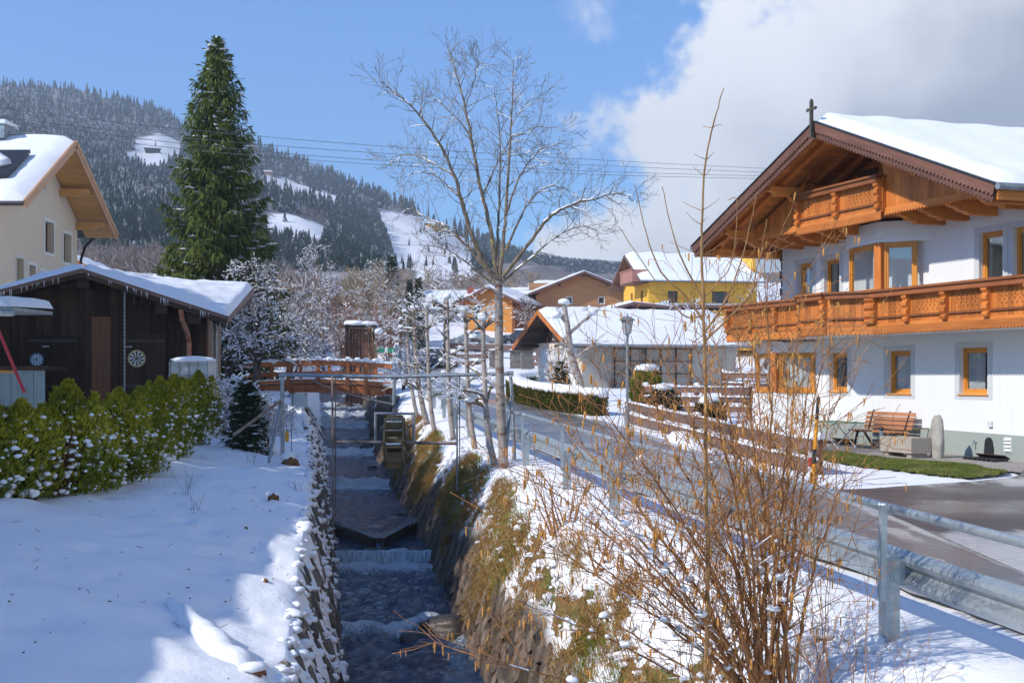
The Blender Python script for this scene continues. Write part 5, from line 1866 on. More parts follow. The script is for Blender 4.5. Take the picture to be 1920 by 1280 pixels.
snow_roof(yh, (-6.0, -4.5, 2.2), (-2.4, -4.5, 3.15), (-2.4, -0.7, 3.15), (-6.0, -0.7, 2.2), 0.18)
snow_roof(yh, (-2.4, -4.5, 3.15), (1.4, -4.5, 2.75), (1.4, -0.7, 2.75), (-2.4, -0.7, 3.15), 0.08)
MB().span((-4.4, -4.0, -0.6), (0.9, -0.8, 2.3)).build('porch_wall', YELLOW, yh)
MB().span((-3.2, -4.06, 0.2), (0.8, -4.003, 2.35)).build('glazing_frame', BROWNFR, yh)
for k in range(3):
 MB().span((-3.05 + k * 1.3, -4.075, 0.4), (-1.95 + k * 1.3, -4.061, 2.0)).build('glazing_pane', GLASS_FAR, yh)
MB().span((7.0, 3.2, 7.2), (7.7, 3.9, 8.6)).build('chimney', OFFWHITE, yh)
MB().span((6.9, 3.1, 8.62), (7.8, 4.0, 8.72)).build('chimney_cap', DARK_METAL, yh)
wh = gable_house('timber_house', 'wide brown timber house with a low snowy gable and two small white windows', (11.0, 118.0, 6.3), R(90 + 3), 11.0, 8.7, 3.05, 1.75, 0.7, 0.9,
     SIDING, SIDING, PURPLEWOOD, PURPLEWOOD, PURPLEWOOD, {'gable': [(2.3, 2.95, 2.05, 2.75, WHITEFR), (5.3, 5.95, 2.05, 2.75, WHITEFR)]}, snow=0.16)
wh.rotation_euler = (0, 0, R(90 + 4))
wh.location = (10.9, 118.5, 6.3)
oh_ = gable_house('orange_house', 'small bright orange timber house with a snow covered roof left of the wide brown one', (0.25, 112.5, 6.1), R(72), 7.5, 4.6, 2.2, 1.1, 0.7, 0.8,
     SIDING_R, SIDING_O, PURPLEWOOD, WOOD_ORANGE_X, PURPLEWOOD, {'gable': [(3.2, 3.9, 0.6, 1.9, WHITEFR)]}, snow=0.2)
gable_house('white_house', 'long low whitewashed house with a wide snow roof and red ridge', (-7.6, 124.0, 6.6), R(6), 10.5, 6.5, 1.75, 1.5, 0.9, 0.8, OFFWHITE, OFFWHITE, REDTILE, REDTILE, REDTILE,
   {'front': [(0.7, 1.5, 0.3, 1.3, BROWNFR), (3.4, 5.2, 0.0, 1.4, BROWNFR, (0.5,)), (7.2, 8.2, 0.3, 1.3, BROWNFR)]}, snow=0.22)
MB().span((-4.4, 126.6, 9.5), (-3.8, 127.2, 10.5)).build('chimney', REDTILE, bpy.data.objects['white_house']).matrix_parent_inverse = bpy.data.objects['white_house'].matrix_basis.inverted()
gable_house('white_house', 'white house with a snow roof partly hidden behind the tall bare tree', (-0.6, 126.5, 7.2), R(5), 7.0, 6.0, 1.6, 1.4, 0.9, 0.8, OFFWHITE, SIDING_R, REDTILE, REDTILE, REDTILE, {}, snow=0.22)
gable_house('roof_house', 'dark gabled house whose snowy roof shows behind the brown timber house', (3.4, 140.0, 9.2), R(6), 8.0, 6.0, 1.4, 1.4, 0.7, 0.7, SIDING_R, SIDING_R, DARK_METAL, PURPLEWOOD, PURPLEWOOD, {}, snow=0.2)
gr = gable_house('garage', 'low grey garage with an orange edged snowy gable and a trellis on its long wall', (3.45, 63.0, 1.05), R(20.0), 8.6, 6.1, 2.35, 1.45, 0.75, 1.15,
     GREYW, CREAM, WOOD_BROWN_X, WOOD_DARK_X, WOOD_ORANGE_X, {}, snow=0.17, corr=0.02)
MB().prism([(0.0, 2.40), (6.1, 2.40), (3.05, 3.78)], -0.06, -0.003, 'x').build('gable_boarding', WOOD_DARK, gr)
for k in range(2):
 MB().span((-0.05, 0.5 + k * 2.6, 0.0), (-0.004, 2.8 + k * 2.6, 2.1)).build('garage_door', OFFWHITE, gr)
t = empty('trellis', gr.matrix_basis @ Vector((2.2, -0.10, 0)), R(20), 'dark wooden espalier lattice on the long garage wall', 'trellis')
t.location = Matrix.Translation((3.45, 63.0, 1.05)) @ Matrix.Rotation(R(20), 4, 'Z') @ Vector((1.7, -0.12, 0.0))
for k in range(6):
 MB().span((k * 0.85 - 0.03, -0.03, 0.15), (k * 0.85 + 0.03, 0.03, 2.3)).build('upright', WOOD_DARK, t)
for k in range(3):
 MB().span((-0.05, -0.06, 0.75 + k * 0.62), (4.35, -0.032, 0.80 + k * 0.62)).build('crossbar', WOOD_DARK_X, t)
segs = []
rv = random.Random(8)
for k in range(16):
 x0 = rv.uniform(-1.0, 4.8)
 twig(rv, (x0, -0.09, 0.1), (rv.uniform(-0.8, 0.8), 0, 1), rv.uniform(1.4, 2.6), 0.022, 2, segs, 0.02, 0.2, 4, 0.006, 0.9, 0.55)
segs = [(Vector((a.x, -0.09 + 0.04 * math.sin(a.x * 9), max(a.z, 0.02))), Vector((b.x, -0.09 + 0.04 * math.sin(b.x * 9), max(b.z, 0.02))), r0, r1) for a, b, r0, r1 in segs if b.z < 2.35 and b.x < 6.5 and a.x > -1.6]
VINE = m_noise('bare_vine', (0.10, 0.07, 0.055), (0.22, 0.17, 0.14), 8, 0.9, 0)
o = branches(MB(), segs).build('bare_vine', VINE)
o.matrix_basis = t.matrix_basis.copy()
tag(o, 'leafless climbing vine spreading over the garage wall and trellis', 'vine')
ch2 = empty('cream_house', (-18.2, 45.4, 0.0), 0, 'cream rendered house with snowy roof and honey coloured eaves at the left edge', 'house')
mb = MB()
gw_ = [(3.85, 4.85, 6.6, 7.75), (5.9, 6.8, 6.25, 7.4), (2.8, 3.6, 3.6, 4.9), (4.5, 5.3, 3.6, 4.7), (6.2, 7.0, 3.6, 4.55), (4.4, 5.0, 9.35, 9.85)]
gw_ = [(4.5, 5.45, 6.55, 7.75), (6.55, 7.45, 6.35, 7.5), (1.6, 2.3, 4.7, 6.05), (2.85, 3.5, 4.7, 5.9), (4.02, 4.6, 4.7, 5.75), (4.1, 4.55, 9.0, 9.7)]
wall_holes(mb, -8.2, 0, -0.5, 10.6, [(-q[1], -q[0], q[2], q[3]) for q in gw_], 0.4)
V = mb.V[0]
V[:, 2] = np.minimum(V[:, 2], 10.57 - 0.58 * np.abs(V[:, 0] + 4.1))
o = mb.build('gable_wall', CREAM, ch2)
o.rotation_euler = (0, 0, -math.pi / 2)
MB().span((-14, 0.0, -0.5), (-0.402, 0.3, 7.9)).span((-14, 7.9, -0.5), (-0.402, 8.2, 7.9)).build('wall', CREAM, ch2)
for q in gw_:
 window(ch2, -q[1], -q[0], q[2], q[3], rz=-math.pi / 2, recess=0.26, mat=WOOD_BROWN, glass=GLASS_FAR, room=False, fr=0.07, sill=False)
 mb = MB()
 wall_holes(mb, -q[1] - 0.12, -q[0] + 0.12, q[2] - 0.12, q[3] + 0.12, [(-q[1], -q[0], q[2], q[3])], 0.002, 0.012)
 o = mb.build('window_surround', WHITEPAINT, ch2)
 o.rotation_euler = (0, 0, -math.pi / 2)
HONEY_X = m_wood('honey_soffit', (0.46, 0.22, 0.075), (0.66, 0.36, 0.14), 'x', rough=0.6, vary=0.2)
HONEY_V = m_wood('honey_verge', (0.52, 0.29, 0.17), (0.68, 0.42, 0.27), 'x', rough=0.6, vary=0.2)
for sg in (-1, 1):
 ye, ze, zt = 4.1 + sg * 5.2, 10.75 - 0.58 * 5.2, 10.75
 V = [(1.3, 4.1, zt), (1.3, ye, ze), (-14, ye, ze), (-14, 4.1, zt)]
 V += [(v[0], v[1], v[2] - 0.12) for v in V]
 MB().add(V, quads=[(3, 2, 1, 0), (4, 5, 6, 7), (0, 1, 5, 4), (1, 2, 6, 5), (2, 3, 7, 6), (3, 0, 4, 7)]).build('roof', DARK_METAL, ch2)
 for k in range(26):
  a, b_ = k / 26, (k + 1) / 26 - 0.003
  y0, y1 = 4.1 + sg * 5.2 * a, 4.1 + sg * 5.2 * b_
  z0, z1 = zt - 0.58 * 5.2 * a - 0.122, zt - 0.58 * 5.2 * b_ - 0.122
  V = [(1.28, y0, z0), (1.28, y1, z1), (0.0, y1, z1), (0.0, y0, z0)]
  V += [(v[0], v[1], v[2] - 0.03) for v in V]
  MB().add(V, quads=[(3, 2, 1, 0), (4, 5, 6, 7), (0, 1, 5, 4), (1, 2, 6, 5), (2, 3, 7, 6), (3, 0, 4, 7)]).build('soffit_board', HONEY_X, ch2)
 MB().beam((1.33, 4.1, zt - 0.10), (1.33, ye, ze - 0.10), 0.05, 0.34).build('verge_board', HONEY_V, ch2)
 MB().beam((1.375, 4.1, zt - 0.02), (1.375, ye, ze - 0.02), 0.035, 0.17).build('verge_board', HONEY_V, ch2)
 MB().tube([(1.3, ye + sg * 0.07, ze - 0.06), (-14, ye + sg * 0.07, ze - 0.06)], 0.08, 8).build('gutter', DARK_METAL, ch2)
 lo0, lo1, hi1, hi0 = (-14, ye, ze), (1.28, ye, ze), (1.28, 4.1, zt), (-14, 4.1, zt)
 if sg < 0:
  snow_roof(ch2, lo0, lo1, hi1, hi0, 0.26, nu=40, nv=22, seed=4)
 else:
  snow_roof(ch2, lo1, lo0, hi0, hi1, 0.26, nu=40, nv=22, seed=6)
 for f_ in (0.0, 0.5, 0.97):
  yy = 4.1 + sg * 4.1 * f_
  zz = zt - 0.58 * 4.1 * f_ - 0.34
  if sg > 0 or f_ > 0:
   MB().prism([(0.003, zz - 0.30), (0.75, zz - 0.30), (0.85, zz - 0.2), (1.15, zz - 0.18), (1.15, zz), (0.003, zz)], yy - 0.11, yy + 0.11, 'y').build('purlin', HONEY_X, ch2)
MB().span((-14, 3.5, 10.8), (0.0 - 1.2, 4.7, 11.35)).build('ridge_box', GALV_PIPE, ch2)
MB().span((-14, 3.45, 11.352), (-1.15, 4.75, 11.5)).build('ridge_box_snow', SNOW, ch2)
sl_ = math.atan(0.58)
o = MB().span((-2.6, 0, 0.30), (2.6, 2.5, 0.42)).build('solar_collector', DARK_METAL, ch2, loc=(-2.3, 0.2, 10.75 - 0.58 * 3.9))
o.rotation_euler = (sl_, 0, 0)
o = MB().blob((0, 1.2, 0.5), (2.45, 1.15, 0.2), 3, 3, 0.12).build('collector_snow', SNOW, ch2, True, loc=(-2.45, 0.2, 10.75 - 0.58 * 3.9))
o.rotation_euler = (sl_, 0, 0)
MB().tube([(0.25, 9.35, 7.55), (0.1, 8.9, 7.2), (0.10, 8.35, 6.6), (0.10, 8.32, 1.0)], 0.06, 8).build('downpipe', DARK_METAL, ch2)
gable_house('brown_roof_house', 'brown timber gable of a house peeping out behind the cream house', (-21.2, 70.0, 2.2), R(96), 9.0, 6.2, 4.4, 1.7, 1.0, 1.0, OFFWHITE, WOOD_BROWN, WOOD_BROWN_X, WOOD_ORANGE_X, WOOD_ORANGE_X, {}, snow=0.2)
bpy.data.objects['brown_roof_house'].location = (-20.4, 68.0, 1.8)
MB_ = MB().span((-4.5, 0, -1), (4.5, 7, 5.0))
bb = empty('beige_building', (-32.5, 108.0, 4.6), R(4), 'flat roofed beige building in the distance left of the tall spruce', 'building')
MB_.build('wall', plaster('beige_render', (0.58, 0.52, 0.40)), bb)
MB().span((-4.8, -0.3, 5.002), (4.8, 7.3, 5.25)).build('roof', GALV_PIPE, bb)
MB().span((-4.7, -0.2, 5.252), (4.7, 7.2, 5.4)).build('roof_snow', SNOW, bb)
for k in range(3):
 MB().span((-3.6 + k * 2.7, -0.03, 2.6), (-2.4 + k * 2.7, -0.004, 3.9)).build('window', GLASS_FAR, bb)
gable_house('shed_house', 'low snow roofed house seen over the barn beside the spruce', (-25.0, 84.0, 2.6), R(14), 8.0, 6.0, 4.3, 1.3, 0.8, 0.8, OFFWHITE, REDTILE, WOOD_BROWN_X, WOOD_ORANGE_X, WOOD_ORANGE_X, {}, snow=0.25)
for (px, py, Zd, s_, lb, wm) in ((286, 288, 800, 1.0, 'tiny dark hut on the upper snowy clearing of the mountain', WOOD_DARK), (815, 432, 900, 1.15, 'little yellow house at the edge of the broad snowy meadow', YELLOW), (500, 328, 840, 0.7, 'tiny orange hut beside the ski run', SIDING_O)):
 a = (px - 960) / F
 best = min(np.linspace(320, 1240, 300), key=lambda q: abs(proj((a * q, q, float(hill_z(a, q))))[1] - py))
 z = float(hill_z(a, best))
 t = empty('mountain_hut', (a * best, best, z - 0.5), R(20), lb, 'hut')
 MB().span((-5 * s_, -3 * s_, -1), (5 * s_, 3 * s_, 4.0 * s_)).build('wall', wm, t)
 MB().prism([(-3.8 * s_, 3.9 * s_), (3.8 * s_, 3.9 * s_), (0, 5.6 * s_)], -5.8 * s_, 5.8 * s_, 'x').build('roof', WOOD_DARK_X, t)
 MB().prism([(-3.9 * s_, 3.95 * s_), (0, 5.7 * s_), (3.9 * s_, 3.95 * s_), (3.9 * s_, 4.3 * s_), (0, 6.1 * s_), (-3.9 * s_, 4.3 * s_)], -5.9 * s_, 5.9 * s_, 'x').build('roof_snow', SNOW, t)
 for k in (-1, 1):
  MB().span((k * 2.2 * s_ - 0.5, -3 * s_ - 0.06, 1.4 * s_), (k * 2.2 * s_ + 0.5, -3 * s_ - 0.004, 2.6 * s_)).build('window', GLASS_FAR, t)
# ------------------------------------------------------------------ dark barn
BARN_Y = 36.0
m_ice = m_noise('ice', (0.55, 0.62, 0.68), (0.75, 0.8, 0.84), 8, 0.15, 0.1)
barn = empty('barn', (-8.6, BARN_Y, 0.5), R(10), 'dark weathered plank barn with thick snow on its low gable roof', 'barn')
BW, AP, BX = 7.4, -3.2, 0.6
def barn_roof(x):
 return 4.08 - 0.329 * (x - AP) if x > AP else 4.08 - 0.283 * (AP - x)
bz = lambda x: barn_roof(x) - 0.17
n = 44
for i in range(n):
 a = -BW - 2.2 + (BW + 2.2) * i / n
 b_ = -BW - 2.2 + (BW + 2.2) * (i + 1) / n
 yo = rng.uniform(0, 0.02)
 V = [(a + 0.004, yo, -0.6), (b_ - 0.004, yo, -0.6), (b_ - 0.004, yo, bz(b_)), (a + 0.004, yo, bz(a))]
 V += [(v[0], v[1] + 0.04, v[2]) for v in V]
 MB().add(V, quads=[(0, 1, 2, 3), (7, 6, 5, 4), (0, 4, 5, 1), (1, 5, 6, 2), (2, 6, 7, 3), (3, 7, 4, 0)]).build('plank', WOOD_DARK, barn)
for i in range(16):
 y0 = 0.05 + i * 0.45
 MB().span((0.0, y0 + 0.004, -0.6), (0.04, y0 + 0.446, barn_roof(0) - 0.2)).build('plank', WOOD_GREY if i > 2 else WOOD_BROWN, barn)
MB().span((-BW - 2.2, 7.2, -0.6), (0, 7.3, 3.6)).build('rear_wall', WOOD_DARK, barn)
MB().span((-BW - 2.2, 0.3, -0.62), (-0.1, 7.1, -0.5)).build('floor', WOOD_DARK_X, barn)
xs_ = [-BW - 3.0, AP, BX]
bk = [(-BW - 3.0, 8.07, 2.6), (AP, 8.07, 4.42), (1.06, 8.07, 4.2)]
for k in range(2):
 a, b_ = xs_[k], xs_[k + 1]
 za, zb = barn_roof(a), barn_roof(b_)
 V = [(a, -0.9, za), (b_, -0.9, zb), bk[k + 1][:2] + (bk[k + 1][2] - 0.32,), bk[k][:2] + (bk[k][2] - 0.32,)]
 V += [(v[0], v[1], v[2] - 0.10) for v in V]
 MB().add(V, quads=[(0, 1, 2, 3), (7, 6, 5, 4), (0, 4, 5, 1), (1, 5, 6, 2), (2, 6, 7, 3), (3, 7, 4, 0)]).build('roof', WOOD_DARK_X, barn)
 MB().beam((a, -0.93, za - 0.10), (b_, -0.93, zb - 0.10), 0.04, 0.22).build('verge_board', WOOD_DARK_X, barn)
 MB().beam((a, -0.975, za - 0.03), (b_, -0.975, zb - 0.03), 0.04, 0.10).build('verge_board', WOOD_BROWN_X, barn)
 snow_roof(barn, (a, -0.97, za), (b_ + (0.06 if k else 0), -0.97, zb), bk[k + 1], bk[k], 0.20, nu=44, nv=24, seed=8 + k)
MB().beam((BX + 0.02, -0.9, barn_roof(BX) - 0.08), (1.08, 8.07, 4.10), 0.05, 0.2).build('eaves_board', WOOD_BROWN_X, barn)
ic = MB()
for k in range(60):
 x = rng.uniform(-BW, BX - 0.1)
 l = rng.uniform(0.05, 0.22)
 z = barn_roof(x) - 0.06
 ic.tube([(x, -0.99, z), (x, -0.99, z - l)], [0.012, 0.002], 5)
o = ic.build('icicles', m_ice, barn)
o['kind'] = 'stuff'
for x in (-BW, AP, -1.15, -0.3):
 MB().span((x - 0.16, -0.80, bz(x) - 0.32), (x + 0.16, 0.0, bz(x) - 0.04)).build('purlin', WOOD_DARK_X, barn)
MB().span((-3.09, -0.06, -0.5), (-2.58, -0.005, 2.85)).build('door_board', WOOD_BROWN, barn)
for x0, x1, z1 in ((-4.85, -3.4, 2.3), (-2.35, -1.1, 2.4)):
 d = MB().span((x0, -0.045, -0.5), (x1, -0.006, z1)).build('door', WOOD_DARK, barn)
 for zz in (0.9, 2.15):
  MB().span((x0 + 0.05, -0.075, zz), (x1 - 0.05, -0.046, zz + 0.06)).build('hinge_strap', DARK_METAL, d)
for x in (-4.3, -2.1):
 MB().span((x - 0.09, -0.08, 2.0), (x + 0.09, -0.047, 2.035)).build('latch', GALV_PIPE, barn)
MB().tube([(-0.62, -0.9, barn_roof(-0.6) - 0.2), (-0.60, -0.86, 2.75), (-0.48, -0.5, 2.4), (-0.46, -0.15, 2.15), (-0.46, -0.12, 0.9)], 0.07, 10).build('downpipe', COPPER, barn)
MB().tube([(-0.46, -0.12, 0.9), (-0.46, -0.12, -0.4)], 0.07, 10).build('downpipe', DARK_METAL, barn)
MB().tube([(0.20, 0.7, 2.7), (0.24, 0.5, 2.45), (0.24, 0.45, -0.4)], 0.05, 8).build('downpipe', GALV_PIPE, barn)
mb = MB()
for k in range(64):
 zz = 3.6 - k * 0.053
 mb.box((-2.2, -0.10, zz), (0.022 if k % 2 else 0.05, 0.05 if k % 2 else 0.022, 0.06))
mb.build('chain', GALV_PIPE, barn)
DB_Y = m_noise('board_pale_yellow', (0.50, 0.47, 0.22), (0.62, 0.58, 0.30), 6, 0.7, 0)
DB_W = m_noise('board_white', (0.55, 0.55, 0.53), (0.68, 0.68, 0.66), 6, 0.7, 0)
DB_K = m_noise('board_black', (0.02, 0.02, 0.022), (0.05, 0.05, 0.055), 6, 0.7, 0)
DB_B = m_noise('board_blue', (0.05, 0.22, 0.45), (0.10, 0.32, 0.58), 6, 0.7, 0)
def dartboard(x, z, r, rim, ca_, cb_, label):
 p = Matrix.Translation(barn.location) @ Matrix.Rotation(R(10), 4, 'Z') @ Vector((x, -0.05, z))
 t = empty('dartboard', p, R(10), label, 'dartboard', 'dartboards on the barn doors')
 def disc(r0, r1, a0, a1, y, m, nm):
  k = max(2, int((a1 - a0) * 8))
  V, Q = [], []
  for i in range(k + 1):
   a = a0 + (a1 - a0) * i / k
   V += [(r0 * math.cos(a), y, r0 * math.sin(a)), (r1 * math.cos(a), y, r1 * math.sin(a)), (r0 * math.cos(a), y + 0.01, r0 * math.sin(a)), (r1 * math.cos(a), y + 0.01, r1 * math.sin(a))]
   if i:
    b0 = (i - 1) * 4
    Q += [(b0, b0 + 1, b0 + 5, b0 + 4), (b0 + 2, b0 + 6, b0 + 7, b0 + 3), (b0 + 1, b0 + 3, b0 + 7, b0 + 5), (b0, b0 + 4, b0 + 6, b0 + 2)]
  return MB().add(V, quads=Q).build(nm, m, t)
 disc(0.0, r, 0, 2 * math.pi, -0.02, rim, 'rim')
 for k in range(20):
  a = 2 * math.pi * (k - 0.5) / 20
  disc(r * 0.18, r * 0.80, a, a + 2 * math.pi / 20, -0.032, ca_ if k % 2 else cb_, 'sector')
  disc(r * 0.88, r * 0.98, a + 0.08, a + 0.2, -0.034, ca_ if rim is not DB_Y else DB_K, 'number_mark')
 disc(0.0, r * 0.16, 0, 2 * math.pi, -0.034, DB_B if rim is DB_K else DB_K, 'bullseye')
dartboard(-1.88, 1.69, 0.24, DB_Y, DB_K, DB_W, 'round yellow rimmed dartboard on the right barn door')
dartboard(-4.53, 1.65, 0.20, DB_K, DB_B, DB_W, 'blue and white dartboard on the left barn door')
cn = empty('canopy_roof', (-11.35, 30.2, 0.62), R(-4), 'small snow laden tin canopy roof at the left edge in front of the barn', 'canopy')
MB().span((-3.0, -0.9, 2.58), (0.0, 1.2, 2.66)).build('sheet', GALV_PIPE, cn)
MB().tube([(-3.0, -0.95, 2.55), (0.02, -0.95, 2.52)], 0.075, 10).build('gutter', GALV_PIPE, cn)
snow_roof(cn, (-3.0, -0.95, 2.66), (0.02, -0.95, 2.66), (0.02, 1.2, 2.72), (-3.0, 1.2, 2.72), 0.22, nu=26, nv=12)
MB().span((-2.9, 0.9, -0.5), (-2.78, 1.02, 2.58)).span((-1.5, 0.9, -0.9), (-1.38, 1.02, 2.58)).build('post', WOOD_DARK, cn)
sh = empty('tool_shed', (-12.6, 33.2, 0.3), R(-4), 'pale blue grey plank shed front under the canopy at the left edge', 'shed')
BLUEW = m_wood('pale_blue_plank', (0.16, 0.22, 0.25), (0.30, 0.37, 0.40), 'z', rough=0.8, vary=0.3)
for k in range(9):
 MB().span((-2.2 + k * 0.3, 0, -0.5), (-1.91 + k * 0.3, 0.04, 1.55)).build('plank', BLUEW, sh)
MB().span((-2.3, -0.06, 1.552), (0.6, 1.2, 1.66)).build('roof', WOOD_DARK_X, sh)
# ------------------------------------------------------------------ wooden footbridge
rng = random.Random(31)
fb = empty('footbridge', (-9.0, 57.0, 1.35), R(-4), 'red brown timber footbridge over the stream with snow on its rails', 'bridge')
BL, BR = -3.0, 3.35
def arch(x):
 return 0.16 * (1 - ((x - 0.2) / 3.2) ** 2)
for side, yy in ((0, 0.0), (1, 2.1)):
 xs_ = np.linspace(BL, BR, 11)
 for i in range(10):
  a, b_ = xs_[i], xs_[i + 1]
 mb = MB()
 for i in range(10):
  a, b_ = xs_[i], xs_[i + 1]
  mb.beam((a, yy, arch(a) - 0.36), (b_ + 0.02, yy, arch(b_) - 0.36), 0.18, 0.34)
 mb.build('main_beam', WOOD_BRIDGE_X, fb)
 posts = [-2.3, -0.95, 0.40, 1.72, 2.55]
 for x in posts:
  MB().span((x - 0.085, yy - 0.16 if side == 0 else yy + 0.095, arch(x) - 0.52), (x + 0.085, yy - 0.095 if side == 0 else yy + 0.16, arch(x) + 0.86)).build('post', WOOD_BRIDGE, fb)
 ends = [-3.0] + posts + [3.35]
 yo = yy - 0.06 if side == 0 else yy + 0.06
 for i in range(len(ends) - 1):
  a, b_ = ends[i], ends[i + 1]
  za, zb = arch(a), arch(b_)
  MB().beam((a + 0.004, yo, za + 0.80), (b_ - 0.004, yo, zb + 0.80), 0.06, 0.22).build('top_rail', WOOD_BRIDGE_X, fb)
  MB().beam((a + 0.004, yo, za + 0.34), (b_ - 0.004, yo, zb + 0.34), 0.05, 0.15).build('mid_rail', WOOD_BRIDGE_X, fb)
  MB().beam((a + 0.06, yo, za - 0.02), (b_ - 0.06, yo, zb - 0.02), 0.05, 0.16).build('kick_board', WOOD_BRIDGE_X, fb)
  mb = MB()
  n = 7
  for k in range(n):
   t = (k + 0.5) / n
   x = a + (b_ - a) * t
   mb.blob((x, yo, za + (zb - za) * t + 0.935), ((b_ - a) / n * 0.78, 0.10, 0.055 + 0.035 * rng.random()), k + i * 9, 1, 0.1)
  for k in range(n):
   t = (k + 0.5) / n
   x = a + (b_ - a) * t
   mb.blob((x, yo, za + (zb - za) * t + 0.075), ((b_ - a) / n * 0.75, 0.06, 0.03), k + i * 9, 1, 0.1)
  mb.build('rail_snow', SNOW, fb, True)
 for x in posts:
  MB().blob((x, yo, arch(x) + 0.99), (0.15, 0.12, 0.10), int(x * 7), 2, 0.15).build('post_snow', SNOW, fb, True)
n = 34
for i in range(n):
 a = BL + (BR - BL) * i / n
 MB().span((a + 0.006, 0.12, arch(a) - 0.185), (a + (BR - BL) / n - 0.006, 1.98, arch(a) - 0.13)).build('deck_plank', WOOD_BRIDGE, fb)
mb = MB()
for i in range(12):
 x = BL + (BR - BL) * (i + 0.5) / 12
 mb.box((x, 1.05, arch(x) - 0.07), ((BR - BL) / 12 + 0.02, 1.8, 0.11))
mb.build('deck_snow', SNOW, fb)
for x in (BL - 0.3, BR + 0.05):
 MB().span((x - 0.35, -0.35, -2.6 if x > 0 else -2.2), (x + 0.25, 2.45, -0.54 + arch(BL))).build('abutment', CONCRETE_WET, fb)
# ------------------------------------------------------------------ hoist frame over the stream
L0 = at(530, 883, 28.8)
gf = empty('pipe_gantry', (L0.x, L0.y, gz(L0.x, L0.y) - 0.05), 0, 'grey steel pipe gantry spanning the stream in front of the footbridge', 'gantry')
o0 = gf.location.copy()
def rel(p):
 return Vector(p) - o0
TL, TR = at(529, 704, 28.8), at(957, 700, 27.9)
BRp = Vector((at(965, 858, 27.6).x, 27.6, 0))
BRp.z = gz(BRp.x, BRp.y) - 0.1
MB().tube([rel((L0.x, L0.y, o0.z - 0.1)), rel(TL)], 0.045, 10).build('post', GALV_PIPE, gf)
mb = MB()
mid = at(740, 706, 28.35)
mb.tube([rel(TL + Vector((-0.06, 0, 0.02))), rel(mid), rel(TR + Vector((0.05, 0, 0)))], 0.042, 10)
mb.build('cross_pipe', GALV_PIPE, gf)
MB().tube([rel(TR), rel(at(961, 760, 27.8)), rel(BRp)], 0.040, 10).build('post', GALV_PIPE, gf)
bp = at(944, 900, 26.3)
MB().tube([rel(at(958, 745, 27.75)), rel(bp)], 0.036, 8).build('brace', GALV_PIPE, gf)
MB().tube([rel(mid + Vector((0, 0, 0.0))), rel(at(738, 759, 28.35))], 0.038, 10).build('drop_pipe', GALV_PIPE, gf)
MB().tube([rel(at(527, 756, 28.75)), rel(at(504, 866, 27.6))], 0.036, 8).build('brace', GALV_PIPE, gf)
MB().tube([rel(at(525, 752, 28.75)), rel(at(438, 815, 27.2))], 0.034, 8).build('brace', RUSTY, gf)
for p in (TL, mid, TR):
 MB().tube([rel(p + Vector((-0.07, 0, 0))), rel(p + Vector((0.07, 0, 0)))], 0.056, 10).build('clamp', GALV_PIPE, gf)
MB().tube([rel(at(531, 743, 28.7)), rel(at(548, 741, 28.6))], 0.02, 6).build('board_arm', GALV_PIPE, gf)
t = empty('notice_board', at(561, 750, 28.55), 0, 'plain pale grey board hanging from the gantry post left of the stream', 'board')
MB().span((-0.19, -0.015, -0.135), (0.19, 0.015, 0.135)).build('panel', m_noise('pale_board', (0.40, 0.43, 0.43), (0.52, 0.54, 0.54), 4, 0.6, 0.03), t)
MB().span((-0.2, -0.02, 0.136), (0.2, 0.02, 0.15)).build('edge', GALV_PIPE, t)
for (x0, y0, x1, y1, lb) in ((548, 712, 549, 800, 'thin cable hanging behind the pale board'), (575, 715, 572, 742, 'short cable from the gantry pipe to the pale board'), (545, 770, 547, 890, 'long thin cable hanging to the snow below the pale board')):
 MBx = MB().tube([at(x0, y0, 28.5), at((x0 + x1) / 2 + 0.6, (y0 + y1) / 2, 28.5), at(x1, y1, 28.5)], 0.008, 5).build('cable', DARK_METAL)
 tag(MBx, lb, 'cable', 'cables of the hoist')
MBx = MB().tube([at(585, 713, 28.6), at(640, 735, 28.6), at(700, 750, 28.5), at(736, 757, 28.4)], 0.008, 5).build('cable', GALV_PIPE)
tag(MBx, 'slack steel cable running from the gantry pipe to its drop pipe', 'cable', 'cables of the hoist')
t = empty('float_marker', at(538, 818, 28.6), 0, 'small orange plastic float hanging beside the left gantry post', 'float')
MB().lathe([(0.015, -0.12), (0.045, -0.10), (0.048, 0.05), (0.03, 0.10), (0.012, 0.12)], n=10).build('float', m_noise('orange_plastic', (0.75, 0.30, 0.02), (0.85, 0.40, 0.04), 6, 0.4, 0), t)
MB().tube([(0, 0, 0.12), (-0.02, 0, 0.35)], 0.006, 5).build('cord', DARK_METAL, t)
for (px, py, lb) in ((623, 985, 'thin pale guide pole standing at the left edge of the stream'), (856, 975, 'thin guide pole standing on the right bank stones')):
 pb = at(px, py, 27.9)
 zb = gz(pb.x, pb.y) - 0.1
 t = empty('guide_pole', (pb.x, pb.y, zb), 0, lb, 'pole', 'guide poles of the water wheel')
 top = 1.7 + (HY - (704 if px < 700 else 702)) * 28.2 / F
 MB().tube([(0.02, 0, 0), (0, 0, top - zb)], 0.022, 8).build('pole', RUSTY if px < 700 else GALV_PIPE, t)
 MB().tube([(0.07, 0.03, 0.6), (0.06, 0.03, top - zb)], 0.012, 6).build('rope', WOOD_GREY, t)
ap0, ap1 = at(625, 828, 27.95), at(857, 831, 27.9)
o = MB().tube([ap0, at(740, 829, 27.95), ap1], 0.034, 10).build('axle_pipe', RUSTY)
tag(o, 'rusty horizontal pipe carrying the water wheel across the stream', 'pipe')
WR, WWd = 0.54, 0.40
wc = at(740, 828, 27.95)
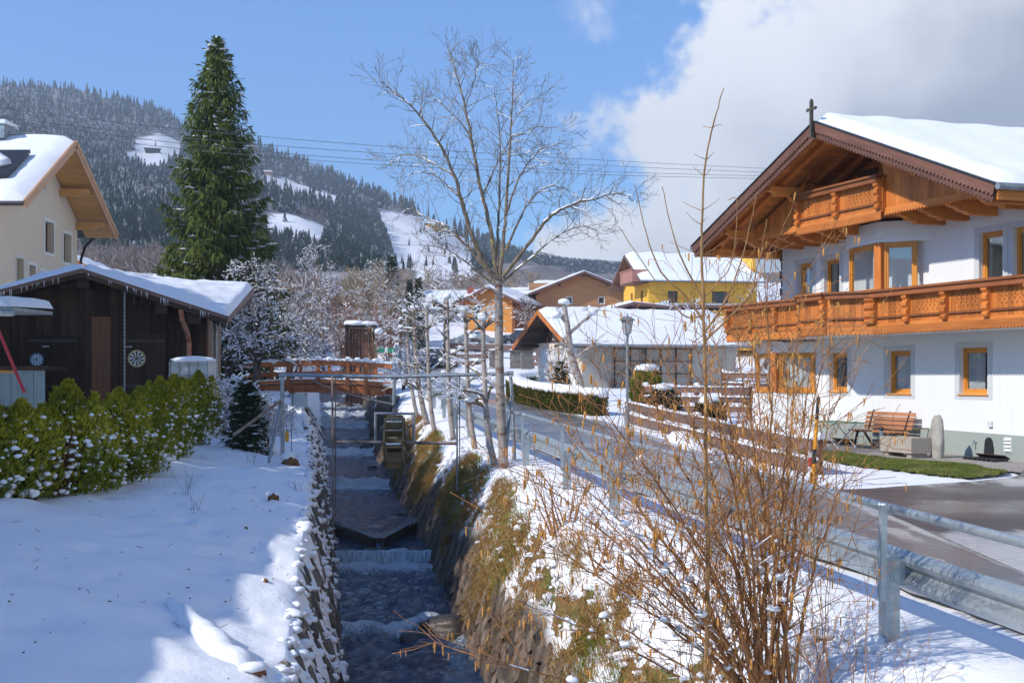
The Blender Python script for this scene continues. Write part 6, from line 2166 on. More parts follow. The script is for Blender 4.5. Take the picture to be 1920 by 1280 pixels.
ww = empty('waterwheel', wc, R(2), 'small weathered wooden water wheel with snow on its paddles hung over the stream', 'water wheel')
WWOOD = m_wood('mossy_wheel_wood', (0.09, 0.065, 0.03), (0.30, 0.225, 0.12), 'x', rough=0.85, vary=0.5)
NP = 10
for x in (-WWd / 2, WWd / 2):
 for k in range(NP):
  a0, a1 = 2 * math.pi * k / NP, 2 * math.pi * (k + 1) / NP
  MB().beam((x, WR * 0.93 * math.cos(a0), WR * 0.93 * math.sin(a0)), (x, WR * 0.93 * math.cos(a1), WR * 0.93 * math.sin(a1)), 0.035, 0.10, up=(0, math.cos((a0 + a1) / 2), math.sin((a0 + a1) / 2))).build('rim_segment', WWOOD, ww)
 for k in range(4):
  a = math.pi * k / 4 + 0.1
  MB().beam((x * 0.93, -WR * 0.9 * math.cos(a), -WR * 0.9 * math.sin(a)), (x * 0.93, WR * 0.9 * math.cos(a), WR * 0.9 * math.sin(a)), 0.03, 0.06).build('spoke', WWOOD, ww)
for k in range(NP):
 a = 2 * math.pi * (k + 0.25) / NP
 c_, s_ = math.cos(a), math.sin(a)
 MB().beam((-WWd / 2 + 0.02, WR * 0.83 * c_, WR * 0.83 * s_), (WWd / 2 - 0.02, WR * 0.83 * c_, WR * 0.83 * s_), 0.025, 0.27, up=(0, c_, s_)).build('paddle', WWOOD, ww)
 if s_ > -0.35 and c_ < 0.5:
  mb = MB()
  for q in range(5):
   mb.blob((-WWd / 2 + 0.06 + q * 0.07, WR * 0.84 * c_ - 0.02, WR * 0.84 * s_ + 0.05), (0.05, 0.05, 0.03), q + k, 1, 0.2)
  mb.build('paddle_snow', SNOW, ww, True)
MB().tube([(-WWd / 2 - 0.06, 0, 0), (WWd / 2 + 0.06, 0, 0)], 0.07, 10).build('hub', WWOOD, ww)
hf = empty('hanger_frame', at(738, 775, 27.95), 0, 'small pipe frame hung above the water wheel from the gantry', 'frame')
q = lambda px, py, Z=27.95: at(px, py, Z) - hf.location
MB().tube([q(704, 775), q(776, 775)], 0.03, 8).build('top_pipe', GALV_PIPE, hf)
for px in (704, 776):
 MB().tube([q(px, 772), q(px, 830)], 0.032, 8).build('side_pipe', GALV_PIPE, hf)
MB().tube([q(738, 772), q(738, 757, 28.3)], 0.014, 6).build('chain', DARK_METAL, hf)
MB().lathe([(0.0, -0.05), (0.05, -0.045), (0.05, 0.045), (0.0, 0.05)], c=q(740, 769)[:], n=12).build('pulley', RUSTY, hf)
o = MB().tube([at(600, 735, 29.5), at(650, 742, 29.8), at(720, 760, 30.5), at(770, 757, 33)], 0.006, 4).build('cable', DARK_METAL)
tag(o, 'thin cable stretched over the stream below the footbridge', 'cable', 'cables of the hoist')
# ------------------------------------------------------------------ kiosk, sign and railing behind the bridge
kx = at(676, 672, 72)
ki = empty('wooden_kiosk', (kx.x, 72, gz(kx.x, 72) + 0.1), R(8), 'narrow dark wooden kiosk with a thick cushion of snow behind the footbridge', 'kiosk')
zt = 1.7 + (HY - 612) * 72 / F - ki.location.z
for k in range(7):
 MB().span((-0.62 + k * 0.18, 0, 0), (-0.45 + k * 0.18, 0.04, zt - 0.1)).build('plank', WOOD_RED_X if k % 3 else WOOD_BROWN, ki)
MB().span((-0.85, -0.25, 0), (-0.64, 0.5, zt - 0.05)).build('side_wall', WOOD_DARK, ki)
MB().span((0.66, -0.1, 0), (0.80, 0.5, zt - 0.3)).build('side_wall', WOOD_BROWN, ki)
MB().span((-0.95, -0.35, zt - 0.05), (0.9, 0.7, zt + 0.03)).build('roof', WOOD_DARK_X, ki)
mb = MB()
mb.blob((-0.30, 0.1, zt + 0.16), (0.62, 0.55, 0.20), 4, 3, 0.1).blob((0.45, 0.1, zt + 0.14), (0.55, 0.5, 0.18), 7, 3, 0.1).blob((1.0, -0.1, zt - 0.25), (0.28, 0.3, 0.22), 9, 2, 0.1)
mb.build('roof_snow', SNOW, ki, True)
for k in range(5):
 MB().blob((-0.9, -0.25, 0.45 + k * 0.32), (0.16, 0.1, 0.05), k, 1, 0.1).build('ledge_snow', SNOW, ki, True)
for z in (0.6, 1.2):
 MB().span((-0.62, -0.05, z), (0.66, -0.004, z + 0.08)).build('batten', WOOD_DARK_X, ki)
rp = at(693, 668, 69)
rl = empty('path_railing', (rp.x, 69, gz(rp.x, 69)), R(-30), 'grey metal railing beside the path right of the snowy kiosk', 'railing')
MB().tube([(-0.3, 0, 1.15), (1.3, -0.8, 0.75)], 0.035, 8).build('rail', GALV_PIPE, rl)
MB().tube([(-0.3, 0, 0.6), (1.3, -0.8, 0.25)], 0.025, 8).build('rail', GALV_PIPE, rl)
for k in range(6):
 MB().tube([(-0.3 + k * 0.32, -k * 0.16, -0.3), (-0.3 + k * 0.32, -k * 0.16, 1.15 - k * 0.08)], 0.025, 6).build('post', GALV_PIPE, rl)
sp = at(722, 657, 82)
sg_ = empty('green_sign', (sp.x, 82, gz(sp.x, 82)), R(4), 'green and white direction sign panel on two posts beyond the bridge', 'sign')
zc = sp.z - sg_.location.z
GREEN = m_noise('sign_green', (0.03, 0.22, 0.12), (0.05, 0.30, 0.17), 4, 0.5, 0)
MB().span((-0.62, 0, zc - 0.13), (-0.02, 0.03, zc + 0.16)).build('panel', GREEN, sg_)
MB().span((0.16, 0, zc - 0.13), (0.62, 0.03, zc + 0.16)).build('panel', GREEN, sg_)
MB().span((-0.015, 0, zc - 0.13), (0.155, 0.03, zc + 0.16)).build('panel', WHITEPAINT, sg_)
for x in (-0.66, 0.66):
 MB().tube([(x, 0.02, -0.4), (x, 0.02, zc + 0.25)], 0.03, 6).build('post', GALV_PIPE, sg_)
# ------------------------------------------------------------------ crash barrier with handrail
PA = [6.6, 10.0, 13.6, 17.3, 21.0, 26.0, 31.0, 35.0, 39.0, 44.0, 49.0, 54.5]
def rail_pt(y, h, off=0.0):
 y = float(y)
 d = (float(rail_x(y + 0.3)) - float(rail_x(y - 0.3))) / 0.6
 k = math.hypot(1, d)
 return Vector((float(rail_x(y)) + off / k, y - off * d / k, float(road_z(y)) + h))
gr_ = empty('guardrail', rail_pt(10.0, -0.1), 0, 'long galvanised crash barrier with a tube handrail along the road above the stream', 'guardrail')
o1 = gr_.location.copy()
WP = [(0.00, 0.155), (-0.012, 0.148), (-0.06, 0.118), (-0.075, 0.085), (-0.06, 0.05), (-0.012, 0.018), (0.0, 0.0), (-0.012, -0.018), (-0.06, -0.05), (-0.075, -0.085), (-0.06, -0.118), (-0.012, -0.148), (0.0, -0.155)]
WP = [(a + 0.18, b) for a, b in WP]
for i in range(len(PA) - 1):
 y0, y1 = PA[i], PA[i + 1]
 ny = 9
 V, Q = [], []
 m_ = len(WP)
 for k in range(ny):
  y = y0 + (y1 - y0 + (0.12 if i < len(PA) - 2 else 0)) * k / (ny - 1)
  for a, b_ in WP:
   V.append((rail_pt(y, 0.50 + b_, a + 0.003 * (i % 2)) - o1)[:])
  for a, b_ in WP:
   V.append((rail_pt(y, 0.50 + b_, a + 0.006 + 0.003 * (i % 2)) - o1)[:])
 for k in range(ny - 1):
  b0, b1 = k * 2 * m_, (k + 1) * 2 * m_
  for j in range(m_ - 1):
   Q.append((b0 + j, b0 + j + 1, b1 + j + 1, b1 + j))
   Q.append((b0 + m_ + j + 1, b0 + m_ + j, b1 + m_ + j, b1 + m_ + j + 1))
  Q.append((b0, b1, b1 + m_, b0 + m_))
  Q.append((b0 + m_ - 1, b0 + 2 * m_ - 1, b1 + 2 * m_ - 1, b1 + m_ - 1))
 MB().add(V, quads=Q).build('beam', GALV, gr_, smooth=False)
 pts = [rail_pt(y0 + (y1 - y0) * k / 8, 1.0 + 0.0, 0.0) - o1 for k in range(9)]
 MB().tube(pts, 0.036, 10).build('handrail', GALV, gr_, smooth=True)
for i, y in enumerate(PA):
 p = rail_pt(y, 0, 0.0)
 zb = gz(p.x - 0.05, y) - 0.2
 d = rail_pt(y + 0.3, 0) - rail_pt(y - 0.3, 0)
 rz = math.atan2(d.y, d.x) - math.pi / 2
 c = Vector((p.x, p.y, 0)) - o1
 H0, H1 = zb - o1.z, float(road_z(y)) + 0.60 - o1.z
 po = empty('post', (c.x, c.y, 0), rz)
 po.parent = gr_
 bpy.data.objects.remove(po)
 mb = MB()
 for (cx_, cy_, sx, sy) in ((0.0, -0.055, 0.12, 0.006), (0.057, 0.0, 0.006, 0.104), (-0.057, 0.0, 0.006, 0.104), (0.045, 0.055, 0.03, 0.006), (-0.045, 0.055, 0.03, 0.006)):
  mb.box((cx_, cy_, (H0 + H1) / 2), (sx, sy, H1 - H0))
 mb.box((0, 0, H1 + 0.003), (0.12, 0.116, 0.005))
 po = mb.build('post', GALV, gr_, loc=(c.x, c.y, 0), rz=rz)
 MB().box((0.085, 0.0, float(road_z(y)) + 0.50 - o1.z), (0.05, 0.09, 0.20)).build('spacer', GALV, po)
 mb = MB()
 for bz_ in (0.46, 0.54):
  mb.lathe([(0.0, 0), (0.014, 0), (0.014, 0.012), (0, 0.016)], n=6, c=(0.0, 0, 0))
  mb.V[-1] = np.array([(v[0] - 0.01, -0.058 - v[2], v[1] + float(road_z(y)) + bz_ - o1.z) for v in mb.V[-1]])
 mb.build('bolt', GALV_PIPE, po)
 s0, s1 = float(road_z(y)) + 0.28 - o1.z, float(road_z(y)) + 1.0 - o1.z
 MB().box((-0.085, -0.05, (s0 + s1) / 2), (0.045, 0.055, s1 - s0), M=Matrix.Rotation(0.04, 3, 'X')).build('stanchion', GALV, po)
 MB().box((-0.04, -0.06, s1 - 0.01), (0.13, 0.05, 0.07)).build('rail_clip', GALV, po)
# ------------------------------------------------------------------ street lamp
lx = at(1176, 800, 35)
la = empty('street_lamp', (lx.x, 35, gz(lx.x, 35)), 0, 'grey lantern street lamp on a slim post in front of the garage', 'street lamp')
ht = 1.7 + (HY - 628) * 35 / F - la.location.z
MB().tube([(0, 0, -0.2), (0, 0, 0.9), (0, 0, 0.95), (0, 0, ht)], [0.06, 0.06, 0.042, 0.036], 12).build('post', GALV_PIPE, la)
MB().lathe([(0.035, ht - 0.02), (0.06, ht), (0.06, ht + 0.03), (0.10, ht + 0.04), (0.10, ht + 0.055)], n=12).build('collar', GALV_PIPE, la)
m_l, ntl, bl_ = newmat('lantern_glass')
bl_.inputs['Base Color'].default_value = (0.55, 0.58, 0.6, 1)
bl_.inputs['Roughness'].default_value = 0.15
bl_.inputs['Alpha'].default_value = 0.75
for k in range(6):
 a0, a1 = math.pi * k / 3, math.pi * (k + 1) / 3
 r0, r1 = 0.10, 0.155
 z0, z1 = ht + 0.056, ht + 0.41
 V = [(r0 * math.cos(a0), r0 * math.sin(a0), z0), (r0 * math.cos(a1), r0 * math.sin(a1), z0), (r1 * math.cos(a1), r1 * math.sin(a1), z1), (r1 * math.cos(a0), r1 * math.sin(a0), z1)]
 MB().add(V + [(v[0] * 0.95, v[1] * 0.95, v[2]) for v in V], quads=[(0, 1, 2, 3), (7, 6, 5, 4), (0, 4, 5, 1), (2, 6, 7, 3)]).build('pane', m_l, la)
 MB().tube([(r0 * math.cos(a0), r0 * math.sin(a0), z0), (r1 * math.cos(a0), r1 * math.sin(a0), z1)], 0.011, 6).build('rib', GALV_PIPE, la)
MB().lathe([(0.03, ht + 0.06), (0.045, ht + 0.16), (0.05, ht + 0.26), (0.02, ht + 0.32)], n=10).build('bulb', WHITEPAINT, la)
MB().lathe([(0.215, ht + 0.40), (0.22, ht + 0.415), (0.12, ht + 0.49), (0.05, ht + 0.515), (0.02, ht + 0.53), (0.016, ht + 0.58), (0.0, ht + 0.6)], n=14).build('cap', GALV_PIPE, la)
# ------------------------------------------------------------------ plank fences along the garden
def plank_fence(pts, label, rows=(0.12, 0.42, 0.72), name='plank_fence', pw=0.20, snow=True, group='plank fences'):
 a0 = Vector((pts[0][0], pts[0][1], gz(*pts[0])))
 t = empty(name, a0, 0, label, 'fence', group)
 for i in range(len(pts) - 1):
  p, q_ = pts[i], pts[i + 1]
  P = Vector((p[0], p[1], gz(*p))) - a0
  Qv = Vector((q_[0], q_[1], gz(*q_))) - a0
  MB().span((P.x - 0.08, P.y - 0.08, P.z - 0.3), (P.x + 0.08, P.y + 0.08, P.z + rows[-1] + 0.14)).build('post', WOOD_BROWN, t)
  for r in rows:
   MB().beam(P + Vector((-0.02, -0.1, r)), Qv + Vector((-0.02, -0.1, r)), 0.06, pw).build('plank', WOOD_BROWN_X, t)
   if snow:
    mb = MB()
    L_ = (Qv - P).length
    n = max(3, int(L_ / 0.22))
    for k in range(n):
     c = P.lerp(Qv, (k + 0.5) / n) + Vector((-0.02, -0.1, r + pw / 2 + 0.015))
     d = (Qv - P).normalized()
     mb.blob(c, (0.06 + abs(d.x) * L_ / n * 0.6, 0.06 + abs(d.y) * L_ / n * 0.6, 0.03 + 0.02 * rng.random()), k, 1, 0.1)
    mb.build('plank_snow', SNOW, t, True)
  if snow:
   MB().blob((P.x, P.y, P.z + rows[-1] + 0.17), (0.13, 0.13, 0.08), i, 2, 0.1).build('post_snow', SNOW, t, True)
 P = Vector((pts[-1][0], pts[-1][1], gz(*pts[-1]))) - a0
 MB().span((P.x - 0.09, P.y - 0.09, P.z - 0.3), (P.x + 0.09, P.y + 0.09, P.z + rows[-1] + 0.16)).build('post', WOOD_BROWN, t)
 if snow:
  MB().blob((P.x, P.y, P.z + rows[-1] + 0.19), (0.16, 0.16, 0.08), 3, 2, 0.1).build('post_snow', SNOW, t, True)
 return t
plank_fence([(3.75, 41.5), (4.3, 37.0), (4.75, 33.0), (5.05, 29.0), (5.3, 26.0), (5.62, 23.6)], 'brown plank fence between road and garden ending at the orange snow pole', rows=(0.15, 0.52), pw=0.26)
plank_fence([(4.6, 44.0), (6.3, 43.6), (8.0, 43.2)], 'snow topped dark plank fence across the garden behind the street lamp', rows=(0.30, 0.62, 0.95), pw=0.2)
plank_fence([(8.6, 52.0), (10.2, 51.0), (12.0, 50.0)], 'dark plank fence with snow on its boards at the far side of the garden', rows=(0.3, 0.7, 1.1), pw=0.22)
plank_fence([(-5.5, 103.5), (-2.0, 103.0), (2.0, 102.0), (5.5, 101.0)], 'long weathered plank fence along the far road below the houses', rows=(0.95,), pw=0.5)
plank_fence([(1.6, 96.0), (3.4, 94.5)], 'short stretch of plank fence right of the stone gate pillars', rows=(0.35, 0.85), pw=0.3, snow=False)
plank_fence([(-5.0, 97.0), (-2.2, 96.5)], 'short stretch of plank fence left of the stone gate pillars', rows=(0.45, 0.95), pw=0.3, snow=True)
p = at(1524, 918, 21.0)
t = empty('snow_pole', (p.x, p.y, gz(p.x, p.y)), 0, 'tall orange and black snow pole leaning at the edge of the drive', 'pole')
ORANGEP = m_noise('orange_pole_paint', (0.78, 0.28, 0.01), (0.85, 0.36, 0.02), 6, 0.4, 0)
MB().tube([(0, 0, -0.2), (0.02, 0, 0.42)], 0.035, 10).build('orange_band', ORANGEP, t)
MB().tube([(0.02, 0, 0.42), (0.035, 0, 0.66)], 0.034, 10).build('black_band', DARK_METAL, t)
MB().tube([(0.035, 0, 0.66), (0.065, 0, 1.14)], 0.033, 10).build('orange_band', ORANGEP, t)
MB().tube([(0.065, 0, 1.14), (0.095, 0, 1.52)], 0.030, 10).build('black_band', DARK_METAL, t)
p = at(1519, 905, 21.6)
t = empty('marker_post', (p.x, p.y, gz(p.x, p.y)), 0, 'short white marker post with a red band beside the orange snow pole', 'post')
MB().tube([(0, 0, -0.2), (0, 0, 0.3)], 0.035, 10).build('white_band', WHITEPAINT, t)
MB().tube([(0, 0, 0.3), (0, 0, 0.46)], 0.035, 10).build('red_band', m_noise('red_paint', (0.5, 0.05, 0.03), (0.6, 0.08, 0.05), 6, 0.4, 0), t)
MB().tube([(0, 0, 0.46), (0, 0, 0.55)], 0.035, 10).build('white_band', WHITEPAINT, t)
PST = m_noise('pillar_stone', (0.13, 0.115, 0.10), (0.34, 0.30, 0.26), 5, 0.85, 0.4, 0.03, vary=0.7)
stm = []
for k in range(4):
 b_ = MB().blob((0, 0, 0), (0.5, 0.5, 0.5), k + 70, 1, 0.08)
 b_.V[0] = np.sign(b_.V[0]) * np.abs(b_.V[0]) ** 0.5 * 0.62
 stm.append(setmat(b_.mesh('stone'), PST))
for (px, lb) in ((928, 'stone gate pillar half hidden behind the bare tree trunk'), (967, 'middle stone gate pillar with a flat top'), (987, 'stone gate pillar nearest the garage')):
 p = at(px, 690, 96)
 t = empty('gate_pillar', (p.x, 96 - (3 if px > 980 else 0), gz(p.x, 96) - 0.05), R(5), lb, 'pillar', 'stone gate pillars')
 for r in range(8):
  for c in range(3):
   inst('stone', rng.choice(stm), t, (-0.3 + c * 0.3 + (0.08 if r % 2 else -0.03), 0, 0.08 + r * 0.165), (0, 0, rng.uniform(-0.1, 0.1)), (0.31, 0.72, 0.18))
 MB().span((-0.40, -0.30, 0.0), (0.40, 0.30, 1.36)).build('core', PST, t)
 MB().span((-0.55, -0.45, 1.37), (0.55, 0.45, 1.44)).build('cap', PST, t)
 MB().blob((0, 0, 1.46), (0.5, 0.4, 0.09), 5, 2, 0.1).build('cap_snow', SNOW, t, True)
# ------------------------------------------------------------------ parked cars
CARM = m_noise('car_silver', (0.30, 0.32, 0.34), (0.36, 0.38, 0.40), 4, 0.3, 0, metal=0.4)
CARM2 = m_noise('car_dark', (0.06, 0.07, 0.085), (0.09, 0.10, 0.115), 4, 0.3, 0, metal=0.3)
RUBBER = m_noise('rubber', (0.015, 0.015, 0.015), (0.03, 0.03, 0.03), 8, 0.8, 0)
def car(loc, rz, mat, label):
 t = empty('parked_car', loc, rz, label, 'car', 'cars parked by the far road')
 side = [(-2.1, 0.30), (-2.1, 0.75), (-1.95, 0.92), (-1.2, 1.0), (-0.65, 1.38), (0.75, 1.42), (1.5, 1.02), (2.05, 0.90), (2.12, 0.55), (2.05, 0.28)]
 mb = MB()
 n = len(side)
 V = []
 for y, k in ((-0.86, 0.93), (-0.80, 1.0), (0.80, 1.0), (0.86, 0.93)):
  for x, z in side:
   ins = 0.16 if z > 1.1 else 0.0
   V.append((x * (0.98 if abs(y) > 0.83 else 1), y * (1 - ins), 0.3 + (z - 0.3) * (k if z > 0.5 else 1)))
 Q = []
 for r in range(3):
  for i in range(n):
   Q.append((r * n + i, r * n + (i + 1) % n, (r + 1) * n + (i + 1) % n, (r + 1) * n + i))
 mb.add(V, quads=Q, ngons=[list(range(n))[::-1], list(range(3 * n, 4 * n))])
 mb.build('body', mat, t, smooth=False)
 for y in (-1, 1):
  MB().add([(-1.05, y * 0.76, 1.02), (-0.6, y * 0.70, 1.30), (0.72, y * 0.70, 1.33), (1.3, y * 0.76, 1.04)], quads=[(0, 1, 2, 3)]).build('side_window', GLASS_FAR, t)
  for x in (-1.3, 1.32):
   m_ = MB().lathe([(0.02, -0.1), (0.31, -0.1), (0.33, -0.06), (0.33, 0.06), (0.31, 0.1), (0.02, 0.1)], n=16)
   m_.V[0] = np.array([(v[0] + x, v[2] + y * 0.80, v[1] + 0.33) for v in m_.V[0]])
   wv = m_.build('wheel', RUBBER, t)
   m_ = MB().lathe([(0.0, -0.012), (0.19, -0.012), (0.19, 0.012), (0, 0.012)], n=12)
   m_.V[0] = np.array([(v[0] + x, v[2] + y * 0.905, v[1] + 0.33) for v in m_.V[0]])
   m_.build('rim', GALV_PIPE, wv)
  MB().box((-2.06, y * 0.6, 0.74), (0.08, 0.3, 0.14)).build('headlight', WHITEPAINT, t)
  MB().box((2.08, y * 0.6, 0.78), (0.06, 0.3, 0.16)).build('tail_light', REDTILE, t)
 MB().blob((0.05, 0, 1.46), (0.85, 0.66, 0.12), 3, 3, 0.06).build('roof_snow', SNOW, t, True)
 MB().blob((-1.65, 0, 1.0), (0.45, 0.7, 0.09), 5, 3, 0.06).build('bonnet_snow', SNOW, t, True)
 return t
p = at(893, 645, 106)
car((p.x, 106, gz(p.x, 106) + 0.05), R(175), CARM, 'silver car with snow on its roof parked behind the far fence')
p = at(975, 648, 107)
car((p.x + 0.3, 107, gz(p.x, 107) + 0.05), R(4), CARM2, 'dark car with a snow covered roof parked by the garage')
p = at(812, 650, 99)
car((p.x, 99, gz(p.x, 99) + 0.05), R(80), CARM2, 'dark car seen end on between the pollarded trees')
# ------------------------------------------------------------------ things on the left bank
p = at(363, 712, 33.6)
ib = empty('water_tank', (p.x, 33.6, 0.95), R(-4), 'pale grey cage tank with a snow cap in front of the barn corner', 'tank')
MB().span((-0.48, -0.4, 0.12), (0.48, 0.4, 1.12)).build('container', m_noise('translucent_plastic', (0.42, 0.46, 0.46), (0.56, 0.60, 0.60), 3, 0.5, 0.1), ib)
for k in range(5):
 x = -0.5 + k * 0.25
 MB().span((x - 0.012, -0.425, 0.1), (x + 0.012, -0.405, 1.14)).build('cage_bar', GALV_PIPE, ib)
for k in range(4):
 MB().span((-0.52, -0.45, 0.2 + k * 0.28), (0.52, -0.426, 0.225 + k * 0.28)).build('cage_bar', GALV_PIPE, ib)
MB().span((-0.54, -0.46, -0.05), (0.54, 0.46, 0.1)).build('pallet', WOOD_GREY, ib)
MB().span((-0.5, -0.42, -0.75), (0.5, 0.42, -0.052)).build('pallet', WOOD_GREY, ib)
MB().blob((0, 0, 1.17), (0.6, 0.5, 0.11), 3, 3, 0.08).build('tank_snow', SNOW, ib, True)
p0, p1 = at(46, 736, 22.5), at(-6, 612, 22.5)
o = MB().tube([p0, p1], 0.03, 8).build('red_pole', m_noise('red_pole', (0.45, 0.02, 0.04), (0.6, 0.04, 0.06), 5, 0.4, 0.05))
tag(o, 'slanting bright red pole at the left edge above the hedge', 'pole')
o = MB().tube([at(-8, 696, 22.6), at(30, 697, 22.6)], 0.02, 8).build('yellow_rail', ORANGEP)
tag(o, 'short thin yellow rail beside the red pole', 'rail')
p = at(478, 1262, 12.4)
pz = gz(p.x, p.y)
t = empty('clay_pipe', (p.x, p.y, pz + 0.05), R(20), 'rust brown clay pipe end sticking out of the snow at the bottom of the bank', 'pipe')
m_ = MB()
ns = 20
V, Q = [], []
for (r, l) in ((0.075, 0), (0.105, 0), (0.10, -0.26), (0.075, -0.26)):
 for j in range(ns):
  a = 2 * math.pi * j / ns
  V.append((l + 0.08, r * math.cos(a), r * math.sin(a)))
for k in range(4):
 for j in range(ns):
  Q.append((k * ns + j, k * ns + (j + 1) % ns, ((k + 1) % 4) * ns + (j + 1) % ns, ((k + 1) % 4) * ns + j))
o = m_.add(V, quads=Q).build('pipe', m_noise('rusty_clay', (0.16, 0.06, 0.035), (0.34, 0.14, 0.085), 8, 0.8, 0.3), t, True)
o.rotation_euler = (0, 0.15, -0.5)
MB().blob((-0.02, -0.04, 0.13), (0.14, 0.11, 0.05), 3, 2, 0.1).build('snow_cap', SNOW, t, True)
ds = at(318, 1150, 14.6)
dp, dr_ = [], []
for i in range(26):
 f_ = i / 25
 x, y = ds.x * (1 - f_) + (p.x - 0.12) * f_, 14.6 * (1 - f_) + 12.42 * f_
 r = (0.05 + 0.17 * f_ ** 0.7) * (1 + 0.22 * noise.noise((f_ * 7, 2, 0))) * (1 if f_ < 0.96 else 0.6)
 dp.append((x + 0.05 * noise.noise((f_ * 6, 9, 0)), y, gz(x, y) - 0.02 + 0.03 * f_))
 dr_.append(r)
mb = MB().tube(dp, dr_, 22)
V = mb.V[0]
for q_ in V:
 q_ += np.array(noise.noise_vector(Vector(q_) * 4.0)[:]) * 0.03
o = mb.build('snow_drift', SNOW, None, True)
tag(o, 'rounded sunlit ridge of snow leading down to the clay pipe', 'snow ridge', kind='stuff')
STUMP = m_noise('rotten_wood', (0.08, 0.035, 0.015), (0.26, 0.12, 0.045), 8, 0.9, 0.4)
for (px, py, Z, r, lb) in ((512, 930, 22.5, 0.13, 'rust brown stump poking through the bank snow below the gantry'), (461, 992, 19.5, 0.05, 'small dark stump in the snow below the hedge'), (497, 1075, 16.5, 0.05, 'snow capped twiggy stump in the middle of the white bank'), (545, 838, 28.0, 0.22, 'brown earth hollow beside the left gantry post')):
 p = at(px, py, Z)
 z = gz(p.x, p.y)
 t = empty('wood_stump', (p.x, p.y, z), 0, lb, 'stump', 'stumps in the bank snow')
 MB().blob((0.0, 0.0, 0.02), (r * 0.8, r * 0.6, r * 1.1), int(px), 2, 0.35).build('wood', STUMP, t, True)
 MB().blob((-r * 0.2, 0.05, r * 0.95), (r * 0.9, r * 0.7, r * 0.45), int(px) + 3, 2, 0.15).build('snow_cap', SNOW, t, True)
# ------------------------------------------------------------------ overhead wires
WIRE = m_noise('snowy_wire', (0.10, 0.10, 0.11), (0.22, 0.23, 0.25), 3, 0.6, 0)
wires = [((-150, 178), (490, 256), (1480, 318)), ((-150, 195), (490, 271), (1480, 325)), ((-150, 190), (490, 284), (1480, 331)), ((-150, 205), (490, 293), (1480, 336))]
for i, (a, b_, c) in enumerate(wires):
 A, Bm, Cc = at(a[0], a[1], 36), at(b_[0], b_[1], 47), at(c[0], c[1], 62)
 pts = []
 for k in range(25):
  t = k / 24
  tb = 0.42
  l0 = (t - tb) * (t - 1) / (tb * 1.0)
  l1 = t * (t - 1) / (tb * (tb - 1))
  l2 = t * (t - tb) / (1 - tb)
  pts.append(A * l0 + Bm * l1 + Cc * l2)
 o = MB().tube(pts, 0.010, 5).build('power_line', WIRE)
 tag(o, ['topmost of the four overhead wires crossing the spruce', 'second overhead wire from the top crossing the spruce', 'third overhead wire from the top crossing the spruce', 'lowest of the four overhead wires crossing the spruce'][i], 'wire', 'overhead power lines')
for (px, top, base, Z, lb) in ((751, 575, 655, 95, 'slim grey wooden pole beside the small dark firs'), (834, 560, 650, 104, 'brown wooden utility pole in front of the long white house'), (1105, 575, 640, 100, 'pale wooden post behind the garage roof')):
 p = at(px, base, Z)
 zb = gz(p.x, Z) - 0.3
 t = empty('utility_pole', (p.x, Z, zb), 0, lb, 'pole', 'utility poles')
 zt_ = 1.7 + (HY - top) * Z / F
 MB().tube([(0, 0, 0), (0, 0, zt_ - zb)], [0.13, 0.10], 10).build('pole', WOOD_GREY, t)
 MB().blob((0, 0, zt_ - zb + 0.05), (0.16, 0.16, 0.08), 1, 1, 0.1).build('snow_cap', SNOW, t, True)
# ------------------------------------------------------------------ vegetation
rng = random.Random(77)
BARK_Y = None
def m_bark(name, c1, c2, lichen=None, white=None, rough=0.85):
 m, nt, b = newmat(name)
 t = N(nt, 'ShaderNodeTexCoord')
 v = t.outputs['Object']
 n_ = nz(nt, mp(nt, v, (1, 1, 0.35)), 14, 6, 0.7)
 col = ramp(nt, n_, [(0.32, c1), (0.68, c2)])
 if white:
  w = nz(nt, mp(nt, v, (0.6, 0.6, 1.6)), 5, 5, 0.7)
  col = mixc_(nt, ramp(nt, w, [(0.42, 0.0), (0.5, 1.0)]), col, white)
 if lichen:
  l = nz(nt, v, 7, 5, 0.7)
  col = mixc_(nt, ramp(nt, l, [(0.56, 0.0), (0.64, 0.85)]), col, lichen)
 nt.links.new(col, b.inputs['Base Color'])
 b.inputs['Roughness'].default_value = rough
 b.inputs['Specular IOR Level'].default_value = 0.15
 bump(nt, b, n_, 0.6, 0.02)
 return m
BARK_ASH = m_bark('lichen_bark', (0.10, 0.075, 0.055), (0.33, 0.26, 0.19), lichen=(0.40, 0.31, 0.07))
BARK_TRUNK = m_bark('red_patched_bark', (0.07, 0.035, 0.025), (0.28, 0.16, 0.105), white=(0.34, 0.30, 0.26))
BARK_BIRCH = m_bark('pale_bark', (0.10, 0.065, 0.05), (0.36, 0.27, 0.22), white=(0.44, 0.385, 0.34))
BARK_GREY = m_bark('grey_twig', (0.045, 0.034, 0.03), (0.15, 0.115, 0.095))
BARK_HAZEL = m_bark('hazel_bark', (0.20, 0.08, 0.03), (0.50, 0.255, 0.11))
BARK_ROD = m_bark('tan_rod', (0.22, 0.12, 0.05), (0.42, 0.26, 0.12))
CATKIN = m_noise('catkin', (0.34, 0.14, 0.03), (0.64, 0.33, 0.08), 30, 0.8, 0.2, vary=0.4)
T0 = at(944, 880, 26.3)
tz = gz(T0.x, T0.y)
bt = empty('bare_tree', (T0.x, T0.y, tz - 0.1), 0, 'tall leafless tree with spreading lichen covered limbs and reddish trunk by the road', 'tree')
o0 = bt.location.copy()
def tp(px, py, dy=0.0):
 return at(px, py, 26.3 + dy) - o0
segs = []
trunk = []
limb(rng, [Vector((0.05, 0, -0.1)), tp(944, 860), tp(938, 740), tp(936, 640), tp(935, 560), tp(934, 528)], 0.108, 0.075, trunk, 0.006, 5)
MBt = MB()
V, Q = seg_arrays(trunk, 12)
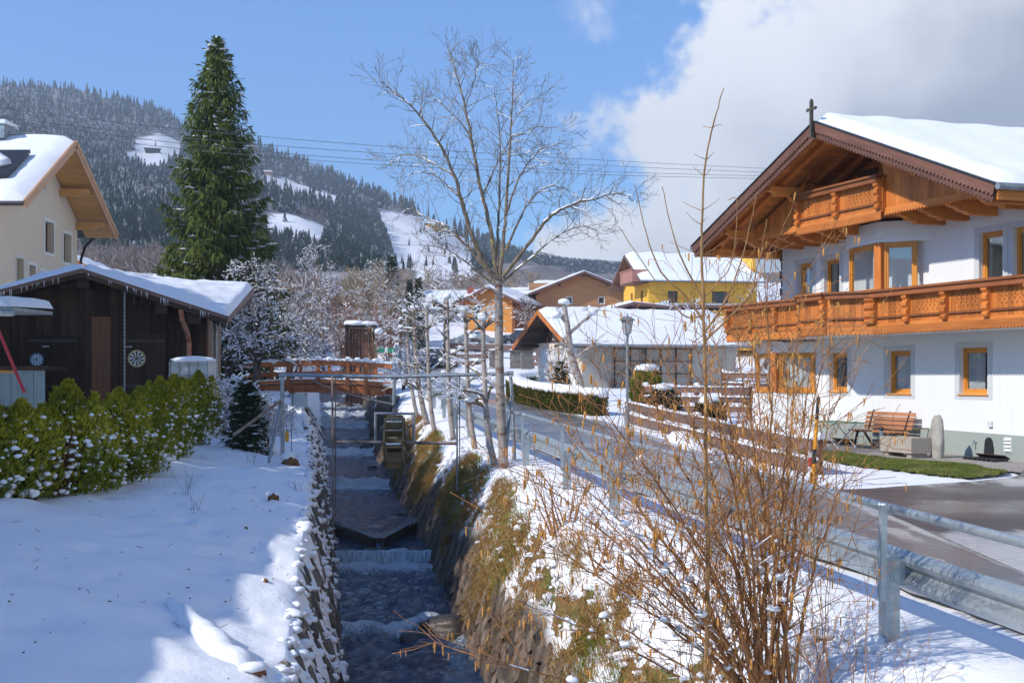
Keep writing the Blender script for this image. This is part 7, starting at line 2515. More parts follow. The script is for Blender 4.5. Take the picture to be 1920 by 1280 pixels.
MBt.add(V, quads=Q)
MBt.build('trunk', BARK_TRUNK, bt, True)
limbs = [
 ([(930, 530), (890, 455), (868, 385), (852, 330), (822, 268), (780, 208), (742, 175), (712, 152)], 0.075, 0.008, -0.8),
 ([(932, 525), (921, 440), (903, 361), (884, 262), (866, 175), (850, 120), (838, 82)], 0.07, 0.007, 0.5),
 ([(936, 525), (944, 450), (952, 350), (958, 240), (962, 170), (962, 112)], 0.062, 0.006, 0.2),
 ([(932, 500), (934, 420), (938, 310), (934, 220), (926, 165)], 0.045, 0.006, 1.0),
 ([(942, 520), (982, 470), (1028, 410), (1072, 384), (1120, 372), (1162, 362), (1190, 380)], 0.06, 0.006, -0.4),
 ([(948, 470), (985, 390), (1022, 352), (1050, 352), (1085, 366)], 0.035, 0.005, 0.8),
 ([(928, 526), (885, 472), (840, 430), (800, 408), (765, 392)], 0.05, 0.006, 0.6),
 ([(928, 535), (880, 497), (842, 470), (812, 462), (785, 460)], 0.032, 0.005, -0.9),
 ([(940, 530), (1000, 480), (1050, 440), (1095, 425), (1130, 440)], 0.036, 0.005, 1.2),
 ([(950, 400), (975, 330), (1000, 295), (1025, 275), (1060, 290)], 0.03, 0.005, -0.5),
 ([(905, 370), (935, 300), (960, 262), (1000, 240), (1040, 240)], 0.026, 0.005, 0.9),
 ([(880, 250), (850, 215), (822, 190), (800, 180)], 0.022, 0.004, 0.4),
 ([(872, 200), (890, 150), (893, 125), (905, 120)], 0.018, 0.004, -0.4),
 ([(957, 240), (985, 195), (1005, 185)], 0.018, 0.004, 0.3),
 ([(850, 330), (800, 300), (762, 290), (735, 310)], 0.026, 0.004, 1.0),
 ([(862, 370), (815, 330), (775, 325), (745, 345)], 0.024, 0.004, -1.0),
 ([(925, 545), (870, 520), (840, 525), (815, 545)], 0.022, 0.004, 0.5),
]
for pts, r0, r1, dy in limbs:
 n = len(pts)
 P = [tp(p[0], p[1], dy * (i / (n - 1)) ** 1.2) for i, p in enumerate(pts)]
 smp = limb(rng, P, r0 * 0.8, r1, segs, 0.012, 6)
 m_ = len(smp)
 for i in range(int(m_ * 0.22), m_):
  p, d, r = smp[i]
  for _ in range(2 if rng.random() < 0.25 else 1):
   side = d.orthogonal().normalized()
   side.rotate(Matrix.Rotation(rng.uniform(0, 6.28), 3, d))
   nd = (d * 0.55 + side * 0.9 + Vector((0, 0, rng.uniform(-0.1, 0.35)))).normalized()
   L = rng.uniform(0.3, 0.7) * (0.7 + 0.5 * (1 - i / m_))
   twig(rng, p, nd, L, max(0.0045, min(0.012, r * 0.55)), 2 if rng.random() < 0.6 else 1, segs, 0.03, 0.17, 3, 0.003, 0.85, 0.55)
branches(MB(), segs, 0.022).build('crown', BARK_ASH, bt)
snow_on(MB(), segs, random.Random(4), 0.42, 1.0, 0.62, 0.0042).build('branch_snow', SNOW, bt)
poll = [
 (924, 869, 905, 600, 26.9, 'slender pale trunk leaning just left of the tall bare tree', 0.085),
 (888, 834, 873, 585, 31.6, 'pale pollarded tree with a curled stub branch at mid height', 0.085),
 (847, 815, 838, 560, 35.0, 'pollarded tree with snow cushions on its knobbly head', 0.09),
 (813, 804, 800, 575, 38.5, 'pollarded pale tree left of the knobbly snow headed one', 0.085),
 (800, 788, 775, 580, 42.5, 'brown barked pollarded tree leaning left above the stream', 0.11),
 (783, 775, 762, 590, 46.0, 'leftmost thin pollarded tree near the footbridge end', 0.085),
]
BUD = m_noise('snowy_knob', (0.10, 0.07, 0.045), (0.26, 0.20, 0.12), 8, 0.9, 0.3)
for i, (bx, by, tx, ty, Z, lb, rad) in enumerate(poll):
 B0 = at(bx, by, Z)
 zb = gz(B0.x, B0.y) - 0.12
 t = empty('pollard_tree', (B0.x, B0.y, zb), 0, lb, 'tree', 'pollarded trees along the guardrail')
 top = at(tx, ty, Z) - Vector((B0.x, B0.y, zb))
 st = []
 mid = Vector((top.x * 0.75, 0.05, top.z * 0.5))
 smp = limb(rng, [Vector((0.06, 0, 0)), Vector((top.x * 0.35, 0.0, top.z * 0.22)), mid, top], rad, rad * 0.55, st, 0.008, 5)
 V, Q = seg_arrays(st, 10)
 MB().add(V, quads=Q).build('trunk', BARK_BIRCH if i not in (4,) else BARK_TRUNK, t, True)
 sg2 = []
 kn, sn_ = MB(), MB()
 for k in range(13):
  f_ = rng.uniform(0.42, 1.0) if k > 2 else 0.98
  p, d, r = smp[min(len(smp) - 1, int(f_ * (len(smp) - 1)))]
  a = rng.uniform(0, 6.28)
  nd = Vector((math.cos(a), math.sin(a) * 0.6, rng.uniform(0.1, 0.8))).normalized()
  s2 = []
  L = rng.uniform(0.18, 0.55)
  e = p + nd * L
  limb(rng, [p, p + nd * L * 0.5 + Vector((0, 0, 0.03)), e], r * 0.55, r * 0.4, s2, 0.01, 2)
  sg2 += s2
  if rng.random() < 0.7:
   kn.blob(e, (0.06, 0.06, 0.055), k + i * 20, 1, 0.3)
  if rng.random() < 0.3:
   sn_.blob(e + Vector((0, 0, 0.055)), (0.095, 0.085, 0.06), k + i * 20, 2, 0.2)
  for _ in range(4):
   td = (nd + Vector((rng.gauss(0, 0.6), rng.gauss(0, 0.5), rng.gauss(0.2, 0.4)))).normalized()
   twig(rng, e, td, rng.uniform(0.25, 0.6), 0.008, 1, sg2, 0.0, 0.25, 3, 0.003, 1.0, 0.6)
 sn_.blob(top + Vector((0, 0, 0.06)), (0.11, 0.11, 0.09), i, 2, 0.15)
 branches(MB(), sg2, 0.02).build('branches', BARK_ASH, t)
 kn.build('knobs', BUD, t, True)
 sn_.build('snow_cushions', SNOW, t, True)
 snow_on(MB(), sg2, random.Random(i), 0.6, 1.2, 0.7, 0.003).build('branch_snow', SNOW, t)
B0 = at(1094, 758, 52)
zb = gz(B0.x, B0.y) - 0.1
t = empty('pollard_tree', (B0.x, B0.y, zb), 0, 'thick pollarded tree with stubby forked arms in front of the garage', 'tree', 'garden trees at the garage')
lp = lambda px, py, dy=0: at(px, py, 52 + dy) - Vector((B0.x, B0.y, zb))
st, sg2 = [], []
limb(rng, [Vector((0.05, 0, 0)), lp(1085, 710), lp(1072, 672), lp(1068, 640), lp(1062, 600), lp(1058, 570)], 0.21, 0.09, st, 0.012, 5)
for A in ([(1076, 672), (1100, 656), (1113, 645)], [(1068, 625), (1090, 605), (1110, 590)], [(1062, 605), (1050, 590), (1045, 595)], [(1066, 650), (1052, 645), (1040, 650)]):
 limb(rng, [lp(*a) for a in A], 0.085, 0.05, st, 0.01, 4)
 e = lp(*A[-1])
 for _ in range(9):
  twig(rng, e, (rng.gauss(0, 0.7), rng.gauss(0, 0.7), rng.gauss(0.3, 0.6)), rng.uniform(0.3, 0.9), 0.014, 1, sg2, 0.02, 0.25, 3, 0.006, 1.0, 0.6)
V, Q = seg_arrays(st, 10)
MB().add(V, quads=Q).build('trunk', BARK_BIRCH, t, True)
branches(MB(), sg2, 0.02).build('branches', BARK_ASH, t)
mb = MB()
for (px, py) in ((1058, 566), (1110, 586), (1045, 590)):
 mb.blob(lp(px, py), (0.24, 0.22, 0.15), int(px), 2, 0.15)
mb.build('snow_cushions', SNOW, t, True)
def small_bare(px, base, top, Z, label, spread=0.5, n=9, mat=None, group=None, name='bare_tree', snow=0.4, stems=1, lvl=2, rad=0.05, up=0.06):
 B = at(px, base, Z)
 zb = gz(B.x, B.y) - 0.1
 H = 1.7 + (HY - top) * Z / F - zb
 t = empty(name, (B.x, B.y, zb), 0, label, 'tree', group)
 s1 = []
 for k in range(stems):
  lean = Vector((rng.uniform(-0.12, 0.12) * H, rng.uniform(-0.1, 0.1) * H, H)) if stems == 1 else Vector((rng.uniform(-0.4, 0.4) * H * spread, rng.uniform(-0.3, 0.3) * H * spread, H * rng.uniform(0.7, 1)))
  smp = limb(rng, [Vector((0, 0, 0)), lean * 0.35 + Vector((0.02 * H, 0, 0)), lean * 0.7, lean], rad, rad * 0.15, s1, 0.01 * H * 0.2, 5)
  for i in range(3, len(smp)):
   p, d, r = smp[i]
   for _ in range(max(1, n // 5)):
    a = rng.uniform(0, 6.28)
    nd = Vector((math.cos(a), math.sin(a), rng.uniform(0.2, 0.9))).normalized()
    twig(rng, p, nd, H * spread * rng.uniform(0.3, 0.6) * (1.15 - i / len(smp)), max(0.01, r * 0.55), lvl, s1, up, 0.2, 4, 0.0035 + 0.00007 * Z, 0.9, 0.58)
 branches(MB(), s1, 0.03).build('branches', mat or BARK_GREY, t)
 if snow:
  snow_on(MB(), s1, rng, snow, 1.0 + Z * 0.02, 0.75, 0.0).build('branch_snow', SNOW, t)
 return t
small_bare(1043, 735, 630, 56, 'tan many stemmed small tree in the bed before the garage', 0.55, 6, BARK_ROD, 'garden trees at the garage', snow=0.3, stems=3, lvl=2, rad=0.06)
small_bare(709, 672, 602, 66, 'thin pale sapling standing in front of the wooden kiosk', 0.4, 6, BARK_ROD, None, snow=0.3, stems=1, lvl=1, rad=0.06)
small_bare(478, 700, 440, 54, 'big snow dusted leafless tree between barn and footbridge', 0.62, 14, BARK_GREY, 'snowy trees behind the bridge', snow=0.32, stems=2, lvl=3, rad=0.15, up=0.0)
small_bare(430, 700, 520, 58, 'snow laden bare shrub tree close behind the barn corner', 0.7, 9, BARK_GREY, 'snowy trees behind the bridge', snow=0.32, stems=3, lvl=3, rad=0.10, up=0.0)
small_bare(545, 690, 560, 66, 'arching snowy bare tree left of the bridge rail', 0.7, 9, BARK_GREY, 'snowy trees behind the bridge', snow=0.32, stems=3, lvl=3, rad=0.09, up=-0.02)
TWIG_BR = m_noise('thicket_twigs', (0.12, 0.075, 0.055), (0.30, 0.21, 0.16), 3, 0.9, 0, world_=True)
TWIG_RED = m_noise('reddish_twigs', (0.20, 0.075, 0.05), (0.36, 0.17, 0.11), 3, 0.9, 0, world_=True)
TWIG_TAN = m_noise('tan_twigs', (0.24, 0.17, 0.10), (0.42, 0.32, 0.20), 3, 0.9, 0, world_=True)
small_bare(605, 672, 470, 92, 'tall grey brown leafless tree standing in the thicket over the bridge', 0.5, 10, TWIG_BR, 'trees in the thicket', snow=0.3, lvl=3, rad=0.16)
small_bare(690, 660, 500, 100, 'tan leafless tree behind the kiosk', 0.55, 10, TWIG_TAN, 'trees in the thicket', snow=0.2, lvl=3, rad=0.14)
small_bare(570, 672, 490, 96, 'upright leafless tree left in the thicket', 0.45, 10, TWIG_BR, 'trees in the thicket', snow=0.35, lvl=3, rad=0.14)
small_bare(655, 665, 520, 88, 'reddish leafless bush tree beside the kiosk', 0.55, 8, TWIG_RED, 'trees in the thicket', snow=0.2, stems=3, lvl=2, rad=0.10)
small_bare(728, 655, 560, 94, 'red brown twiggy shrub right of the kiosk', 0.6, 8, TWIG_RED, 'trees in the thicket', snow=0.2, stems=4, lvl=2, rad=0.07)
small_bare(755, 692, 640, 64, 'snow covered low shrub at the right end of the footbridge', 0.8, 8, BARK_GREY, 'trees in the thicket', snow=0.8, stems=5, lvl=2, rad=0.04, up=0.0)
small_bare(985, 610, 555, 112, 'bare shrub before the orange house', 0.6, 6, TWIG_BR, 'shrubs at the far houses', snow=0.2, stems=4, lvl=2, rad=0.06)
small_bare(1435, 600, 490, 95, 'bare tree between yellow house and chalet', 0.55, 9, BARK_GREY, 'shrubs at the far houses', snow=0.3, stems=2, lvl=2, rad=0.10)
small_bare(1345, 640, 590, 72, 'snowy shrub between garage and chalet', 0.6, 7, BARK_GREY, 'shrubs at the far houses', snow=0.6, stems=4, lvl=2, rad=0.05)
small_bare(1270, 600, 545, 92, 'small snowy tree in front of the yellow house', 0.6, 7, BARK_GREY, 'shrubs at the far houses', snow=0.6, stems=2, lvl=2, rad=0.07)
def scr_items(n):
 it = []
 for _ in range(n):
  y = rng.uniform(76, 230)
  px = rng.uniform(395, 770) if y < 150 else rng.uniform(380, 1000)
  x = (px - 960) / F * y
  if abs(x - float(xc(y))) < 2.0 and y < 120:
   continue
  if px > 640 and y < 90:
   continue
  if px > 740 and y < 150:
   continue
  it.append((x, y, gz(x, y) - 0.3, rng.uniform(4.5, 7.5) * (0.9 if y < 140 else 0.6), rng.uniform(1.0, 1.5), rng.uniform(0, 6), rng.randrange(4)))
 return it
for _ in range(330):
 y = rng.uniform(95, 260)
 px = rng.uniform(140, 470)
 x = (px - 960) / F * y
 bare.append((x, y, gz(x, y) - 0.3, rng.uniform(5, 8), rng.uniform(1, 1.4), rng.uniform(0, 6), rng.randrange(4)))
scatter('bare_forest', bare[-330:], BPROTO, TWIG_FAR, 'leafless wood behind the roofs left of the tall spruce')
its = scr_items(420)
scatter('thicket', its[::3], BPROTO, TWIG_BR, 'grey brown leafless thicket in the valley behind the footbridge')
scatter('thicket', its[1::3], BPROTO, TWIG_TAN, 'tan leafless thicket in the valley behind the footbridge')
scatter('thicket', its[2::3], BPROTO, m_noise('snowy_twigs', (0.16, 0.125, 0.115), (0.48, 0.45, 0.45), 2.2, 0.9, 0, world_=True), 'snow dusted leafless thicket in the valley behind the footbridge')
def m_needle(name, c1, c2, c3):
 m, nt, b = newmat(name)
 g_ = N(nt, 'ShaderNodeNewGeometry')
 n_ = nz(nt, g_.outputs['Position'], 1.1, 5, 0.7)
 n2_ = nz(nt, g_.outputs['Position'], 9, 3, 0.6)
 col = ramp(nt, mth(nt, 'ADD', mth(nt, 'MULTIPLY', n_, 0.6), mth(nt, 'MULTIPLY', n2_, 0.4)), [(0.35, c1), (0.52, c2), (0.68, c3)])
 nt.links.new(col, b.inputs['Base Color'])
 b.inputs['Roughness'].default_value = 0.75
 b.inputs['Specular IOR Level'].default_value = 0.2
 b.inputs['Subsurface Weight'].default_value = 0.0
 tr = N(nt, 'ShaderNodeBsdfTranslucent')
 nt.links.new(col, tr.inputs[0])
 mx = N(nt, 'ShaderNodeMixShader')
 mx.inputs[0].default_value = 0.28
 nt.links.new(b.outputs[0], mx.inputs[1])
 nt.links.new(tr.outputs[0], mx.inputs[2])
 nt.links.new(mx.outputs[0], nt.nodes['Material Output'].inputs['Surface'])
 return m
SPR = m_needle('spruce_needles', (0.04, 0.06, 0.012), (0.105, 0.14, 0.026), (0.22, 0.235, 0.05))
SPR_D = m_needle('dark_fir_needles', (0.012, 0.025, 0.012), (0.035, 0.06, 0.025), (0.07, 0.10, 0.04))
THUJA = m_needle('thuja_foliage', (0.05, 0.075, 0.008), (0.24, 0.27, 0.018), (0.60, 0.53, 0.05))
THUJA_Y = m_needle('thuja_sunlit_tips', (0.16, 0.17, 0.012), (0.42, 0.40, 0.03), (0.72, 0.60, 0.08))  # yellow tips paint sunlight onto the hedge tops
THUJA_B = m_needle('thuja_browned', (0.07, 0.035, 0.01), (0.16, 0.08, 0.02), (0.26, 0.15, 0.04))
def conifer(px, base, top, Z, rbase, label, mat, nb, name='spruce_tree', snow=0.3, bare_side=None, droop=0.9, group=None, taper=0.85, z_lo=0.03, dens=1.0):
 B = at(px, base, Z)
 zb = gz(B.x, B.y) - 0.2
 H = 1.7 + (HY - top) * Z / F - zb
 t = empty(name, (B.x, B.y, zb), 0, label, 'tree', group)
 MB().tube([(0, 0, 0), (0.04, 0, H * 0.5), (0.0, 0, H * 0.985)], [0.019 * H, 0.011 * H, 0.002 * H], 10).build('trunk', BARK_TRUNK, t, True)
 V, T, br, sn_ = [], [], [], MB()
 def spray(p, d, ln, wd):
  s = d.cross(Vector((0, 0, 1)))
  if s.length < 0.05:
   s = Vector((1, 0, 0))
  s.normalize()
  s.rotate(Matrix.Rotation(rng.uniform(-0.9, 0.9), 3, d))
  n0 = len(V)
  m_ = p + d * ln * 0.5
  V.extend([(p - s * wd * 0.35)[:], (p + s * wd * 0.35)[:], (m_ + s * wd)[:], (p + d * ln)[:], (m_ - s * wd)[:]])
  T.extend([(n0, n0 + 1, n0 + 2), (n0, n0 + 2, n0 + 4), (n0 + 4, n0 + 2, n0 + 3)])
 for i in range(nb):
  f_ = (i + rng.random()) / nb
  z = H * (z_lo + (0.985 - z_lo) * f_)
  env = rbase * (1 - f_) ** taper + 0.06
  a = i * 2.399 + rng.uniform(-0.35, 0.35)
  L = env * rng.uniform(0.68, 1.12)
  if bare_side and bare_side(a, f_):
   if rng.random() < 0.72:
    L *= rng.uniform(0.35, 0.8)
    e = Vector((math.cos(a) * L, math.sin(a) * L, z - 0.1 * L))
    br.append((Vector((0, 0, z)), e, 0.02, 0.006))
    continue
  dirh = Vector((math.cos(a), math.sin(a), 0))
  tilt = 0.45 * f_ - 0.38 * (1 - f_)
  n = max(3, int(L / 0.22))
  p = Vector((0, 0, z))
  for k in range(n):
   g = k / n
   q_ = Vector((0, 0, z)) + dirh * (L * (k + 1) / n) + Vector((0, 0, L * (tilt * g * 1.0 + 0.22 * g * g)))
   br.append((p, q_, 0.028 * (1 - g) * (L / 3) + 0.006, 0.028 * (1 - (k + 1) / n) * (L / 3) + 0.004))
   sd = Vector((-dirh.y, dirh.x, 0))
   w = L * 0.30 * math.sin(math.pi * min(1, 0.15 + g * 0.85)) + 0.05
   for _ in range(int((9 if g > 0.2 else 4) * dens)):
    off = sd * rng.uniform(-w, w)
    hang = Vector((dirh.x * 0.45 + rng.gauss(0, 0.3), dirh.y * 0.45 + rng.gauss(0, 0.3), -droop * rng.uniform(0.4, 1.3)))
    spray(p.lerp(q_, rng.random()) + off + Vector((0, 0, -0.12 * off.length)), hang.normalized(), rng.uniform(0.28, 0.62) * (0.6 + 0.4 * L / rbase) * min(1.2, H / 12 + 0.35), rng.uniform(0.018, 0.042) * min(1.5, H / 9 + 0.3))
   for _ in range(2):
    spray(q_, (dirh + Vector((rng.gauss(0, 0.5), rng.gauss(0, 0.5), rng.uniform(-0.4, 0.25)))).normalized(), rng.uniform(0.2, 0.42) * min(1, H / 12 + 0.3), rng.uniform(0.04, 0.07))
   if g > 0.25 and rng.random() < snow:
    kb = min(1.0, 0.25 + H / 10) * rng.uniform(0.6, 1.1)
    sn_.blob(p.lerp(q_, 0.5) + Vector((0, 0, 0.04 * kb)), ((abs(dirh.x) * 0.26 + 0.06) * kb, (abs(dirh.y) * 0.26 + 0.06) * kb, 0.045 * kb), i * 7 + k, 2, 0.5, 2.0)
   p = q_
 branches(MB(), br, 0.05).build('branches', BARK_GREY, t)
 mb = MB()
 mb.add(V, tris=T)
 mb.build('needles', mat, t)
 if sn_.n:
  sn_.build('bough_snow', SNOW, t, True)
 return t
conifer(408, 560, 60, 60, 3.6, 'very tall dark green spruce with a bare stretch of trunk behind the barn', SPR, 330, snow=0.20, bare_side=lambda a, f_: f_ < 0.72 and -1.35 < ((a + math.pi) % (2 * math.pi) - math.pi) < -0.55, taper=0.74, dens=1.25)
conifer(735, 620, 478, 125, 2.0, 'medium dark fir tree left of the long white house', SPR_D, 110, name='fir_tree', snow=0.25, group='firs by the white house', droop=0.5)
conifer(768, 600, 522, 108, 0.85, 'slim dark young fir left of the pair by the white house', SPR_D, 90, name='fir_tree', snow=0.2, group='firs by the white house', droop=0.5)
conifer(785, 600, 518, 107, 0.85, 'slim dark young fir right of the pair by the white house', SPR_D, 90, name='fir_tree', snow=0.3, group='firs by the white house', droop=0.5)
conifer(462, 812, 715, 29.5, 0.50, 'small snowy dark fir on the bank left of the gantry', SPR_D, 90, name='fir_tree', snow=0.35, droop=0.4, taper=0.6, z_lo=0.0, dens=1.5)
conifer(1052, 735, 676, 56, 0.62, 'little green fir in the bed before the garage', SPR_D, 80, name='fir_tree', snow=0.1, droop=0.3, dens=1.3)
oh2 = gable_house('shading_house', 'neighbouring house left of the bank outside the picture', (-13.6, -6.0, -0.4), R(90), 24.0, 8.0, 5.5, 1.9, 0.9, 0.9, OFFWHITE, OFFWHITE, WOOD_BROWN_X, WOOD_BROWN_X, WOOD_BROWN_X, {}, snow=0.2)
oh2.location = (-11.0, -6.0, -0.4)  # unseen house, placed and sized to shade the left bank
for (x, y, h, r, lb, zl) in ((-13.2, 21.0, 11.0, 2.5, 'tall bare trunked spruce at the corner of the neighbouring house', 0.62), (-15.2, 24.0, 11.4, 2.6, 'tall bare trunked spruce in the middle of the row left of the barn', 0.62), (-16.2, 27.5, 11.6, 2.6, 'tall bare trunked spruce further along the row left of the barn', 0.62), (-14.6, 18.6, 11.2, 2.5, 'spruce in the row close to the neighbouring house', 0.62), (-20.0, 30.0, 12.0, 2.6, 'full spruce in the row left of the barn front', 0.08), (-21.0, 33.5, 13.0, 2.6, 'full spruce at the end of the row left of the barn', 0.08), (-17.6, 31.0, 11.8, 2.5, 'tall spruce behind the row left of the barn', 0.6)):
 zb = gz(x, y)
 pxx = 960 + F * x / y
 t_ = conifer(pxx, HY + (EYE - zb) * F / y, HY + (EYE - zb - h) * F / y, y, r, lb, SPR, 90, snow=0.0, z_lo=zl, taper=0.35, group='spruces beside the bank', dens=0.7)  # unseen spruces, added with crowns shaped to shade bank and barn front
def thuja_mesh(seed, H, Rr, brown=0.0):
 r = random.Random(seed)
 V, T, Vb, Tb, Vt, Tt, sn_ = [], [], [], [], [], [], MB()
 npk = r.randint(4, 6)
 peaks = [(0, 0, 1.0)] + [(r.uniform(-0.75, 0.75) * Rr, r.uniform(-0.75, 0.75) * Rr, r.uniform(0.72, 0.98)) for _ in range(npk)]
 for i in range(8200):
  pk = peaks[0] if r.random() < 0.35 else r.choice(peaks)
  f_ = r.random() ** 0.85
  z = H * pk[2] * f_
  prof = min(1.0, 0.50 + 0.9 * f_) if f_ < 0.45 else max(0.04, (1 - ((f_ - 0.45) / 0.55) ** 1.6))
  rad = Rr * (0.92 if pk is peaks[0] else 0.6) * prof * (0.72 + 0.28 * r.random() ** 0.5) * (1 + 0.28 * noise.noise((z * 3, pk[0] * 9 + seed, i * 0.0)))
  a = r.uniform(0, 6.283)
  lump = 1 + 0.22 * noise.noise((math.cos(a) * 1.6, math.sin(a) * 1.6, z * 2.6 + seed * 3))
  p = Vector((pk[0] + math.cos(a) * rad * lump, pk[1] + math.sin(a) * rad * lump, z))
  d = Vector((math.cos(a) * 0.55 + r.gauss(0, 0.3), math.sin(a) * 0.55 + r.gauss(0, 0.3), 0.95)).normalized()
  s = Vector((-math.sin(a), math.cos(a), 0))
  s.rotate(Matrix.Rotation(r.uniform(-1, 1), 3, d))
  ln, wd = r.uniform(0.04, 0.10), r.uniform(0.009, 0.02)
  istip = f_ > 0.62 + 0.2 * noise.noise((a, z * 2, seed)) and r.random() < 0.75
  isb = brown > 0 and f_ < 0.55 + 0.2 * math.sin(a * 2) and r.random() < brown
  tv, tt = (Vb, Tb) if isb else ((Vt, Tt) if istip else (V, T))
  n0 = len(tv)
  m_ = p + d * ln * 0.5
  tv.extend([p[:], (m_ + s * wd)[:], (p + d * ln)[:], (m_ - s * wd)[:]])
  tt.extend([(n0, n0 + 1, n0 + 3), (n0 + 3, n0 + 1, n0 + 2)])
  if i % 28 == 0 and f_ < 0.85 and f_ > 0.05:
   q = r.uniform(0.012, 0.052) * (1.15 - 0.5 * f_)
   sn_.blob(p + Vector((math.cos(a) * 0.03, math.sin(a) * 0.03, 0.02)), (q * r.uniform(0.8, 1.6), q * r.uniform(0.8, 1.6), q * 0.85), i + seed, 1, 0.3, 1.6)
 mb = MB()
 mb.add(V, tris=T)
 m1 = setmat(mb.mesh('foliage'), THUJA)
 m1b = None
 if Vb:
  mb = MB()
  mb.add(Vb, tris=Tb)
  m1b = setmat(mb.mesh('browned_foliage'), THUJA_B)
 m2 = setmat(sn_.mesh('foliage_snow', True), SNOW)
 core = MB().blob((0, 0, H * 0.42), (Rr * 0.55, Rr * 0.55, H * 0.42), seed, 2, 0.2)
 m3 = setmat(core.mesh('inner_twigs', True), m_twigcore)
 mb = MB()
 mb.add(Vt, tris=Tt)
 return m1, m1b, m2, m3, setmat(mb.mesh('sunlit_tip_foliage'), THUJA_Y)
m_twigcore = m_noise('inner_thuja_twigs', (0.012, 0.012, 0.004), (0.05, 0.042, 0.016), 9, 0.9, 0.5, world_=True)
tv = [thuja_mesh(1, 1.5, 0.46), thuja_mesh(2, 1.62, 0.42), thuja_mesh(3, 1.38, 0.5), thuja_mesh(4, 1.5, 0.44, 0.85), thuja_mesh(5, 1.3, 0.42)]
row = []
hp = [(-25, 930, 19.0), (40, 925, 19.3), (100, 912, 20.0), (128, 900, 20.4), (175, 893, 21.2), (222, 884, 22.4), (262, 872, 23.8), (298, 858, 25.6), (326, 846, 27.2), (350, 832, 29.2), (372, 818, 31.6), (390, 806, 34.0), (340, 812, 33.0), (300, 830, 30.0)]
tl = ['thuja at the left picture edge under the red pole', 'broad thuja second from the left edge of the hedge', 'brown tinged thuja with dead lower foliage', 'bushy thuja just right of the brown tinged one', 'thuja with large snow pads in the left half of the hedge', 'thuja below the left dartboard end of the brown door board', 'thuja below the brown door board of the barn', 'thuja below the yellow dartboard', 'tall thuja in the right half of the hedge', 'thuja left of the water tank', 'thuja right below the water tank', 'last small thuja at the right end of the hedge', 'thuja behind the row near the water tank', 'thuja behind the row below the copper downpipe']
for i, (px, py, Z) in enumerate(hp):
 p = at(px, py, Z)
 x, y = p.x, Z
 z = gz(x, y) - 0.06
 k = [0, 2, 3, 1, 4, 1, 0, 2, 1, 0, 1, 4, 0, 1][i]
 t = empty('thuja', (x, y, z), rng.uniform(0, 6.28), tl[i], 'thuja', 'thujas of the hedge by the barn')
 s = [1.0, 1.02, 0.86, 1.05, 0.98, 0.95, 1.0, 1.04, 1.0, 0.98, 0.98, 0.86, 0.9, 0.9][i]
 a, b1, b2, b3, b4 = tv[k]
 for nm, me in (('foliage', a), ('browned_foliage', b1), ('foliage_snow', b2), ('inner_twigs', b3), ('sunlit_tip_foliage', b4)):
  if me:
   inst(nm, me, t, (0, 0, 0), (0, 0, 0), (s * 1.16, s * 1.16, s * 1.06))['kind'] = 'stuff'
def tuft(x, y, label, n, h, lean=(0, 0), cat='shrub', name='dry_stalks', mat=None, snow=False, r=0.004):
 t = empty(name, (x, y, gz(x, y) - 0.02), 0, label, cat, 'dry stalks in the bank snow' if name == 'dry_stalks' else None)
 s1 = []
 for _ in range(n):
  d = Vector((rng.gauss(lean[0], 0.4), rng.gauss(lean[1], 0.4), 1)).normalized()
  twig(rng, (rng.uniform(-0.08, 0.08), rng.uniform(-0.08, 0.08), 0), d, h * rng.uniform(0.6, 1.2), r, 1, s1, -0.05, 0.2, 2, r * 0.5, 0.8, 0.5)
 branches(MB(), s1).build('stems', mat or BARK_GREY, t)
 if snow:
  snow_on(MB(), s1, rng, 0.5, 1.0).build('branch_snow', SNOW, t)
 return t
for (px, py, Z, n, h, lb) in ((350, 905, 21.5, 6, 0.36, 'dark dry stalks poking from the snow below the hedge'), (365, 930, 20.5, 5, 0.26, 'bent dry stalks lower on the snowy bank'), (560, 905, 24.0, 7, 0.2, 'dry twigs at the foot of the gantry post'), (575, 880, 27.0, 7, 0.2, 'dry twigs near the edge of the revetment'), (470, 830, 27.5, 6, 0.2, 'dry twigs below the small snowy fir'), (612, 905, 25.5, 9, 0.28, 'snow dusted twigs hanging over the stream edge by the guide pole')):
 p = at(px, py, Z)
 tuft(p.x, p.y, lb, n, h)
small_bare(425, 772, 705, 33.5, 'snowy tangled low shrub at the end of the hedge by the small fir', 0.9, 9, BARK_GREY, None, name='bare_shrub', snow=0.8, stems=7, lvl=2, rad=0.02, up=0.0)
small_bare(500, 800, 745, 31, 'snow heaped shrub between small fir and gantry post', 0.9, 8, BARK_GREY, None, name='bare_shrub', snow=0.9, stems=6, lvl=2, rad=0.02, up=0.0)
lit = MB()
for k in range(150):
 y = 9.5 + 16 * rng.random() ** 1.2
 x = float(xc(y)) - HW - float(crest_l(y)) - 4.5 * rng.random() ** 1.4 + 0.1
 z = gz(x, y) + 0.025
 r = rng.uniform(0.006, 0.022)
 if rng.random() < 0.5:
  a = rng.uniform(0, 6.28)
  lit.tube([(x, y, z), (x + math.cos(a) * r * 5, y + math.sin(a) * r * 5, z + rng.uniform(0, 0.05))], 0.0035, 4)
 else:
  lit.blob((x, y, z), (r, r, r * 0.5), k, 1, 0.4)
o = lit.build('leaf_litter', STUMP)
tag(o, 'bits of twig and dead leaf lying on the white bank', 'litter', kind='stuff')
HEDGE = m_needle('clipped_hedge', (0.045, 0.05, 0.008), (0.13, 0.13, 0.02), (0.25, 0.22, 0.05))
hedge_line = [(3.08, 44.6), (2.2, 46.2), (1.4, 48.4), (0.7, 51.0), (0.15, 54.5), (0.1, 58.0), (0.9, 61.0)]
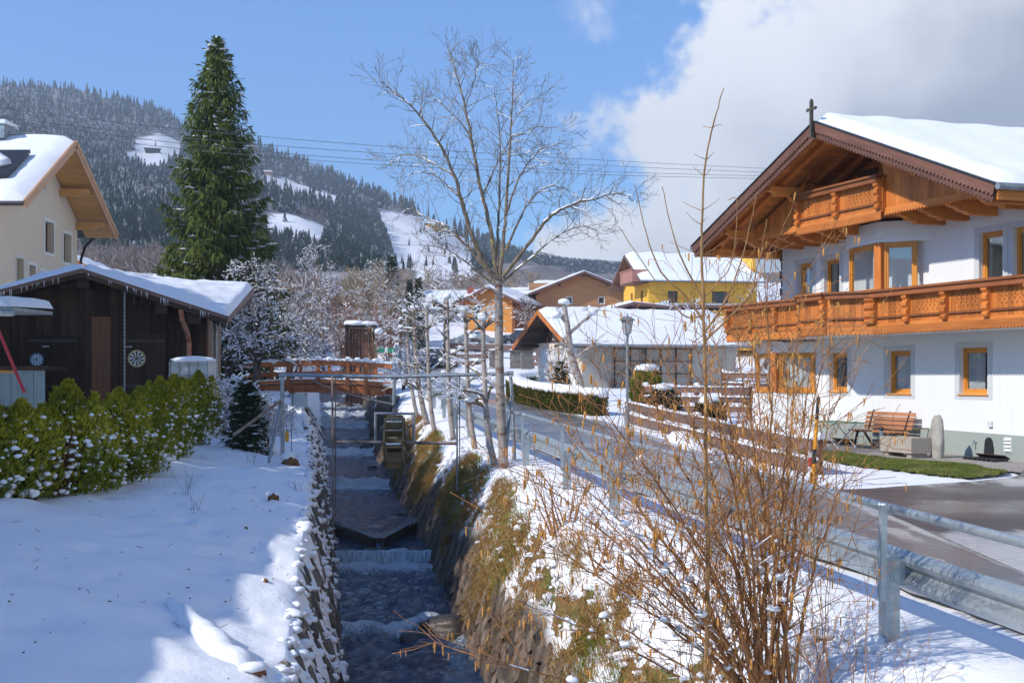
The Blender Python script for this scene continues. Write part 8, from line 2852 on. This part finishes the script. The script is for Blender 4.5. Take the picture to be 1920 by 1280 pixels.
he = empty('clipped_hedge', (3.08, 44.6, gz(3.08, 44.6)), 0, 'low clipped hedge with a thick snow top curving along the road before the garage', 'hedge')
h0 = he.location.copy()
core, V, T, sn_ = MB(), [], [], MB()
P = [Vector((x, y, gz(x, y))) for x, y in hedge_line]
for i in range(len(P) - 1):
 a, b_ = P[i], P[i + 1]
 d = (b_ - a)
 L = d.length
 d.normalize()
 s = Vector((d.y, -d.x, 0)).normalized()
 core.beam(a - h0 + Vector((0, 0, 0.30)), b_ - h0 + Vector((0, 0, 0.30)), 0.50, 0.64)
 for _ in range(int(L * 1500)):
  u = rng.random() * L
  side = rng.random()
  if side < 0.55:
   q_ = a + d * u - s * 0.30 * rng.uniform(0.88, 1.06) + Vector((0, 0, rng.uniform(0.0, 0.70)))
   nn = -s
  elif side < 0.75:
   q_ = a + d * u + s * 0.30 * rng.uniform(0.88, 1.06) + Vector((0, 0, rng.uniform(0.0, 0.70)))
   nn = s
  elif side < 0.9 or i > 0:
   q_ = a + d * u + s * rng.uniform(-0.3, 0.3) + Vector((0, 0, 0.66 + rng.uniform(-0.02, 0.06)))
   nn = Vector((0, 0, 1))
  else:
   q_ = a - d * 0.03 * rng.random() * 2 + s * rng.uniform(-0.3, 0.3) + Vector((0, 0, rng.uniform(0.0, 0.70)))
   nn = -d
  dd = (nn * 0.7 + Vector((rng.gauss(0, 0.5), rng.gauss(0, 0.5), 0.6 + rng.gauss(0, 0.3)))).normalized()
  w = dd.orthogonal().normalized()
  w.rotate(Matrix.Rotation(rng.uniform(0, 6.28), 3, dd))
  ln, wd = rng.uniform(0.05, 0.12), rng.uniform(0.012, 0.03)
  q_ = q_ - h0
  n0 = len(V)
  V.extend([q_[:], (q_ + dd * ln * 0.5 + w * wd)[:], (q_ + dd * ln)[:], (q_ + dd * ln * 0.5 - w * wd)[:]])
  T.extend([(n0, n0 + 1, n0 + 3), (n0 + 3, n0 + 1, n0 + 2)])
 n = int(L / 0.16)
 for k in range(n):
  c = a.lerp(b_, (k + 0.5) / n) - h0
  sn_.blob(c + s * rng.uniform(-0.05, 0.05) + Vector((0, 0, 0.80)), (0.36, 0.34, 0.15 + 0.04 * rng.random()), k + i * 50, 2, 0.16)
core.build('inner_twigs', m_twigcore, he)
mb = MB()
mb.add(V, tris=T)
mb.build('leaves', HEDGE, he)
sn_.build('hedge_snow', SNOW, he, True)
def round_bush(px, base, Z, H, Rr, label, mat, cap=True):
 p = at(px, base, Z)
 t = empty('garden_bush', (p.x, Z, gz(p.x, Z) - 0.05), 0, label, 'bush', 'bushes in the chalet garden')
 V, T = [], []
 for _ in range(2600):
  a, b_ = rng.uniform(0, 6.28), rng.uniform(-0.2, 1.0)
  q_ = math.sqrt(max(0, 1 - b_ * b_ * 0.85))
  rr = rng.uniform(0.86, 1.06) * (1 + 0.12 * noise.noise((math.cos(a) * 2, math.sin(a) * 2, b_ * 2 + px)))
  p_ = Vector((math.cos(a) * Rr * q_ * rr, math.sin(a) * Rr * q_ * rr, H * 0.25 + H * 0.72 * max(b_, -0.3) * rr))
  d = Vector((math.cos(a) * q_, math.sin(a) * q_, b_ + 0.4)).normalized()
  s = d.orthogonal().normalized()
  s.rotate(Matrix.Rotation(rng.uniform(0, 6.28), 3, d))
  ln, wd = rng.uniform(0.07, 0.16), rng.uniform(0.02, 0.045)
  n0 = len(V)
  V.extend([p_[:], (p_ + d * ln * 0.5 + s * wd)[:], (p_ + d * ln)[:], (p_ + d * ln * 0.5 - s * wd)[:]])
  T.extend([(n0, n0 + 1, n0 + 3), (n0 + 3, n0 + 1, n0 + 2)])
 mb = MB()
 mb.add(V, tris=T)
 mb.build('leaves', mat, t)
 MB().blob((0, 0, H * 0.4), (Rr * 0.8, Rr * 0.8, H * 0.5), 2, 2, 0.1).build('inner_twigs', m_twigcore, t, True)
 if cap:
  MB().blob((0, 0, H * 1.0), (Rr * 0.75, Rr * 0.75, 0.17), int(px), 3, 0.12).build('snow_cap', SNOW, t, True)
round_bush(1212, 765, 46, 1.65, 0.55, 'tall yellow green garden bush with a snow cap right of the lamp', THUJA)
round_bush(1245, 765, 44, 1.05, 0.62, 'round dark green bush under a smooth dome of snow', SPR_D)
round_bush(1330, 800, 40, 0.8, 0.45, 'small snow capped bush in the garden before the chalet bay', SPR_D)
mb = MB()
for k in range(60):
 x, y = rng.uniform(4.4, 9.5), rng.uniform(30, 50)
 c_ = Vector((x, y)) - Vector((CH0[0], CH0[1]))
 if (c_.x * -0.943 + c_.y * -0.332) < 1.6:
  continue
 r = rng.uniform(0.15, 0.45)
 mb.blob((x, y, gz(x, y) + 0.02), (r, r, r * 0.5), k, 2, 0.2)
o = mb.build('snow_heaps', SNOW, None, True)
tag(o, 'heaps of snow lying about in the chalet garden', 'snow', kind='stuff')
hz0 = Vector((1.92, 9.3, 0))
hz0.z = gz(hz0.x, hz0.y) - 0.15
hzl = empty('hazel_bush', hz0, 0, 'big leafless hazel bush hung with ochre catkins in front of the guardrail', 'bush')
segs = []
stems = [(1438, 520, -0.4), (1372, 560, 0.5), (1300, 640, -0.5), (1240, 660, 0.3), (1195, 720, 0.8), (1130, 760, -0.7), (1060, 800, 0.5), (985, 880, -0.3), (1090, 905, -0.9), (1500, 560, 0.7),
   (1545, 650, 0.2), (1560, 760, -0.8), (1480, 690, -0.9), (1410, 640, 0.9), (1345, 730, -0.9), (1280, 800, 0.9), (1200, 860, -0.6), (1120, 960, 0.4), (1000, 1000, -0.6), (960, 1120, -0.9), (905, 1235, -1.0), (1050, 1110, 0.2), (1580, 900, -0.4), (1450, 820, 0.2), (1390, 860, -0.5), (1260, 930, 0.5), (1180, 1010, -0.9), (1330, 600, 0.2), (1160, 830, 0.1), (1075, 990, 0.7), (1515, 700, 0.4), (1230, 1000, -0.3), (1110, 1050, -0.4)]
ckp = []
def hang_catkins(p, n):
 for _ in range(n):
  ckp.append((Vector(p) + Vector((rng.gauss(0, 0.012), rng.gauss(0, 0.012), 0)), rng.uniform(0.035, 0.075)))
for i, (px, py, dy) in enumerate(stems):
 e = at(px, py, 9.3 + dy) - hz0
 b0 = Vector((rng.uniform(-0.22, 0.22), rng.uniform(-0.25, 0.25), 0.0))
 low = Vector((e.x * 0.22, e.y * 0.2, max(0.5, e.z * 0.42)))
 hi = Vector((e.x * 0.60, e.y * 0.6, max(0.7, e.z * 0.74)))
 smp = limb(rng, [b0, b0 * 0.4 + low, hi, e], rng.uniform(0.012, 0.022), 0.003, segs, 0.012, 7)
 m_ = len(smp)
 for k in range(int(m_ * 0.30), m_):
  p, d, r = smp[k]
  for _ in range(1 if rng.random() < 0.30 else 2):
   a = rng.uniform(0, 6.28)
   side = Vector((math.cos(a), math.sin(a) * 0.8, rng.uniform(-0.1, 0.6)))
   nd = (d * 0.7 + side * 0.8).normalized()
   s0 = len(segs)
   twig(rng, p, nd, rng.uniform(0.22, 0.6), max(0.0035, r * 0.5), 1, segs, 0.02, 0.2, 3, 0.0021, 0.8, 0.55)
   for sgm in segs[s0:]:
    if rng.random() < 0.17:
     hang_catkins(sgm[1], rng.choice((1, 1, 2, 3)))
for _ in range(50):
 a = rng.uniform(0, 6.28)
 b0 = Vector((rng.uniform(-0.9, 0.5), rng.uniform(-0.6, 0.6), 0))
 b0.z = gz(hz0.x + b0.x, hz0.y + b0.y) - hz0.z
 twig(rng, b0, (rng.gauss(-0.15, 0.4), rng.gauss(0, 0.3), 1), rng.uniform(0.5, 1.3), 0.006, 2, segs, 0.03, 0.14, 3, 0.002, 0.7, 0.5)
branches(MB(), segs, 0.0065).build('branches', BARK_HAZEL, hzl)
snow_on(MB(), segs, random.Random(9), 0.20, 0.4, 0.62, 0.0042).build('branch_snow', SNOW, hzl)
sn_ = MB()
big = [s for s in segs if s[2] > 0.004 and abs((Vector(s[1]) - Vector(s[0])).normalized().z) < 0.75]
big = [s for s in big if s[2] > 0.0055]
for k in range(110):
 s = rng.choice(big)
 r = rng.uniform(0.010, 0.036)
 sn_.blob(Vector(s[1]) + Vector((0, 0, r * 0.5)), (r * rng.uniform(0.9, 1.6), r * rng.uniform(0.8, 1.3), r * 0.8), k, 2, 0.25, 2.0)
sn_.build('snow_clumps', SNOW, hzl, True)
cm = MB().lathe([(0.0010, 0.0), (0.0038, -0.006), (0.0046, -0.022), (0.0042, -0.043), (0.0028, -0.056), (0.0006, -0.061)], n=6)
cme = setmat(cm.mesh('catkin', True), CATKIN)
ckp.sort(key=lambda c: c[0].y)
cv = cm.V[0]
rest = MB()
cq = np.concatenate(cm.Q) if cm.Q else None
for k, (p, l) in enumerate(ckp):
 s = l / 0.061 * 1.0
 if k < 290:
  inst('catkin', cme, hzl, p, (rng.gauss(0, 0.12), rng.gauss(0, 0.12), 0), (s * 1.05, s * 1.05, s))
 else:
  rest.add(cv * np.array([s * 1.05, s * 1.05, s]) + np.array(p[:]), quads=cq)
if rest.n:
 o = rest.build('catkins', CATKIN, hzl, True)
 o['kind'] = 'stuff'
sr0 = Vector((1.30, 8.9, 0))
sr0.z = gz(sr0.x, sr0.y) - 0.1
sap = empty('sapling', sr0, 0, 'tall straight tan sapling rising above the hazel into the sky', 'tree')
segs = []
sp_ = lambda px, py: at(px, py, 8.9) - sr0
limb(rng, [Vector((0.0, 0, 0)), sp_(1326, 1150), sp_(1323, 900), sp_(1322, 700), sp_(1317, 520), sp_(1316, 430), sp_(1322, 310), sp_(1340, 225), sp_(1357, 165)], 0.019, 0.0035, segs, 0.003, 6)
for A, r in (([(1317, 600), (1290, 560), (1240, 510), (1212, 440), (1190, 345)], 0.010), ([(1318, 560), (1285, 500), (1262, 440), (1242, 350)], 0.009), ([(1320, 625), (1360, 565), (1392, 480), (1420, 360)], 0.010), ([(1318, 560), (1345, 530), (1372, 490), (1382, 380), (1366, 375)], 0.006), ([(1320, 640), (1400, 560), (1420, 500), (1438, 412)], 0.008), ([(1320, 590), (1280, 590), (1225, 520), (1160, 425)], 0.007)):
 limb(rng, [sp_(*a) for a in A], r, 0.003, segs, 0.003, 5)
for (px, py, q) in ((1320, 330, 1), (1324, 300, 1), (1315, 480, 2), (1316, 395, 2), (1312, 420, 1), (1335, 240, 1)):
 for k in (-1, 1):
  twig(rng, sp_(px, py), (k * 0.9, rng.gauss(0, 0.3), 0.5), rng.uniform(0.06, 0.14) * q, 0.004, 0, segs, 0.02, 0.15, 2, 0.002)
branches(MB(), segs, 0.005).build('stems', BARK_ROD, sap)
for (px, py, Z, lb, h, n, nm) in ((1048, 905, 17.5, 'reddish cut back shrub with bare stubs at the guardrail', 0.95, 10, 'pruned_shrub'), (1130, 940, 15.0, 'bare brown shoots beside the cut back shrub', 0.6, 6, 'pruned_shrub')):
 p = at(px, py, Z)
 x, y = p.x, Z
 t = empty(nm, (x, y, gz(x, y) - 0.05), 0, lb, 'shrub', 'cut back shrubs at the guardrail')
 s1 = []
 for _ in range(n):
  twig(rng, (rng.uniform(-0.12, 0.12), rng.uniform(-0.15, 0.15), 0), (rng.gauss(0, 0.28), rng.gauss(0, 0.2), 1), h * rng.uniform(0.6, 1.05), 0.017, 1, s1, 0.05, 0.12, 3, 0.004, 0.7, 0.45)
 branches(MB(), s1, 0.012).build('stems', BARK_HAZEL, t)
for k, (px, py, Z) in enumerate(((1640, 1230, 8.8), (1700, 1200, 8.6), (1610, 1215, 9.4), (1585, 1120, 9.8), (980, 1190, 12.5), (1080, 1010, 14.0))):
 p = at(px, py, Z)
 tuft(p.x, Z, ['thin weed stalk left of the guardrail post foot', 'thin bare stalk right of the guardrail post foot', 'bare stalk at the lower right in the snow', 'slim stalk near the hazel edge', 'slender stems over the stone revetment', 'few stems on the grassy bank'][k], 3, 0.5, (0.15, 0), r=0.0035, mat=BARK_HAZEL)
